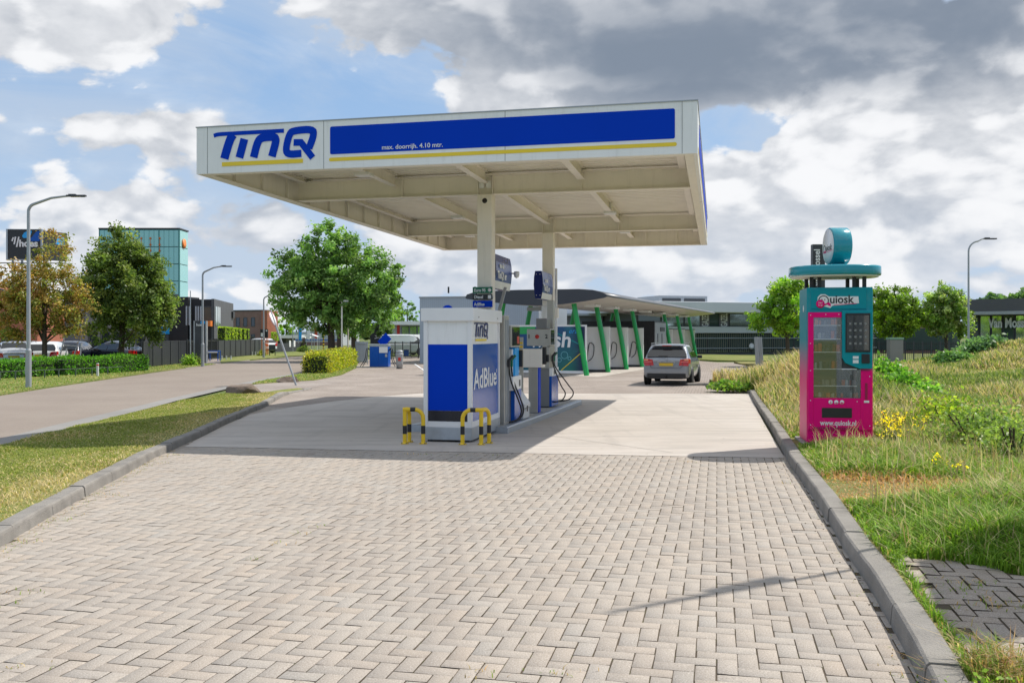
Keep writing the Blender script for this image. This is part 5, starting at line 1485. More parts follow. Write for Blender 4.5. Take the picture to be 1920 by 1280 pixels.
# flags
def flag(px, Y, top, w, h, m, label, word=None):
    f_ = thing('beach_flag', label, 'flag', on(px, Y, .0), 0, 'tall flags by the warehouse')
    zt_ = zpy(top, Y) - GZ
    mb = MB(); mb.tube([(0, 0, 0), (0, 0, zt_)], .04, 6); mb.build('pole', M['galv'], f_)
    mb = MB(); pts_ = [(.05, zt_), (.5 * w, zt_ + .02), (w, zt_ - .25), (w * .95, zt_ - h + .3), (w * .8, zt_ - h), (.05, zt_ - h + .15)]
    mb.prism(pts_, .03); fl_ = mb.build('cloth', m, f_)
    if word: text_mesh(word, w * .7, 'lettering', M['dkgrey'] if m == M['white'] else M['white'], fl_, Matrix.Translation((w * .75, -.03, zt_ - h + .3)) @ Matrix.Rotation(R(-90), 4, 'Y'), depth=.004)
flag(559.5, 115, 612, .42, 1.75, M['cyan'], 'light blue flag, leftmost of the three in front of the warehouse')
flag(574.5, 115, 612, .46, 1.7, M['white'], 'white flag, between the light blue and the red flag')
flag(589, 115, 611.5, .42, 1.6, M['red'], 'red flag in front of the warehouse')
fp_ = thing('flag', 'black flag with white letters hanging behind the blue air station', 'flag', on(712, 66), 0)
zf_ = lambda py: zpy(py, 66) - GZ
mb = MB(); mb.tube([(0, 0, 0), (0, 0, zf_(598))], .04, 8); mb.build('pole', M['galv'], fp_)
mb = MB(); mb.prism([(-.05, zf_(607)), (-.30, zf_(614)), (-.42, zf_(623)), (-.68, zf_(628)), (-.68, zf_(645)), (-.05, zf_(645))], .03); c_ = mb.build('cloth', M['black'], fp_)
text_mesh('Van', .42, 'lettering', M['white'], c_, Matrix.Translation((-.08, -.03, zf_(636))) @ Matrix.Rotation(R(-82), 4, 'Y'), bold=.006, depth=.004)
# flag pole and hazard striped pole
mp_ = thing('flag_pole', 'thin pale flag pole in front of the black office', 'flag pole', on(357, 60), 0)
mb = MB(); mb.tube([(0, 0, 0), (0, 0, zpy(545, 60) - GZ)], .045, 8, r2=.03); mb.build('pole', M['galv'], mp_)
mb = MB(); mb.lathe([(.09, 0), (.09, .05), (.05, .06)], 8); mb.build('foot', M['lamp_grey'], mp_)
hp = thing('hazard_pole', 'tall pole banded yellow and black in front of the warehouse', 'pole', on(606.5, 100), 0)
mb = MB(); mb.tube([(0, 0, 0), (0, 0, zpy(605, 100) - GZ)], .075, 8); mb.build('pole', M['black'], hp)
for k in range(8):
    mb = MB(); z_ = .5 + .33 * k; mb.tube([(0, 0, z_), (0, 0, z_ + .16)], .08, 8); mb.build('band', M['yellow_paint'], hp)
tt = thing('party_tent', 'small white gazebo tent under the white flag', 'tent', on(566, 112), 0)
mb = MB(); mb.prism([(0, 1.7), (.95, 2.05), (1.9, 1.7)], 1.6); mb.build('canopy', M['white'], tt)
for x_ in (.05, 1.85):
    mb = MB(); mb.box((x_, 0, 0), (x_ + .04, .04, 1.7)); mb.build('leg', M['white'], tt)

# ================================================================== fences
def slat_fence(label, a, b, h, m, npost, name='slat_fence', bars=False, group=None, pm='dkgrey'):
    a = Vector(a); b = Vector(b); L_ = math.hypot(b.x - a.x, b.y - a.y)
    f_ = thing(name, label, 'fence', (a.x, a.y, a.z), math.atan2(b.y - a.y, b.x - a.x), group)
    if bars:
        mb = MB(); k = int(L_ / .13)
        for i in range(k): mb.box((L_ * i / k, -.01, .08), (L_ * i / k + .025, .015, h))
        mb.box((0, -.02, .12), (L_, .02, .17)); mb.box((0, -.02, h - .16), (L_, .02, h - .11)); mb.build('bar_panel', m, f_)
    else:
        mb = MB(); mb.box((.02, -.02, .05), (L_ - .02, .02, h - .03)); mb.build('slat_panel', m, f_)
        mb = MB(); mb.box((0, -.035, h - .029), (L_, .035, h + .02)); mb.build('rail', M[pm], f_)
    for i in range(npost + 1):
        x_ = L_ * i / npost
        mb = MB(); mb.box((x_ - .04, -.06, 0), (x_ + .04, -.0205, h + .03)); mb.build('post', M[pm], f_)
    return f_
slat_fence('dark grey slat fence ending beside the long green hedge', on(268, 53), on(349, 61), 1.52, M['fence_slat'], 5)
slat_fence('dark grey slat fence in front of the black office, beyond the blue table', on(409, 73), on(493, 92), 1.45, M['fence_slat'], 9)
slat_fence('black bar fence behind the dark green tree', on(150, 57), on(268, 53.2), 1.55, M['black'], 5, 'bar_fence', True)
slat_fence('black bar fence between the two slat fences', on(350, 61), on(408, 73), 1.6, M['black'], 4, 'bar_fence', True)
slat_fence('black bar fence beyond the right meadow, below the two round trees', on(1600, 64), on(1830, 62), 1.45, M['black'], 14, 'bar_fence', True)
slat_fence('black bar fence in front of the white vans', on(728, 78), on(800, 74), 1.35, M['black'], 5, 'bar_fence', True)
slat_fence('pale metal rack of bars between the hedge and the blue air station', on(668, 64), on(690, 60), 1.45, M['galv'], 3, 'bar_fence', True, pm='galv')
M['rail_green'] = mat('rail_green', (.06, .09, .07), .6)
# low wire rail in front of the long hedge
lr = thing('low_rail', 'low thin metal rail along the foot of the long green hedge', 'rail', (0, 0, 0), 0)
pa = [on(-60, 36.5), on(0, 38), on(110, 40.5), on(230, 44)]
mb = MB(); mb.tube([p + Vector((0, 0, .38)) for p in pa], .014, 6); mb.build('rail', M['rail_green'], lr)
for a, b in zip(pa, pa[1:]):
    for k in range(4):
        p = a.lerp(b, k / 4); mb = MB(); mb.box((p.x - .02, p.y - .02, p.z), (p.x + .02, p.y + .02, p.z + .40)); mb.build('post', M['rail_green'], lr)
wp2 = thing('marker_post', 'short white marker post at the foot of the long green hedge', 'post', on(183, 42), 0)
mb = MB(); mb.box((-.04, -.04, 0), (.04, .04, .62)); mb.build('post', M['dirty_white'], wp2); mb = MB(); mb.box((-.042, -.042, .5), (.042, .042, .56)); mb.build('band', M['red'], wp2)
# ================================================================== street lamps
def lamp(label, loc, h, arm, az, scale=1.0, r=.075, curved=False, group='street lamps along the road', name='street_lamp', mm='lamp_grey'):
    l_ = thing(name, label, 'street lamp', loc, az, group)
    mb = MB()
    mb.tube([(0, 0, 0), (0, 0, 1.35)], r * 1.35, 14); mb.tube([(0, 0, 1.35), (0, 0, 1.42)], r * 1.35, 14, r2=r, caps=False); mb.build('base', M[mm], l_)
    mb = MB()
    rr = .55 if curved else .28
    pts_ = [(0, 0, 1.40), (0, 0, h - rr)]
    n_ = 8
    for i in range(1, n_ + 1):
        a = R((84 if curved else 72) * i / n_); pts_.append((rr - rr * math.cos(a), 0, h - rr + rr * math.sin(a)))
    ex, ez = pts_[-1][0], pts_[-1][2]
    pts_ += [(ex + (arm - ex) * .5, 0, ez + (.10 if curved else .22)), (arm, 0, ez + (.13 if curved else .30))]
    mb.tube(pts_, [r * .95] + [r * .72] * (len(pts_) - 3) + [r * .6, r * .5], 12); mb.build('pole', M[mm], l_)
    z_ = pts_[-1][2]
    mb = MB(); mb.box((arm - .08, -.07, z_ - .035), (arm + .62, .07, z_ + .03), .02); mb.box((arm, -.05, z_ + .0305), (arm + .25, .05, z_ + .06)); mb.build('lamp_head', M['dkgrey'], l_)
    mb = MB(); mb.box((arm + .05, -.08, z_ - .043), (arm + .55, .08, z_ - .0355)); mb.build('lens', M['glass_dark'], l_)
    mb = MB(); mb.box((-r - .03, -.05, .5), (-r + .0, .05, .8)); mb.build('hatch', M[mm], l_)
    return l_
lamp('street lamp nearest the camera, beside the left grass verge', on(53.5, 33), zpy(382, 33) + .22, 1.45, 0)
lamp('middle street lamp, in front of the dark slat fence', on(380, 55.5), zpy(508, 55.5) + .22, 1.15, 0)
lamp('farthest street lamp, in front of the black totem sign', on(494.5, 76), zpy(556, 76) + .22, .85, 0)
lamp('curved street lamp beyond the right meadow, beside the showroom', on(1816, 48), zpy(452, 48) + .22, .85, 0, curved=True, r=.06)
lamp('street lamp standing on the grass to the right of the kerb', (4.95, 7.97, .10), 6.95, 1.25, R(31), curved=False, r=.03)
for px, Y, top, lab in ((641, 64, 566, 'short lamp post with a flat pale head behind the yellow hedge, left of a pair'), (652.5, 68, 574, 'short lamp post with a flat pale head behind the yellow hedge, right of a pair')):
    l_ = thing('lamp_post', lab, 'lamp post', on(px, Y), 0, 'pair of short lamp posts')
    h = zpy(top, Y) + .22
    mb = MB(); mb.tube([(0, 0, 0), (0, 0, h)], .055, 10); mb.build('pole', M['cream'], l_)
    mb = MB(); mb.box((-.10, -.12, h + .0005), (.46, .12, h + .13), .03); mb.build('lamp_head', M['white_panel'], l_)
for px, Y, lab in ((634, 112, 'thin far lamp post between the white and the red flag'), (549, 106, 'thin far lamp post in front of the white posters'), (584.5, 104, 'thin far lamp post beside the gazebo tent'), (598, 108, 'thin far lamp post left of the banded pole')):
    l_ = thing('lamp_post', lab, 'lamp post', on(px, Y), 0, 'thin far lamp posts')
    mb = MB(); mb.tube([(0, 0, 0), (0, 0, 5.0 if px > 580 else 4.3)], .05, 6, r2=.035); mb.build('pole', M['lamp_grey'], l_)

# ================================================================== leaning sign
a, b = gp(557, 722), at(507.5, 583, gp(557, 722).y)
ls = thing('leaning_sign', 'leaning grey post with a round sign seen nearly edge on, beside the driveway', 'traffic sign', a, 0)
d_ = b - a
mb = MB(); mb.tube([(0, 0, -.1), tuple(d_)], .038, 10); mb.build('post', M['lamp_grey'], ls)
c_ = at(513.3, 597.3, a.y) - a
ax = Vector((.985, -.06, .10)).normalized()
up_ = d_.normalized(); ax = (ax - up_ * ax.dot(up_)).normalized(); side_ = ax.cross(up_)
MM = Matrix((( *side_, 0), (*ax, 0), (*up_, 0), (0, 0, 0, 1))).transposed(); MM = Matrix.Translation(c_ - ax * .03) @ MM
mb = MB(); mb.M = MM; mb.lathe([(0, -.006), (.31, -.006), (.315, 0), (.31, .006), (0, .006)], 32, (0, 0, 0), 'y'); ds = mb.build('disc', M['galv'], ls)
mb = MB(); mb.M = MM; mb.lathe([(.0, .0065), (.305, .0065), (.305, .010), (0, .010)], 32, (0, 0, 0), 'y'); mb.build('red_ring', M['red'], ds)
mb = MB(); mb.M = MM; mb.lathe([(.0, .0101), (.275, .0101), (.275, .013), (0, .013)], 32, (0, 0, 0), 'y'); mb.build('white_disc', M['white'], ds)

# ================================================================== boulders
M['rock'] = ground_mat('boulder_rock', (0.20, 0.155, 0.125), (0.29, 0.24, 0.20), (0.14, 0.11, 0.09), s1=2.0, s2=9, bump=.8, bscale=30)
def boulder(label, loc, sx, sy, sz, seed, rz=0):
    bm = bmesh.new(); bmesh.ops.create_icosphere(bm, subdivisions=4, radius=1)
    g = random.Random(seed); planes = []
    for k in range(13):
        n_ = Vector((g.gauss(0, 1), g.gauss(0, 1), g.gauss(0, .9))).normalized(); planes.append((n_, g.uniform(.68, .92)))
    from mathutils import noise as mn
    for v in bm.verts:
        p = v.co.normalized() * 1.15
        for n_, d in planes:
            t_ = p.dot(n_)
            if t_ > d: p -= n_ * (t_ - d) * .88
        p *= 1 + .045 * mn.noise(p * 3 + Vector((seed, 0, 0))) + .02 * mn.noise(p * 9)
        v.co = Vector((p.x * sx, p.y * sy, max(-.3, p.z) * sz + .25 * sz))
    for f in bm.faces: f.smooth = False
    me = bpy.data.meshes.new('boulder'); bm.to_mesh(me); bm.free()
    o = link('boulder', me, None, M['rock']); o.location = loc; o.rotation_euler = (0, 0, rz); tag(o, label, 'boulder', 'boulders beside the driveway'); return o
boulder('larger brown boulder on the tip of the near lawn', gp(457, 738), .62, .42, .30, 5)
boulder('smaller boulder in the grass in front of the yellow hedge', gp(538, 716), .50, .34, .22, 9, .4)

# ================================================================== blue air station and bin
asn = thing('air_station', 'blue air and vacuum station with a grey top and black hoses', 'air station', gp(693, 688.5), R(-8))
yb = gp(693, 688.5).y; ka = yb / F
W2 = 36 * ka; H2 = 39 * ka
mb = MB(); mb.box((0, 0, .04), (W2 * .48, .5, H2)); mb.build('cabinet', M['blue2'], asn, bevel=.01)
mb = MB(); mb.box((W2 * .48 + .004, -.01, .04), (W2, .5, H2)); d2 = mb.build('cabinet', M['blue2'], asn, bevel=.01)
mb = MB(); mb.box((-.02, -.02, H2 + .001), (W2 + .02, .52, H2 + .15)); mb.build('top', M['galv'], asn, bevel=.02)
mb = MB(); mb.box((W2 * .52, -.03, H2 * .70), (W2 * .97, -.0105, H2 * .99)); mb.build('notice', M['white'], d2)
mb = MB(); mb.box((W2 * .84, -.03, H2 * .50), (W2 * .95, -.0105, H2 * .64)); mb.build('coin_slot', M['galv'], d2)
mb = MB(); mb.bar((W2 * .52, .25, H2 + .13), (W2 * .95, .25, H2 + .62), .5, .04, up=(0, 1, 0)); mb.build('sign_board', M['blue'], asn)
for sx, x0 in ((-1, 0), (1, W2)):
    for k in range(2):
        mb = MB(); mb.tube(hose([(x0, .1 + .1 * k, H2 * .8), (x0 + sx * (.12 + .08 * k), .1, H2 * .9), (x0 + sx * (.2 + .1 * k), .05, H2 * .4), (x0 + sx * (.42 + .15 * k), 0, .05)]), .022, 6); mb.build('hose', M['rubber'], asn)
mb = MB(); mb.box((-.9, -.25, -.02), (W2 + .9, .7, .038)); mb.build('base_slab', M['concrete'], asn)
bn_ = thing('waste_bin', 'round grey waste bin beside the blue air station', 'bin', gp(749, 691), 0)
kb = gp(749, 691).y / F
mb = MB(); mb.lathe([(.0, .03), (5.6 * kb, .03), (6.6 * kb, .3), (7.3 * kb, 26 * kb), (7.5 * kb, 28 * kb), (7.1 * kb, 29 * kb), (6.6 * kb, 28 * kb), (0, 27.5 * kb)], 20); bo_ = mb.build('bin_body', M['lamp_grey'], bn_)
mb = MB(); mb.lathe([(6.0 * kb, .0), (6.0 * kb, .029), (0, .029)], 16); mb.build('foot', M['black'], bn_)
mb = MB(); mb.lathe([(6.4 * kb, 29 * kb), (6.2 * kb, 34 * kb), (0, 35 * kb)], 20); mb.build('lid', M['lamp_grey'], bn_)
mb = MB(); mb.box((-.05, -7.4 * kb - .02, 15 * kb), (.10, -7.2 * kb, 21 * kb)); mb.build('sticker', M['red'], bo_)
bc = thing('blue_crate', 'small blue box between the waste bin and the black fence', 'box', gp(757, 668), 0)
mb = MB(); mb.box((0, 0, 0), (.42, .4, .55)); mb.build('body', M['blue2'], bc, bevel=.02); mb = MB(); mb.box((-.02, -.02, .5505), (.44, .42, .60)); mb.build('lid', M['navy'], bc)
# low kerb and parking line beyond
kb_ = [gp(756, 674), gp(800, 671.5)]
mb = MB(); mb.bar(gp(732, 671.5, .05), gp(800, 669, .05), .25, .16); tag(mb.build('yard_kerb', M['kerb']), kind='structure')
mb = MB()
for (a0, a1) in (((777.5, 682), (789, 690)), ((790, 690.5), (812, 706))):
    p, q = gp(*a0, .006), gp(*a1, .006); n_ = (q - p).cross(Vector((0, 0, 1))).normalized() * .05
    mb.quad(p - n_, p + n_, q + n_, q - n_)
tag(mb.build('road_marking', M['white']), kind='structure')

# blue table, trestle frames, small things on the far verge
bt = thing('blue_table', 'small blue framed table on the far verge beyond the middle street lamp', 'table', gp(388, 677), R(-4))
kt = gp(388, 677).y / F
mb = MB(); mb.box((0, 0, 18.5 * kt), (21.5 * kt, .5, 20 * kt)); mb.build('table_top', M['blue2'], bt)
mb = MB(); mb.box((1 * kt, -.02, 15.8 * kt), (20.5 * kt, -.001, 18.4 * kt)); mb.build('apron', M['white'], bt)
for x_ in (.3, 20.2):
    for y_ in (0, .44):
        mb = MB(); mb.box((x_ * kt, y_, 0), (x_ * kt + .05, y_ + .05, 18.4 * kt)); mb.build('leg', M['blue2'], bt)
fr = thing('steel_frame', 'pale tubular A-frame standing behind the long hedge, under the brown tree', 'frame', on(106, 50), 0)
kf = 50 / F
for (x0, z0, x1, z1) in ((0, .3, 10, 62), (14, .3, 14, 40), (24, .3, 34, 45), (27, 4, 42, 14), (43, 0, 41, 50), (5, 8, 12, 16)):
    mb = MB(); mb.tube([(x0 * kf, 0, z0 * kf), (x1 * kf, .3, z1 * kf)], .035, 6); mb.build('strut', M['galv'], fr)
mb = MB(); mb.tube([(10 * kf, .3, 46 * kf), (41 * kf, .3, 44 * kf)], .03, 6); mb.build('cross_bar', M['lamp_grey'], fr)
for px in (416, 424.5, 433, 472.5, 478.5, 484):
    Y = 70 if px < 440 else 86
    b_ = thing('bollard', 'small pale bollard in front of the dark slat fence', 'bollard', on(px, Y), 0, 'small pale bollards in front of the slat fence')
    mb = MB(); mb.tube([(0, 0, 0), (0, 0, .34)], .05, 8); mb.build('post', M['dirty_white'], b_); mb = MB(); mb.tube([(0, 0, .25), (0, 0, .29)], .052, 8); mb.build('band', M['lamp_grey'], b_)
nb = thing('notice_board', 'dark notice board on two legs beyond the farthest street lamp', 'notice board', on(504, 84), 0)
kn = 84 / F
mb = MB(); mb.box((0, 0, 11 * kn), (12 * kn, .08, 21 * kn)); mb.build('panel', M['dkgrey'], nb)
for x_ in (.5, 11):
    mb = MB(); mb.box((x_ * kn, .02, 0), (x_ * kn + .06, .07, 11 * kn)); mb.build('leg', M['black'], nb)
# grey sign board seen from the side on the right verge
sb = thing('sign_back', 'narrow grey sign board seen from the side, left of the tall dry grass', 'sign', gp(1427, 711, .25), 0)
sb.location.z = zg(27) + .1
yk = sb.location.y; ks = yk / F
zt_ = CAM_H + (HY - 633) * ks - sb.location.z
mb = MB(); mb.tube([(-.01, 0, -.1), (-.13, 0, zt_)], .035, 8); mb.build('post', M['lamp_grey'], sb)
mb = MB(); mb.bar((.06, .35, .30), (-.02, .35, zt_ + .02), .03, 1.0, up=(0, 1, 0)); mb.build('panel', M['lamp_grey'], sb)
# cabinet behind the black fence on the right
gc = thing('cable_cabinet', 'grey-green cable cabinet with a pale green lid at the black fence on the right', 'cabinet', on(1669, 61), 0)
kg = 61 / F
mb = MB(); mb.box((0, 0, 0), (25 * kg, .6, 28 * kg + .6)); mb.build('body', M['grey'], gc, bevel=.02); mb = MB(); mb.box((-.03, -.03, 28 * kg + .601), (25 * kg + .03, .63, 30 * kg + .66)); mb.build('lid', mat('pale_green', (.16, .30, .22), .5), gc, bevel=.02)
# unseen panel added out of frame on the right to shade the paved corner
tm = thing('shade_panel', 'unseen white panel added beside the right kerb to cast shade', 'sign', (4.66, 5.95, .10), 0)
mb = MB(); mb.bar((.03, 0, 1.9), (.55, 1.60, 1.9), .18, 3.7, up=(0, 0, 1)); mb.build('panel', M['white_panel'], tm)
mb = MB(); mb.bar((-.02, -.1, .02), (.60, 1.7, .02), .4, .1); mb.build('foot', M['concrete'], tm)

# ================================================================== vehicles
def paint(name, c, rough=.25, metal=.5):
    m, t, b, out = new_mat(name)
    b.inputs['Base Color'].default_value = (*c, 1); b.inputs['Metallic'].default_value = metal; b.inputs['Roughness'].default_value = rough
    b.inputs['Coat Weight'].default_value = .8; b.inputs['Coat Roughness'].default_value = .03
    return m
M['tail'] = mat('tail_lamp_red', (.50, .012, .012), .15, var=.1, coat=.6)
M['plate'] = mat('plate_yellow', (.62, .42, .03), .5)
M['tyre'] = mat('tyre', (.014, .014, .015), .8)
M['rim'] = mat('alloy', (.45, .46, .48), .3, .8)
M['amber'] = mat('lamp_amber', (.9, .45, .25), .2)
def vehicle(name, label, cat, loc, rz, col, kind='hatch', group=None, detail=False, L_=4.35, W_=1.80, H_=1.56, cname='car_paint'):
    """local y forward, rear bumper at y = 0"""
    v_ = thing(name, label, cat, loc, rz, group)
    hw = W_ / 2
    # stations: y, z_bottom, z_belt, half width belt, z_top, half width top
    if kind == 'van':
        H_ = max(H_, 1.95)
        st_ = [(0.0, .30, 1.05, .93, H_ - .10, .82), (.05, .24, 1.05, .98, H_ - .02, .86), (1.5, .22, 1.05, 1.0, H_, .86), (L_ * .62, .22, 1.05, 1.0, H_, .86), (L_ * .70, .22, 1.05, 1.0, H_ - .06, .84),
               (L_ * .83, .22, 1.05, .99, 1.32, .80), (L_ * .86, .22, 1.0, .98, 1.15, .82), (L_ * .97, .24, .85, .93, .90, .78), (L_, .30, .70, .85, .72, .70)]
    else:
        hatch = kind == 'hatch'
        st_ = [(0.0, .42, .80, .88, .84, .76), (.04, .30, .92, .95, 1.00, .80), (.16 if hatch else .25, .24, .98, .97, 1.06, .88)]
        if hatch: st_ += [(.42, .22, 1.0, .985, H_ - .10, .74), (.60, .22, 1.0, .99, H_ - .02, .75)]
        else: st_ += [(.75, .22, 1.0, .99, 1.08, .78), (1.25, .22, 1.0, .99, H_ - .06, .66)]
        st_ += [(L_ * .40, .20, .98, 1.0, H_, .74), (L_ * .54, .20, .97, 1.0, H_ - .04, .72), (L_ * .74, .20, .95, .99, 1.06, .76), (L_ * .90, .22, .86, .96, .93, .74), (L_ * .97, .26, .74, .90, .80, .70), (L_, .34, .62, .80, .66, .62)]
    def ring(s_):
        y_, zb_, zm, wm, zt_, wt = s_
        wm *= hw; wt *= hw
        up = zt_ - zm
        pts_ = [(0, zb_), (wm * .86, zb_), (wm * .97, zb_ + .10), (wm * 1.0, zb_ + .30 * (zm - zb_) + .06), (wm, zm - .12), (wm * .985, zm), (wm * .95 if up < .3 else wm * .95, zm + min(.04, up * .3)),
                (wt + (wm * .95 - wt) * .35, zm + up * .66), (wt + .01, zt_ - min(.05, up * .15)), (wt * .90, zt_ - min(.012, up * .03)), (wt * .5, zt_ + .012), (0, zt_ + .018)]
        return [(x_, y_, z_) for x_, z_ in pts_] + [(-x_, y_, z_) for x_, z_ in pts_[-2:0:-1]]
    rings = [ring(s_) for s_ in st_]
    n_ = len(rings[0]); vs = [p for r_ in rings for p in r_]
    fs = [(i*n_+j, i*n_+(j+1)%n_, (i+1)*n_+(j+1)%n_, (i+1)*n_+j) for i in range(len(rings)-1) for j in range(n_)]
    fs += [tuple(range(n_))[::-1], tuple(range((len(rings)-1)*n_, len(rings)*n_))]
    mb = MB(); mb._new(vs, fs, True); body = mb.build('body', col, v_)
    if kind == 'van':
        for p_ in body.data.polygons: p_.use_smooth = False
        m_ = body.modifiers.new('bevel', 'BEVEL'); m_.width = .05; m_.segments = 3; m_.limit_method = 'ANGLE'; m_.angle_limit = R(25)
    else:
        m_ = body.modifiers.new('sub', 'SUBSURF'); m_.levels = 1; m_.render_levels = 2 if detail else 1
    gl = M['glass_dark']
    # rear window (set a little proud of the tailgate)
    a_, b_ = (st_[2], st_[3]) if kind != 'van' else (st_[0], st_[0])
    ga = H_ - .16
    if kind == 'hatch':
        def rear(x_, z_, o=.0):
            t_ = (z_ - 1.02) / (H_ - .12 - 1.02); return (x_, .13 + .27 * t_ - .055 - o, z_)
        hwb, hwt = .82 * hw, .70 * hw
        mb = MB(); A = [rear(-hwb, 1.08), rear(hwb, 1.08), rear(hwb * .99, 1.20), rear(hwt, H_ - .20), rear(hwt * .9, H_ - .165), rear(-hwt * .9, H_ - .165), rear(-hwt, H_ - .20), rear(-hwb * .99, 1.20)]
        mb._new([Vector(p) + Vector((0, .05, 0)) for p in A] + [Vector(p) + Vector((0, -.012, 0)) for p in A], [tuple(range(8)), tuple(range(15, 7, -1))] + [(i, (i+1) % 8, 8+(i+1) % 8, 8+i) for i in range(8)]); mb.build('rear_window', gl, v_)
    elif kind == 'sedan':
        mb = MB(); mb._new([(-.68*hw, .82, 1.10), (.68*hw, .82, 1.10), (.60*hw, 1.18, H_-.10), (-.60*hw, 1.18, H_-.10)], [(0, 1, 2, 3)]); ow = mb.build('rear_window', gl, v_); ow.location = (0, -.03, .045)
    else:
        mb = MB(); mb.box((-.72, -.035, 1.15), (.72, -.01, H_ - .28)); mb.build('rear_window', gl, v_)
    # windscreen
    fr_i = -5 if kind != 'van' else -5
    y0w, z0w, y1w, z1w = (L_ * .735, 1.08, L_ * .55, H_ - .06) if kind != 'van' else (L_ * .825, 1.36, L_ * .705, H_ - .08)
    mb = MB(); mb._new([(-.70*hw, y0w, z0w), (.70*hw, y0w, z0w), (.62*hw, y1w, z1w), (-.62*hw, y1w, z1w)], [(0, 1, 2, 3)]); ow = mb.build('windscreen', gl, v_); ow.location = (0, .035, .03)
    # side windows
    for sx in (-1, 1):
        if kind == 'van': ws = [(L_ * .64, L_ * .80, 1.13, H_ - .25, .10)]
        else: ws = [(.62 if kind == 'hatch' else 1.1, 1.05, 1.06, H_ - .16, .12), (1.10, L_ * .42, 1.04, H_ - .13, 0), (L_ * .42 + .06, L_ * .56, 1.03, H_ - .14, 0)]
        for (ya, yb_, za, zb_, sl_) in ws:
            xb_ = sx * hw * .965; xt_ = sx * (hw * .735)
            top_y = yb_ - (.0 if yb_ < L_ * .5 else .05)
            mb = MB(); A = [Vector((xb_, ya, za)), Vector((xb_, yb_ + (.42 if yb_ > L_ * .5 else 0), za)), Vector((xt_, top_y, zb_)), Vector((xt_, ya + sl_, zb_))]
            ou = Vector((sx * .012, 0, .004)); inn = Vector((-sx * .05, 0, -.02))
            mb._new([p + inn for p in A] + [p + ou for p in A], [(0, 1, 2, 3), (7, 6, 5, 4), (0, 4, 5, 1), (1, 5, 6, 2), (2, 6, 7, 3), (3, 7, 4, 0)]); mb.build('side_window', gl, v_)
        # wheels
        for yw in (.78, L_ - .86):
            rw = .325
            mb = MB(); mb.lathe([(rw * .62, -.10), (rw * .93, -.11), (rw, -.08), (rw, .08), (rw * .93, .11), (rw * .62, .10)], 24, (sx * (hw - .09), yw, rw), 'x'); ty = mb.build('tyre', M['tyre'], v_)
            mb = MB(); mb.lathe([(0, -.06), (rw * .2, -.065), (rw * .6, -.03), (rw * .63, -.09), (rw * .63, .09), (rw * .6, .03), (rw * .2, .065), (0, .06)], 16, (sx * (hw - .09), yw, rw), 'x'); mb.build('rim', M['rim'], ty)
            mb = MB(); mb.lathe([(rw * 1.16, -.01), (rw * 1.16, .01), (0, .01), (0, -.01)], 24, (sx * (hw - .012), yw, rw + .02), 'x'); mb.build('wheel_arch', M['black'], v_)
    if kind == 'hatch' or kind == 'sedan':
        for sx in (-1, 1):
            z0, z1 = (.74, 1.02)
            mb = MB(); A = [(sx * hw * .52, -.03, z0 + .02), (sx * hw * .58, -.03, z1 - .04), (sx * hw * .93, .02, z1), (sx * hw * .985, .16, z1 - .02), (sx * hw * .985, .16, z0 + .08), (sx * hw * .90, .0, z0)]
            Bk = [(p[0] * .97, p[1] + .12, p[2]) for p in A]
            mb._new(A + Bk, [(0, 1, 2, 5), (2, 3, 4, 5), (6, 11, 8, 7), (8, 11, 10, 9)] + [(i, (i+1) % 6, 6 + (i+1) % 6, 6 + i) for i in range(6)]); tl = mb.build('tail_lamp', M['tail'], v_, bevel=.008)
            if detail:
                mb = MB(); mb.box((sx * hw * .76, -.045, z1 - .075), (sx * hw * .92, -.0, z1 - .035)); mb.build('lamp_glow', M['amber'], tl)
                mb = MB(); mb.box((sx * hw * .60, -.045, z1 - .135), (sx * hw * .92, -.01, z1 - .115)); mb.build('lamp_glow', mat('lamp_pink', (.9, .25, .25), .2), tl)
            mb = MB(); mb.box((sx * (hw + .01), L_ * .56, .98), (sx * (hw + .19), L_ * .60, 1.10), .02); mb.build('mirror', M['black'], v_)
        mb = MB(); mb.box((-.26, -.045, .74), (.26, -.025, .85)); mb.build('number_plate', M['plate'], v_)
        mb = MB(); mb.box((-hw * .80, -.012, .30), (hw * .80, .12, .46)); mb.build('bumper_skirt', M['black'], v_, bevel=.02)
    if detail:
        mb = MB(); mb.box((-.60, .20, H_ - .085), (.60, .50, H_ - .035), .015); mb.build('roof_spoiler', col, v_)
        mb = MB(); mb.box((-.32, -.055, .885), (.32, -.02, .915), .006); mb.bar((-.32, -.035, .885), (-.25, -.035, .76), .02, .02); mb.bar((.32, -.035, .885), (.25, -.035, .76), .02, .02); mb.build('chrome_trim', M['rim'], v_)
        mb = MB(); stroke(mb, [(.045 * math.cos(R(a)), .97 + .045 * math.sin(R(a))) for a in range(0, 360, 24)], .008, -.02, .012, closed=True)
        for a in (90, 210, 330): stroke(mb, [(0, .97), (.042 * math.cos(R(a)), .97 + .042 * math.sin(R(a)))], .007, -.02, .012)
        mb.build('emblem', M['rim'], v_)
        mb = MB(); mb.box((-.17, .175, H_ - .075), (.17, .1995, H_ - .045)); mb.build('brake_light', M['tail'], v_)
        mb = MB(); mb.bar((-.30, .055, 1.10), (.05, .04, 1.10), .015, .03); mb.build('wiper', M['black'], v_)
        mb = MB(); mb.tube([(0, .08, .30), (0, -.10, .30), (0, -.10, .40)], .02, 8); mb.build('tow_hook', M['black'], v_)
        mb = MB(); mb.box((-hw * .70, .42, H_ + .005), (-hw * .66, 2.4, H_ + .035)); mb.box((hw * .66, .42, H_ + .005), (hw * .70, 2.4, H_ + .035)); mb.build('roof_rail', M['rim'], v_)
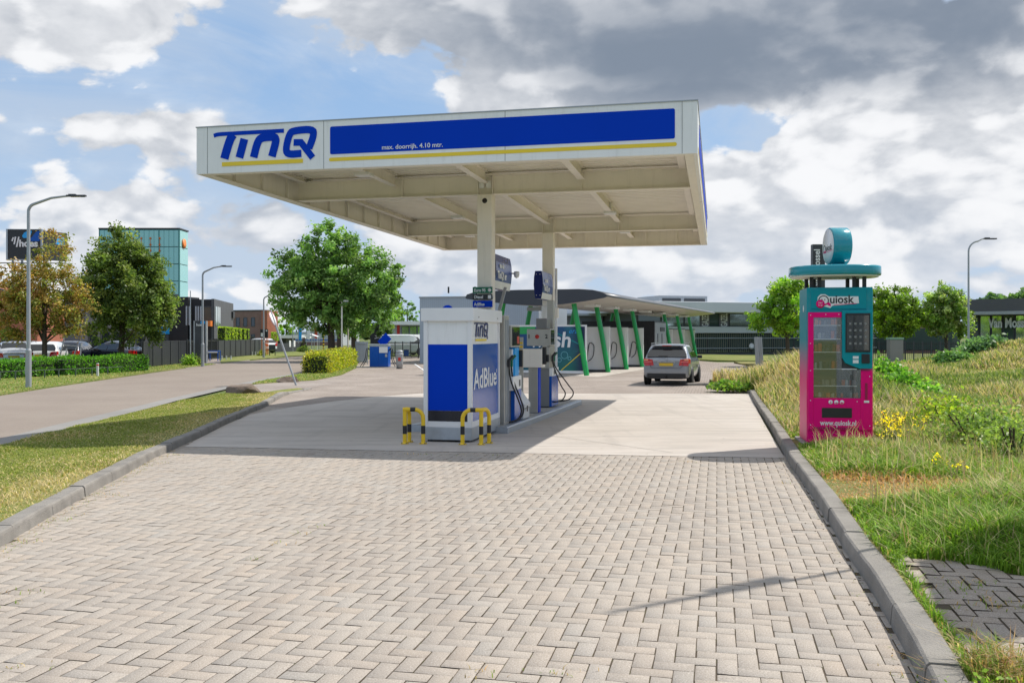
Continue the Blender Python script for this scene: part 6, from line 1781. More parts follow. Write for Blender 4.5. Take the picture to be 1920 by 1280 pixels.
        mb = MB(); stroke(mb, [(-.70*hw, 1.03), (-.66*hw, .72), (-.60*hw, .66), (.60*hw, .66), (.66*hw, .72), (.70*hw, 1.03)], .008, -.012, .01); mb.build('tailgate_gap', M['black'], v_)
    return v_
vehicle('car', 'grey hatchback driving away towards the car wash with its brake lights on', 'car', (5.80, 34.5, GZ), -R(17), paint('grey_paint', (.26, .285, .32), .3, .5), detail=True)
silver, white_, dkb = paint('silver_paint', (.52, .55, .58), .3, .4), paint('white_paint', (.72, .74, .76), .3, 0), paint('dark_blue_paint', (.012, .016, .03), .2, .3)
G_ = 'cars parked behind the long hedge'
vehicle('car', 'silver grey car at the left edge of the photo behind the hedge', 'car', (on(26, 47).x, 47, GZ), R(28), silver, 'sedan', G_)
vehicle('car', 'pale silver hatchback with a rounded roof, second from the left behind the hedge', 'car', (on(20, 51).x + 1.6, 51, GZ), R(52), silver, 'hatch', G_)
vehicle('car', 'dark car standing behind the pale silver hatchback', 'car', (on(62, 56).x, 56, GZ), R(62), dkb, 'hatch', G_)
vehicle('car', 'white estate car behind the hedge beside the trunk of the brown tree', 'car', (on(84, 50).x, 49.5, GZ), R(14), white_, 'hatch', G_)
vehicle('car', 'dark blue car right of the white estate car behind the hedge', 'car', (on(118, 52).x, 52, GZ), R(8), dkb, 'hatch', G_)
vehicle('car', 'dark car in the shade under the dark green tree', 'car', (on(208, 52).x + 1.0, 54, GZ), R(70), dkb, 'sedan', G_)
vehicle('car', 'pale silver car right of the trunk of the dark green tree', 'car', (on(250, 55).x, 56, GZ), R(62), silver, 'sedan', G_)
vehicle('car', 'white car parked at the far end of the dark slat fence', 'car', (on(500, 95).x, 97, GZ), R(60), white_, 'hatch')
vehicle('van', 'white delivery van behind the blue air station', 'van', (on(700, 84).x, 86, GZ), -R(62), white_, 'van', 'white vans beyond the yard', L_=4.9)
vehicle('van', 'white van at the far side, right of the delivery van', 'van', (on(774, 96).x, 100, GZ), R(165), white_, 'van', 'white vans beyond the yard', L_=4.9)
# ================================================================== foliage
def leaf_quads(cent, nrm_bias, size, g, aspect=.55):
    """one bent diamond per centre"""
    n = len(cent)
    nv = g.normal(size=(n, 3)) + nrm_bias; nv /= np.linalg.norm(nv, axis=1, keepdims=True)
    r = g.normal(size=(n, 3)); a = np.cross(nv, r); a /= np.linalg.norm(a, axis=1, keepdims=True) + 1e-9
    b = np.cross(nv, a)
    s = size * g.uniform(.6, 1.3, (n, 1))
    v = np.stack([cent - a * s * .5, cent + b * s * aspect * .5 + nv * s * .06, cent + a * s * .5, cent - b * s * aspect * .5 + nv * s * .06], axis=1)
    f = np.arange(n * 4).reshape(n, 4)
    return v.reshape(-1, 3), f
def pal(n, cols, g, jit=.18, idx=None):
    cols = np.array(cols)
    if idx is None: idx = g.integers(0, len(cols), n)
    c = cols[idx] * (1 + g.normal(0, jit, (n, 1)))
    return np.clip(c, .003, 1)
def tree(name, label, loc, ell, nclump, nleaf, cr, lsize, cols, trunk_h, trunk_r, seed, group=None, gaps=.0, limb=12, squash=.8, cat='tree', lump=1.0, tint_amp=.25):
    """ell: list of (cx, cy, cz, rx, ry, rz) relative to the base"""
    g = np.random.default_rng(seed); rr = random.Random(seed)
    t = thing(name, label, cat, loc, 0, group)
    vols = np.array([e[3] * e[4] * e[5] for e in ell]); pr = vols / vols.sum()
    cl = []; tries = 0
    while len(cl) < nclump and tries < nclump * 40:
        tries += 1
        e = ell[g.choice(len(ell), p=pr)]
        d = g.normal(size=3); d /= np.linalg.norm(d)
        rad = g.uniform(.35, 1.0) ** .5
        if rad < .55 and g.random() < .5: continue
        p = np.array([e[0] + d[0] * e[3] * rad, e[1] + d[1] * e[4] * rad, e[2] + d[2] * e[5] * rad])
        cl.append((p, rad, d))
    P_, C_, B_ = [], [], []
    for k, (p, rad, d) in enumerate(cl):
        r_ = cr * g.uniform(.55, 1.35)
        m_ = max(6, int(nleaf * g.uniform(.6, 1.3)))
        o = g.normal(size=(m_, 3)); o /= np.linalg.norm(o, axis=1, keepdims=True)
        o *= (g.uniform(0, 1, (m_, 1)) ** .5) * r_
        o[:, 2] *= squash
        # pull out along the growth direction: pointed sprays
        o += d[None, :] * (g.uniform(0, 1, (m_, 1)) ** 2) * r_ * lump * .8
        P_.append(p + o)
        tone = 1 + g.normal(0, tint_amp); ci = g.integers(0, len(cols))
        idx = np.where(g.random(m_) < .7, ci, g.integers(0, len(cols), m_))
        C_.append(pal(m_, cols, g, .14, idx) * max(.45, tone)); B_.append(np.tile(d * .6 + np.array([0, 0, .7]), (m_, 1)))
    P_ = np.concatenate(P_); C_ = np.concatenate(C_); B_ = np.concatenate(B_)
    v, f = leaf_quads(P_, B_, lsize, g)
    np_mesh('crown', v, f, [M['leaf']], t, col=np.repeat(C_, 4, axis=0))
    mb = MB()
    top = max(e[2] + e[5] for e in ell); mid_ = ell[0]
    bend = rr.uniform(-.1, .1)
    mb.tube([(0, 0, -.1), (.02, 0, .12), (bend * .4, 0, trunk_h * .5), (bend, .05, trunk_h), (bend * 1.5, .0, trunk_h + (top - trunk_h) * .5), (bend, 0, trunk_h + (top - trunk_h) * .85)], [trunk_r * 1.45, trunk_r * 1.1, trunk_r, trunk_r * .9, trunk_r * .5, trunk_r * .12], 10)
    for k in range(limb):
        p, rad, d = cl[int(k * len(cl) / limb)]
        z0 = trunk_h * rr.uniform(.85, 1.0) + (top - trunk_h) * rr.uniform(0, .45)
        a = Vector((bend, 0, z0)); b = Vector(p); m_ = a.lerp(b, .5) + Vector((0, 0, -.08 * (b - a).length))
        mb.tube([a, m_, b], [trunk_r * .38, trunk_r * .22, trunk_r * .06], 6)
    mb.build('trunk', M['wood'], t)
    return t
GREEN = [(.085, .155, .035), (.115, .20, .05), (.06, .115, .028), (.17, .25, .08)]
DARK = [(.07, .105, .025), (.10, .145, .03), (.05, .08, .02), (.16, .19, .05)]
BROWN = [(.21, .15, .04), (.17, .17, .04), (.24, .14, .045), (.14, .16, .035), (.27, .20, .06)]
LIME = [(.11, .20, .018), (.15, .26, .025), (.075, .14, .018), (.20, .28, .035)]
def E(px, py, Y, rx, ry_, base, ry=None):
    """ellipsoid from photo pixels at depth Y relative to base point"""
    c = at(px, py, Y) - Vector(base); k = Y / F
    return (c.x, c.y, c.z, rx * k, (ry if ry else rx) * k, ry_ * k)
# big bright tree
b = on(622, 66)
tree('broadleaf_tree', 'large bright green tree standing in the yellow hedge beside the canopy', b,
     [E(640, 530, 66, 62, 92, b), E(575, 545, 66, 66, 58, b), E(690, 525, 66, 62, 62, b), E(612, 470, 66, 46, 55, b), E(560, 510, 66, 52, 40, b), E(600, 585, 66, 50, 34, b), E(690, 590, 66, 50, 42, b), E(715, 560, 67, 36, 36, b)],
     560, 85, .50, .25, GREEN, 2.2, .26, 3, limb=22)
b = on(664, 84)
tree('broadleaf_tree', 'green tree in the row behind the large bright tree, over the blue air station', b,
     [E(672, 560, 84, 50, 70, b), E(712, 585, 84, 34, 50, b)], 120, 50, .6, .28, LIME + GREEN, 2.5, .25, 4, limb=10)
b = on(637, 76)
tree('broadleaf_tree', 'green tree directly behind the large bright tree', b, [E(640, 560, 76, 50, 60, b)], 80, 45, .6, .28, GREEN, 2.5, .25, 5, limb=8)
# dark green and brown trees on the left
b = on(226, 49)
tree('broadleaf_tree', 'dense dark green tree behind the long hedge on the left', b,
     [E(240, 545, 49, 72, 92, b), E(222, 465, 49, 34, 42, b), E(200, 520, 49, 44, 46, b), E(280, 570, 49, 44, 50, b), E(190, 600, 49, 32, 42, b), E(290, 600, 49, 34, 40, b), E(268, 500, 49, 34, 40, b)],
     520, 80, .38, .18, DARK, 1.6, .16, 6, limb=16)
b = on(84, 46)
tree('broadleaf_tree', 'sparse brown and olive tree behind the long hedge on the left', b,
     [E(92, 560, 46, 62, 62, b), E(100, 480, 46, 34, 45, b), E(30, 590, 46, 48, 48, b), E(140, 580, 46, 34, 52, b), E(60, 540, 46, 48, 40, b), E(20, 520, 46, 20, 28, b), E(128, 460, 46, 12, 18, b)],
     400, 58, .36, .15, BROWN, 1.5, .13, 7, limb=26, tint_amp=.2)
# right hand trees
b = on(1478, 56)
tree('broadleaf_tree', 'bright green tree left of the vending kiosk', b, [E(1480, 575, 56, 44, 50, b), E(1445, 595, 56, 34, 28, b), E(1490, 540, 56, 26, 26, b)], 190, 70, .38, .20, LIME, 1.8, .12, 8, limb=10)
b = on(1678, 64)
tree('broadleaf_tree', 'round bright green tree right of the vending kiosk', b, [E(1676, 590, 64, 46, 40, b), E(1682, 560, 64, 22, 24, b), E(1700, 590, 64, 30, 32, b), E(1650, 570, 64, 22, 26, b), E(1716, 575, 64, 8, 8, b)], 210, 70, .38, .22, [(.12, .19, .018), (.18, .26, .022), (.07, .12, .02)], 1.8, .12, 9, limb=10)
b = on(1774, 64)
tree('broadleaf_tree', 'green and pale olive tree in front of the showroom', b, [E(1775, 580, 64, 36, 42, b), E(1790, 600, 64, 32, 32, b), E(1750, 600, 64, 26, 26, b), E(1768, 555, 64, 16, 22, b), E(1742, 560, 64, 10, 10, b)], 200, 70, .36, .21, [(.11, .18, .03), (.17, .24, .055), (.22, .25, .11), (.07, .12, .028)], 1.8, .12, 10, limb=10)
# far trees
for (px, py, Y, rx, ry_, lab, cols, sd_) in ((537, 612, 150, 22, 24, 'round green tree beyond the leaning sign', LIME, 11), (592, 620, 200, 12, 16, 'far dark tree behind the red flag', DARK, 12), (570, 648, 112, 6, 14, 'small pointed conifer beside the gazebo tent', DARK, 13),
                                 (765, 590, 150, 26, 26, 'far green tree behind the white vans', GREEN, 14), (740, 598, 160, 20, 20, 'far green tree between the large tree and the grey shed', GREEN, 15)):
    b = on(px, Y); ell = [E(px, py, Y, rx, ry_, b), E(px - rx * .3, py + ry_ * .3, Y, rx * .8, ry_ * .6, b)]
    if 'conifer' in lab: ell = [E(px, py + 6, Y, 6, 7, b), E(px, py - 3, Y, 3.5, 8, b)]
    tree('broadleaf_tree' if 'conifer' not in lab else 'conifer', lab, b, ell, 60, 40, rx * .16 * Y / F, .34 if Y > 120 else .2, cols, 1.6, .18, sd_, limb=5)
g = np.random.default_rng(77)
# wooded rise at the right horizon and tree belts (masses)
def belt(name, x0, x1, Y, pytop, seed, cols, n=3000, s=.9):
    g = np.random.default_rng(seed)
    px = g.uniform(x0, x1, n); w_ = (x1 - x0)
    tops = pytop + 5 * np.sin(px * .09 + seed) + 3 * np.sin(px * .31 + seed)
    if name == 'far_wood': tops = tops + 18 * np.clip(1 - (px - x0) / (w_ * .45), 0, 1) ** 2
    yy = Y + g.uniform(-6, 6, n)
    ztop = CAM_H + (HY - tops) * Y / F
    z = GZ + (ztop - GZ) * g.uniform(.1, 1, n) ** .5
    c = np.stack([(px - CX) * yy / F, yy, z], 1)
    v, f = leaf_quads(c, np.array([0, -.3, .9]), s, g, .8)
    o = np_mesh(name, v, f, [M['leaf']], None, col=np.repeat(pal(n, cols, g, .2), 4, axis=0)); tag(o, kind='stuff'); return o
HAZY = [(.07, .13, .05), (.10, .16, .06), (.055, .10, .045)]
belt('far_wood', 1830, 2050, 260, 549, 1, HAZY, 5000, 1.6)
belt('far_wood', 600, 800, 230, 612, 2, HAZY, 4000, 1.3)
belt('far_wood', 960, 1660, 250, 606, 3, HAZY, 6000, 1.5)
belt('far_wood', -300, 200, 230, 600, 4, HAZY, 5000, 1.5)

# ---- hedges: clipped, leaves on a dark core
M['hedge_core'] = mat('hedge_core', (.018, .03, .01), .9, var=.3, scale=6)
def hedge(name, label, pts, width, h, cols, dens, ls, seed, group=None, fuzz=.05, cat='hedge', rnd_top=0.0):
    """pts: ground centre line; leaves over the skin of the box"""
    g = np.random.default_rng(seed)
    t = thing(name, label, cat, pts[0], 0, group); o0 = Vector(pts[0])
    mb = MB(); C_ = []
    for a, b in zip(pts, pts[1:]):
        a = Vector(a); b = Vector(b); L_ = (b - a).length; d = (b - a) / L_; n_ = Vector((-d.y, d.x, 0)).normalized(); z = Vector((0, 0, 1))
        A0, B0 = a - o0, b - o0; w = width / 2
        mb.bar(A0 + z * (h * .45 - .02), B0 + z * (h * .45 - .02), width - .12, h * .9, up=(0, 0, 1))
        areas = [L_ * h, L_ * h, L_ * width, width * h, width * h]
        for k, ar in enumerate(areas):
            m_ = int(ar * dens); u = g.uniform(0, 1, m_); v_ = g.uniform(0, 1, m_); f_ = g.normal(0, fuzz, m_)
            A, Bd, N, Z = np.array(A0), np.array(d), np.array(n_), np.array((0, 0, 1.0))
            if k < 2:
                s_ = 1 if k == 0 else -1; P_ = A + np.outer(u * L_, Bd) + np.outer(s_ * (w + f_), N) + np.outer(v_ * h, Z)
            elif k == 2: P_ = A + np.outer(u * L_, Bd) + np.outer((v_ - .5) * width, N) + np.outer(h + f_, Z)
            else:
                e_ = 0 if k == 3 else L_; s_ = -1 if k == 3 else 1
                P_ = A + np.outer(e_ + s_ * f_, Bd) + np.outer((u - .5) * width, N) + np.outer(v_ * h, Z)
            C_.append(P_)
    P_ = np.concatenate(C_)
    wob = .05 * np.sin(P_[:, 0] * 2.1 + P_[:, 1] * 1.3); P_[:, 2] += wob * (P_[:, 2] > h * .6)
    v, f = leaf_quads(P_, np.array([0, 0, .5]), ls, g, .7)
    idx = ((np.sin(P_[:, 0] * 3 + seed) + np.sin(P_[:, 1] * 2.3) + g.normal(0, .8, len(P_))) > 0).astype(int) * (len(cols) // 2) + g.integers(0, max(1, len(cols) // 2), len(P_))
    np_mesh('foliage', v, f, [M['leaf']], t, col=np.repeat(pal(len(P_), cols, g, .2, np.clip(idx, 0, len(cols) - 1)), 4, axis=0))
    mb.build('stems', M['hedge_core'], t)
    return t
HG = [(.055, .15, .012), (.07, .19, .015), (.045, .12, .012), (.10, .22, .02)]
hedge('clipped_hedge', 'clipped bright green hedge across the road, left section behind the street lamp', [on(-70, 38.6), on(0, 40), on(86, 42.2)], 1.0, .80, HG, 420, .085, 21, 'green hedge sections along the far verge')
hedge('clipped_hedge', 'clipped bright green hedge right of the gap, ending at the dark slat fence', [on(104, 42.8), on(190, 45.5), on(262, 48.5)], 1.1, .82, HG, 420, .085, 22, 'green hedge sections along the far verge')
YH = [(.20, .22, .016), (.27, .27, .025), (.14, .18, .018), (.33, .29, .03), (.10, .13, .018), (.22, .17, .035)]
ya, yb_ = gp(592, 706.5), gp(668, 683)
ya = gp(592, 701); 
hedge('yellow_hedge', 'clipped yellow-green hedge between the road and the yard', [ya, Vector((gp(650, 684).x, gp(650, 684).y, gp(650, 684).z))], 1.15, .92, YH, 520, .10, 23, fuzz=.07)
# clipped box trees on stems beside the black office
for k, px in enumerate((417.5, 424.5, 431.5, 438, 445.5, 454, 461)):
    Y = 80 + 2.2 * k; b = on(px, Y)
    t = thing('box_tree', 'clipped cube of yellow-green foliage on a stem behind the dark slat fence', 'tree', b, 0, 'row of clipped cube trees behind the slat fence')
    g = np.random.default_rng(40 + k)
    zlo, zhi = CAM_H + (HY - 640) * Y / F - GZ, CAM_H + (HY - (613 + 1.0 * k * .7)) * Y / F - GZ
    wv = .66 if k < 6 else .6; n = 900
    q = g.uniform(-1, 1, (n, 3)); ax_ = g.integers(0, 3, n); q[np.arange(n), ax_] = np.sign(q[np.arange(n), ax_]) * g.uniform(.88, 1.05, n)
    P_ = np.stack([q[:, 0] * wv * .48, q[:, 1] * wv * .55, (zlo + zhi) / 2 + q[:, 2] * (zhi - zlo) / 2], 1)
    v, f = leaf_quads(P_, np.array([0, 0, .4]), .13, g, .7)
    np_mesh('crown', v, f, [M['leaf']], t, col=np.repeat(pal(n, [(.20, .28, .02), (.14, .22, .02), (.28, .34, .03)], g), 4, axis=0))
    mb = MB(); mb.box((-.30, -.35, zlo + .1), (.30, .35, zhi - .08)); mb.build('stems', M['hedge_core'], t)
    mb = MB(); mb.tube([(0, 0, 0), (0, 0, zlo + .1)], .05, 6); mb.build('trunk', M['wood'], t)
b = on(515.8, 105)
t = thing('box_tree', 'single clipped cube tree on a stem seen beside the leaning sign', 'tree', b, 0)
g = np.random.default_rng(60); n = 900; q = g.uniform(-1, 1, (n, 3)); ax_ = g.integers(0, 3, n); q[np.arange(n), ax_] = np.sign(q[np.arange(n), ax_]) * g.uniform(.88, 1.05, n)
zlo, zhi = CAM_H + (HY - 638) * 105 / F - GZ, CAM_H + (HY - 623) * 105 / F - GZ
P_ = np.stack([q[:, 0] * .36, q[:, 1] * .4, (zlo + zhi) / 2 + q[:, 2] * (zhi - zlo) / 2], 1); v, f = leaf_quads(P_, np.array([0, 0, .4]), .13, g, .7)
np_mesh('crown', v, f, [M['leaf']], t, col=np.repeat(pal(n, [(.20, .28, .02), (.14, .22, .02)], g), 4, axis=0))
mb = MB(); mb.tube([(0, 0, 0), (0, 0, zlo + .1)], .05, 6); mb.build('trunk', M['wood'], t)
# small bushes
def bush(name, label, loc, rx, ry, rz, n, ls, cols, seed, group=None):
    g = np.random.default_rng(seed); t = thing(name, label, 'bush', loc, 0, group)
    P_ = []
    k = max(5, n // 60)
    for _ in range(k):
        d = g.normal(size=3); d /= np.linalg.norm(d); d[2] = abs(d[2]); c = d * g.uniform(.35, .85) * np.array([rx, ry, rz])
        P_.append(c + g.normal(size=(n // k, 3)) * np.array([rx, ry, rz]) * .20)
    P_ = np.concatenate(P_); P_[:, 2] = np.abs(P_[:, 2])
    v, f = leaf_quads(P_, np.array([0, 0, .8]), ls, g, .6)
    np_mesh('foliage', v, f, [M['leaf']], t, col=np.repeat(pal(len(P_), cols, g, .22), 4, axis=0))
    mb = MB(); rr = random.Random(seed)
    for _ in range(6): mb.tube([(0, 0, -.05), (rr.uniform(-.5, .5) * rx, rr.uniform(-.5, .5) * ry, rz * .7)], .012, 4)
    mb.build('stems', M['wood'], t); return t
bush('bush', 'yellow-green bush between the bar fence and the flag pole', on(354, 57), .5, .5, .75, 900, .13, LIME, 70)
bush('bush', 'dark green bush at the foot of the middle street lamp', on(368, 58), .55, .5, .6, 900, .13, DARK, 71)
bush('bush', 'yellow bush at the far end of the dark slat fence', on(492, 84), .55, .5, .55, 700, .13, YH, 72)
bush('bush', 'dark bush on the far side of the road below the conifer', on(569, 104), .9, .6, .75, 700, .16, DARK, 73)

# ================================================================== lawns
def lawn_z(x, y): return zg(y)
lawn_pts = [tuple((p.x - .15, p.y)) for p in KL[1:-1]]
lawn_edge = [(g_.x, g_.y) for g_ in (gp(*p) for p in ((558,729),(520,733),(478,739),(440,736.5),(400,742),(345,751),(300,761),(200,786),(100,811),(0,837),(-300,925),(-900,1160)))]
def lz(x, y):
    """lawn surface: kerb height beside the kerb, road height beside the gutter"""
    d = line_x(KL, y) - x
    return zg(y) + .010 + .085 * (1 - sstep(max(0, d) / 2.0)) * (0.4 if y > 22 else 1.0)
LP = lawn_pts[::-1]
poly_l = LP + lawn_edge
sheet('left_lawn', poly_l, 0.0, M['turf'], zf=lz, step=.5, sub=.5, skirt=.12)
wedge = [tuple(gp(*p)[:2]) for p in ((470,721),(520,717),(590,713),(640,703),(668,690),(672,676),(655,676),(628,684),(600,692.5),(560,702.5),(486,715.5))]
sheet('hedge_verge', wedge, .03, M['turf'], skirt=.06)
far_v = [tuple(gp(*p)[:2]) for p in ((-900,849),(-300,768.5),(0,740.5),(95,725.5),(190,711.5),(300,695.5),(405,683),(350,681),(345,676),(100,690),(-300,700),(-900,720))]
sheet('far_verge', far_v, .03, M['turf'], skirt=.06)
sheet('far_verge', [tuple(gp(*p)[:2]) for p in ((415,681.5),(470,674.5),(540,668.5),(600,663.5),(560,660),(500,664),(410,672))], .03, M['turf'], skirt=.06)
sheet('parking_lot', [tuple(gp(*p)[:2]) for p in ((-900,700),(-300,690),(100,682),(340,672),(330,660),(-900,665))], .02, M['yard'])
sheet('dealer_verge', [tuple(gp(*p)[:2]) for p in ((1150,668),(1345,676.5),(1440,677.5),(1440,668),(1150,660))], .05, M['turf'], skirt=.08)

def blades(name, x, y, z, h, w, cols, g, lean=.35, bend=.5, col=None, parent=None, kind='stuff', tipcol=None, face=None):
    """grass blades with two segments each"""
    n = len(x)
    th = g.uniform(0, 2 * np.pi, n) if face is None else face
    dx, dy = np.cos(th), np.sin(th); sx, sy = -dy, dx
    ln = h * lean * g.uniform(.1, 1.2, n); bn = h * bend * g.uniform(.2, 1.2, n)
    base = np.stack([x, y, z - .01], 1); side = np.stack([sx, sy, np.zeros(n)], 1) * (w[:, None] if hasattr(w, '__len__') else w)
    d = np.stack([dx, dy, np.zeros(n)], 1); Z = np.array([0, 0, 1.0])
    m1 = base + d * (ln * .35)[:, None] + Z * (h * .55)[:, None]
    tip = base + d * (ln + bn * .6)[:, None] + Z * (h * (1 - .25 * bend))[:, None]
    v = np.stack([base - side * .5, base + side * .5, m1 - side * .42, m1 + side * .42, tip], 1).reshape(-1, 3)
    k = np.arange(n)[:, None] * 5
    f = np.concatenate([k + np.array([[0, 1, 3]]), k + np.array([[0, 3, 2]]), k + np.array([[2, 3, 4]])], 1).reshape(-1, 3)
    if col is None: col = pal(n, cols, g, .18)
    c = np.repeat(col, 5, axis=0).reshape(n, 5, 3).copy()
    if tipcol is not None: c[:, 4] = tipcol[0] if len(tipcol) == 1 else tipcol
    o = np_mesh(name, v, f, [M['blade']], parent, col=c.reshape(-1, 3))
    if kind: o['kind'] = kind
    return o
def vnoise(x, y, s, seed=0):
    """cheap smooth noise"""
    r_ = np.random.default_rng(seed); out = 0
    for i in range(6):
        a = r_.uniform(0, 2*np.pi); f_ = s * (1.0 + .55 * i); ph = r_.uniform(0, 6.28)
        out = out + np.sin((x * np.cos(a) + y * np.sin(a)) * f_ + ph) / (1 + .5 * i)
    return out / 2.6
def scatter(poly, n, g, mask=None):
    xs = [p[0] for p in poly]; ys = [p[1] for p in poly]
    x = g.uniform(min(xs), max(xs), n * 2); y = g.uniform(min(ys), max(ys), n * 2)
    P2 = np.array([(p[0], p[1]) for p in poly]); c = np.zeros(len(x), bool); j = len(P2) - 1
    for i in range(len(P2)):
        xi, yi = P2[i]; xj, yj = P2[j]
        with np.errstate(divide='ignore', invalid='ignore'):
            k = ((yi > y) != (yj > y)) & (x < (xj - xi) * (y - yi) / (yj - yi + 1e-12) + xi)
        c ^= k; j = i
    return x[c], y[c]
g = np.random.default_rng(5)
# visible part of the left lawn only
def kx_np(K, y):
    ys = np.array([p.y for p in K])[::-1]; xs = np.array([p.x for p in K])[::-1]
    o_ = np.argsort(ys); return np.interp(y, ys[o_], xs[o_])
def zg_np(y): t = np.clip((y - 11) / 17, 0, 1); return -.22 * t * t * (3 - 2 * t)
def ss_np(t): t = np.clip(t, 0, 1); return t * t * (3 - 2 * t)
x, y = scatter(poly_l, 330000, g)
keep = (x / y > -.60) & (y < 30); x, y = x[keep], y[keep]
dk = kx_np(KL, y) - x
keep = (dk > .02) & (g.random(len(x)) < np.clip(1.2 - y / 40, .25, 1)); x, y, dk = x[keep], y[keep], dk[keep]
dry = np.clip(1.25 - dk / .95 + .65 * vnoise(x, y, 1.6, 3), 0, 1) * (1.0) + np.clip(vnoise(x, y, .8, 9) - .35, 0, 1) * .8
keep = g.random(len(x)) < np.clip(1 - dry * .75, .08, 1) ; x, y, dk, dry = x[keep], y[keep], dk[keep], dry[keep]
z = zg_np(y) + .010 + .085 * (1 - ss_np(dk / 2)) * np.where(y > 22, .4, 1)
isdry = g.random(len(x)) < np.clip(dry * .8 + .16, 0, 1)
col = np.where(isdry[:, None], pal(len(x), [(.42, .34, .17), (.34, .27, .12), (.50, .40, .24)], g), pal(len(x), [(.16, .20, .035), (.20, .24, .045), (.26, .28, .08), (.13, .17, .03)], g))
tall = .028 + .04 * np.clip(vnoise(x, y, 1.1, 4), 0, 1)
blades('lawn_grass', x, y, z, tall * g.uniform(.6, 1.5, len(x)), .0045 + .0006 * y, None, g, .9, .8, col=col)
# verges further off
for nm, poly, n_ in (('verge_grass', wedge, 16000), ('verge_grass', far_v, 60000)):
    x, y = scatter(poly, n_, g); keep = (np.abs(x / y) < .6) & (y < 75); x, y = x[keep], y[keep]
    col = np.where((g.random(len(x)) < .35)[:, None], pal(len(x), [(.38, .33, .15), (.30, .26, .10)], g), pal(len(x), [(.12, .20, .035), (.17, .25, .05)], g))
    blades(nm, x, y, zg_np(y) + .03, .05 * g.uniform(.6, 1.5, len(x)), .03 + 0 * x, None, g, .8, .7, col=col)

# ================================================================== right hand meadow
def hm_np(x, y):
    """height of the meadow above the yard"""
    kx_ = np.where(y > KR[1].y, KR[1].x, kx_np(KR[1:], y)); d = x - kx_
    h = .11 + .0 * x
    xb = np.interp(y, [16, 21, 29.5, 35, 38.5, 42], [4.4, 5.7, 7.65, 7.65, 9.2, 11.4])
    h = h + .80 * np.exp(-((x - 9.2) / 2.0) ** 2 - ((y - 28.5) / 4.5) ** 2) * ss_np((x - xb - .2) / 1.6)
    h = h + 1.45 * np.exp(-(np.minimum(x - 25.5, 0) / 4.6) ** 2 - ((y - 43) / 9.0) ** 2)
    h = h + .65 * np.exp(-(np.minimum(x - 17.5, 0) / 3.4) ** 2 - ((y - 27) / 6.0) ** 2)
    h = h + .05 * vnoise(x, y, .7, 2) * ss_np((d - .5) / 2)
    return zg_np(y) + h
def hm(x, y): return float(hm_np(np.array([x]), np.array([float(y)]))[0])
KRo = offset_line(KR[1:], .15)
mead = [(p.x, p.y) for p in KRo[:]] + [(8, 0), (14, 2), (60, 30), (60, 60), (30, 62), (15.0, 62), (14.0, 50), (13.3, 46), (11.4, 42), (10.6, 40.5), (9.2, 38.5)]
mead += [tuple(gp(*p)[:2]) for p in ((1330,716),(1345,724),(1372,727),(1400,735.5))]
mead = [(round(a, 4), round(b, 4)) for a, b in mead]
sheet('meadow_ground', mead, 0.0, M['meadow'], zf=hm, step=1.0, sub=1.0, skirt=.35)
# paved corner at lower right
crn = [(p.x, p.y) for p in (gp(*q, .13) for q in ((1690,1044),(1710,1046),(1760,1050),(1830,1062),(1935,1082),(2100,1120),(2100,1260),(2100,1500)))] + [(2.6, 2.6), (KRo[-3].x + .08, KRo[-3].y)] + [(p.x + .085, p.y) for p in KRo[::-1][3:7]]
crn = [p for p in crn]
def cz_(x, y): return .128 + .010 * math.sin(x * 2.1 + y * 1.3)
v, f, c = herring('corner_paving', crn, cz_, tilt=1.0, base=(.33, .28, .23), gap=.006, seed=8)
if len(v):
    tag(np_mesh('corner_paving', v, f, [M['block']], col=np.array(c)), kind='structure')
    sheet('corner_bed', crn, 0, M['joint'], zf=lambda x, y: cz_(x, y) - .009, step=.25, sub=.25)
def in_np(poly, x, y):
    P2 = np.array(poly); c = np.zeros(len(x), bool); j = len(P2) - 1
    for i in range(len(P2)):
        xi, yi = P2[i]; xj, yj = P2[j]
        k = ((yi > y) != (yj > y)) & (x < (xj - xi) * (y - yi) / (yj - yi + 1e-12) + xi); c ^= k; j = i
    return c
def meadow_pts(n, y0, y1, xmax, g):
    y = g.uniform(y0, y1, n); kx_ = np.where(y > KR[1].y, KR[1].x - .8, kx_np(KR[1:], y))
    x = kx_ + .19 + (np.minimum(xmax, .80 * y) - kx_ - .19) * g.random(n)
    w_ = (np.minimum(xmax, .80 * y) - kx_) / max(1, (min(xmax, .80 * y1)))
    keep = (g.random(n) < np.clip(w_, .02, 1)) & ~in_np(crn, x, y) & ~((x > 4.0) & (x < 5.45) & (y > 13.05) & (y < 14.25))
    x, y = x[keep], y[keep]
    return x, y, x - np.where(y > KR[1].y, KR[1].x - .8, kx_np(KR[1:], y))
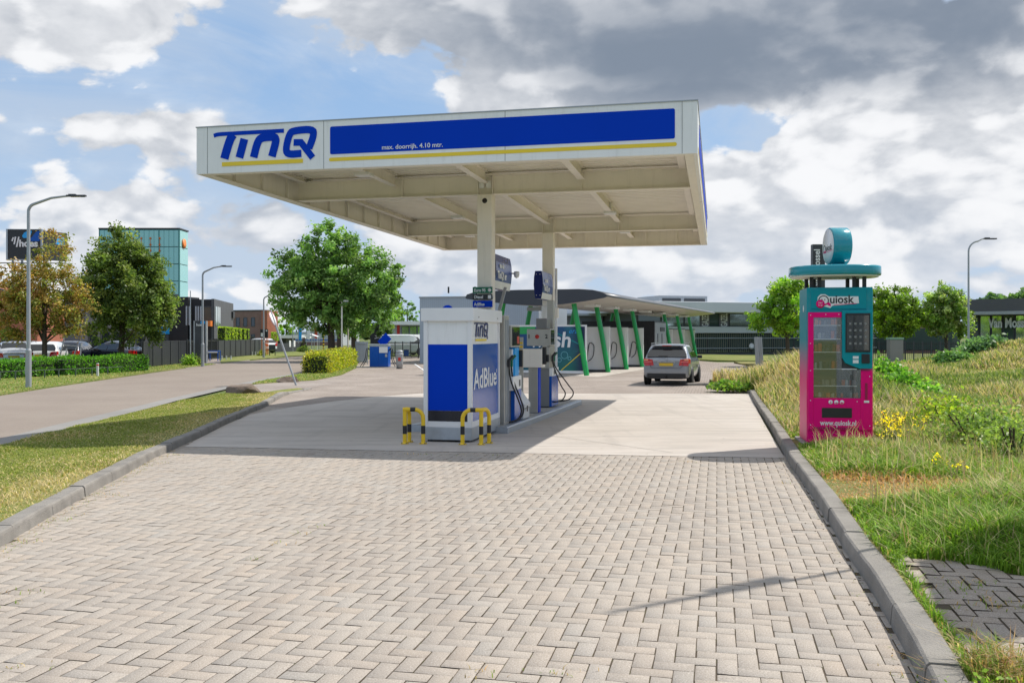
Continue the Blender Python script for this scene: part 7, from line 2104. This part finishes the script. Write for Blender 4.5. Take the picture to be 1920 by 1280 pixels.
# mown strip: centre line (ground)
MS_ = [gp(*p, .15) for p in ((1640, 745), (1700, 800), (1790, 845), (1930, 900), (2100, 960))]
msx = np.array([p.x for p in MS_]); msy = np.array([p.y for p in MS_])
def strip_d(x, y):
    yc = np.interp(x, msx, msy, left=msy[0] + 3, right=msy[-1]); return y - yc
def straw_patch(x, y, d):
    c = gp(1640, 915, .12); e = ((x - c.x) / .95) ** 2 + ((y - c.y) / 1.0) ** 2
    return np.clip(1.25 - e + .3 * vnoise(x, y, 3, 5), 0, 1)
GRN = [(.13, .23, .022), (.17, .29, .03), (.22, .33, .045), (.095, .18, .02)]
STR = [(.46, .37, .20), (.36, .29, .14), (.55, .45, .28), (.30, .22, .11)]
def near_grass():
    g = np.random.default_rng(31)
    # short to mid green growth close to the camera
    x, y, d = meadow_pts(600000, 3.0, 15.5, 12.0, g)
    keep = g.random(len(x)) < np.clip(1.25 - y / 17, .3, 1); x, y, d = x[keep], y[keep], d[keep]
    sp_ = straw_patch(x, y, d); sd_ = strip_d(x, y)
    mown = np.exp(-(sd_ / .75) ** 2) * (x > 4.9)
    hh = (.12 + .10 * np.clip(vnoise(x, y, 1.3, 6) + .3, 0, 1.2)) * np.clip(.35 + d * .9, .35, 1.15)
    hh = hh * (1 - .72 * np.clip(sp_, 0, 1)) * (1 - .7 * mown)
    hh = np.where((y < 6.6) & (x > 3.0), hh * .8, hh)
    drier = np.clip(.10 + .85 * sp_ + .5 * mown + .30 * np.clip(vnoise(x, y, .9, 12), 0, 1) + .04 * np.clip(y - 8, 0, 4) + np.where(d < .12, .3, 0), 0, .95)
    isd = g.random(len(x)) < drier
    rust = (sp_ > .3)[:, None]
    dc = np.where(rust, pal(len(x), [(.46, .27, .14), (.55, .34, .19), (.36, .20, .10)], g), pal(len(x), STR, g))
    col = np.where(isd[:, None], dc, pal(len(x), GRN, g))
    keep = g.random(len(x)) < np.where(sp_ > .4, .55, 1); 
    blades('meadow_grass', x[keep], y[keep], hm_np(x, y)[keep], (hh * g.uniform(.5, 1.45, len(x)))[keep], (.0055 + .0008 * y)[keep], None, g, .65, .85, col=col[keep])
    # tall thin stalks with seed heads
    x, y, d = meadow_pts(15000, 3.6, 16, 9.5, g)
    sp_ = straw_patch(x, y, d); mown = np.exp(-(strip_d(x, y) / .8) ** 2) * (x > 4.9)
    keep = (d > .35) & (sp_ < .3) & (mown < .35) & (g.random(len(x)) < .5 + .5 * np.clip(vnoise(x, y, 1.0, 15), 0, 1)); x, y = x[keep], y[keep]
    n = len(x); h = g.uniform(.20, .50, n) * np.clip(y / 8, .6, 1)
    blades('seed_stalks', x, y, hm_np(x, y), h, .003 + .0005 * y, None, g, .30, .45, col=pal(n, [(.40, .34, .18), (.30, .30, .12), (.50, .42, .28), (.34, .22, .16)], g))
near_grass()
def far_grass():
    g = np.random.default_rng(32)
    x, y, d = meadow_pts(430000, 15, 47, 30, g)
    keep = (g.random(len(x)) < np.clip(16 / y, .2, 1)) & ~((y > 36) & (x < 10.5)); x, y, d = x[keep], y[keep], d[keep]
    # clear of the yard: keep inside the meadow polygon
    keep = in_np(mead, x, y); x, y, d = x[keep], y[keep], d[keep]
    mown = np.exp(-(strip_d(x, y) / .8) ** 2) * (x < 9)
    left = ss_np((11.5 - x) / 3) * ss_np((y - 20) / 5)
    lush = np.clip(vnoise(x, y, .35, 21) * 2.2 + .1, 0, 1)
    edge = ss_np(d / 1.2)
    h = (.22 + .34 * np.clip(vnoise(x, y, .8, 22), 0, 1) + .30 * left) * (.45 + .55 * edge) * (1 - .75 * mown)
    h = np.where((x < 7.2) & (y > 27), h * .75, h)
    fr = np.clip(.56 - .75 * lush + .25 * left + .3 * mown - .3 * ((x < 7.4) & (y > 26)), .06, .9)
    isd = g.random(len(x)) < fr
    col = np.where(isd[:, None], pal(len(x), [(.48, .40, .24), (.38, .32, .17), (.55, .45, .30), (.42, .30, .20)], g), pal(len(x), [(.14, .19, .045), (.20, .25, .06), (.10, .155, .035), (.25, .29, .10)], g))
    blades('tall_grass', x, y, hm_np(x, y), h * g.uniform(.6, 1.35, len(x)), .006 + .0011 * y, None, g, .35, .5, col=col)
far_grass()
# edge tufts hanging over the kerb and weeds in the joints
g = np.random.default_rng(33)
def weeds():
    xs, ys, hs = [], [], []
    for px, py in ((330,852),(300,868),(322,846),(205,925),(212,930),(130,965),(60,1015),(110,975),(560,1000),(590,985),(525,1020),(470,1050),(1430,782),(1440,800),(1700,1262),(1745,1120),(1780,1140),(1850,1180),(1760,1095),(1465,905),(800,852),(860,853),(770,851),(1290,865),(930,854),(20,1130),(40,1110),(30,1250),(1040,1262),(905,1262)):
        p = gp(px, py); k = 14
        xs.append(g.normal(p.x, .07, k)); ys.append(g.normal(p.y, .05, k)); hs.append(g.uniform(.015, .05, k))
    # scattered along the left kerb foot
    yy = g.uniform(4, 13, 1500); xx = kx_np(KL, yy) + np.abs(g.normal(0, .09, 1500)) + .01
    xs.append(xx); ys.append(yy); hs.append(g.uniform(.008, .03, 1500))
    yy = g.uniform(4, 26, 900); xx = kx_np(KR[1:], yy) - np.abs(g.normal(0, .05, 900)) - .01
    xs.append(xx); ys.append(yy); hs.append(g.uniform(.006, .025, 900))
    for px, py, k in ((1850, 1250, 420), (1900, 1275, 380), (1820, 1100, 60), (1880, 1130, 60), (1790, 1190, 50)):
        p = gp(px, py, .13); xs.append(g.normal(p.x, .10, k)); ys.append(g.normal(p.y, .08, k)); hs.append(g.uniform(.04, .20, k) if k > 100 else g.uniform(.02, .06, k))
    # sparse growth in the joints, thickest on the left third
    yy = g.uniform(4.2, 12.3, 2600); xx = g.uniform(-5.5, 2.2, 2600); kp = (vnoise(xx, yy, 1.4, 41) + .25 * (xx < -1) > .55) & (xx > kx_np(KL, yy) + .05)
    xs.append(xx[kp]); ys.append(yy[kp]); hs.append(g.uniform(.004, .012, kp.sum()))
    x = np.concatenate(xs); y = np.concatenate(ys); h = np.concatenate(hs)
    z = zg_np(y) + np.where((x > kx_np(KR[1:], y) + .2), .13, 0)
    isd = g.random(len(x)) < .55
    blades('joint_weeds', x, y, z, h, .006 + 0 * x, None, g, .9, .9, col=np.where(isd[:, None], pal(len(x), [(.42, .26, .12), (.35, .27, .14)], g), pal(len(x), [(.15, .22, .03)], g)))
weeds()
# yellow flowering plants beside the kiosk
g = np.random.default_rng(34)
fl_i = 0
for (px, py, n_) in ((1612, 790, 2), (1655, 800, 7), (1690, 802, 8), (1668, 812, 6), (1715, 806, 5), (1640, 803, 4), (1765, 862, 2), (1790, 868, 2)):
    for k in range(max(1, n_ // 2)):
        p = gp(px + g.normal(0, 9), py + 24 + g.normal(0, 5), .15); p.z = hm(p.x, p.y)
        if 3.9 < p.x < 5.5 and p.y > 12.95: p.y = 12.8
        t = thing('flowering_plant', 'tall thin stems with small yellow flowers in the grass beside the kiosk', 'wildflower', p, 0, 'yellow wildflowers in the meadow')
        m_ = 5; mb = MB(); hd = []
        for j in range(m_):
            a = g.uniform(0, 6.28); r_ = g.uniform(.02, .13); h = g.uniform(.20, .46) if px < 1730 else g.uniform(.12, .22)
            tip = Vector((r_ * math.cos(a), r_ * math.sin(a), h)); mb.tube([(0, 0, -.02), (tip.x * .4, tip.y * .4, h * .6), tip], [.003, .0025, .002], 4); hd.append(tip)
        mb.build('stem', mat('stem_green', (.09, .15, .03), .6) if fl_i == 0 else bpy.data.materials['stem_green'], t)
        for h_ in hd:
          P_ = np.array(h_) + g.normal(0, .016, (7, 3))
          v, f = leaf_quads(P_, np.array([0, 0, 1.0]), .022, g, .9)
          np_mesh('flower', v, f, [M['leaf']], t, col=np.repeat(pal(len(P_), [(.75, .58, .01), (.65, .55, .02)], g, .1), 4, axis=0))
        fl_i += 1
# leafy bushes in the meadow
BG = [(.08, .19, .025), (.12, .25, .03), (.06, .14, .02), (.17, .29, .04)]
for (px, py, rx, rz, cols, lab, n_) in ((1662, 722, .62, .62, BG, 'bright leafy bush right of the kiosk', 1500), (1685, 738, .55, .42, BG, 'low leafy bush in front of the bright leafy bush', 1100), (1770, 790, .62, .50, [(.18, .25, .025), (.24, .28, .035), (.11, .18, .02)], 'yellow-green bush beside the mown strip', 1500),
                               (1830, 812, .70, .52, [(.12, .18, .045), (.16, .22, .05), (.09, .15, .035)], 'grey-green bush beside the mown strip, near the right edge', 1500), (1900, 835, .55, .5, [(.13, .19, .05), (.18, .23, .06)], 'tall grey-green bush cut by the right edge', 1200),
                               (1850, 690, .95, .50, [(.07, .13, .06), (.09, .16, .07)], 'bluish green nettle clump on the slope', 1800), (1790, 692, .85, .42, [(.08, .15, .05), (.10, .18, .06)], 'green nettle clump left of the bluish one', 1400), (1735, 745, .6, .35, BG, 'low green bush between the bright bush and the mown strip', 900),
                               (1375, 718, .7, .28, [(.07, .14, .025), (.11, .19, .03), (.16, .2, .05)], 'low weeds at the curved end of the kerb', 1200),
                               (1663, 962, .13, .12, [(.09, .17, .04)], 'small broad leaved weed in the dry grass by the kerb', 160), (1850, 1245, .22, .16, [(.16, .25, .03), (.2, .3, .04)], 'grass tuft on the paved corner at the lower right', 300)):
    p = gp(px, py, .3); p.z = hm(p.x, p.y) - .02
    bush('bush', lab, p, rx * 1.15, rx * .9, rz * (1.35 if px > 1600 and py < 900 else 1), n_ * 2, .012 + .0042 * p.y, cols, int(px + py))
# a few stones and debris on the paving
M['debris'] = mat('debris', (.12, .08, .05), .9, var=.4, scale=30)
g = random.Random(4)
mb = MB()
for _ in range(90):
    y_ = g.uniform(4.3, 12.5); x_ = line_x(KR, y_) - abs(g.gauss(0, .10)) - .01
    s_ = g.uniform(.002, .007); mb.box((x_, y_, 0), (x_ + s_ * 1.6, y_ + s_, s_ * .7))
tag(mb.build('grit', M['debris']), kind='stuff')
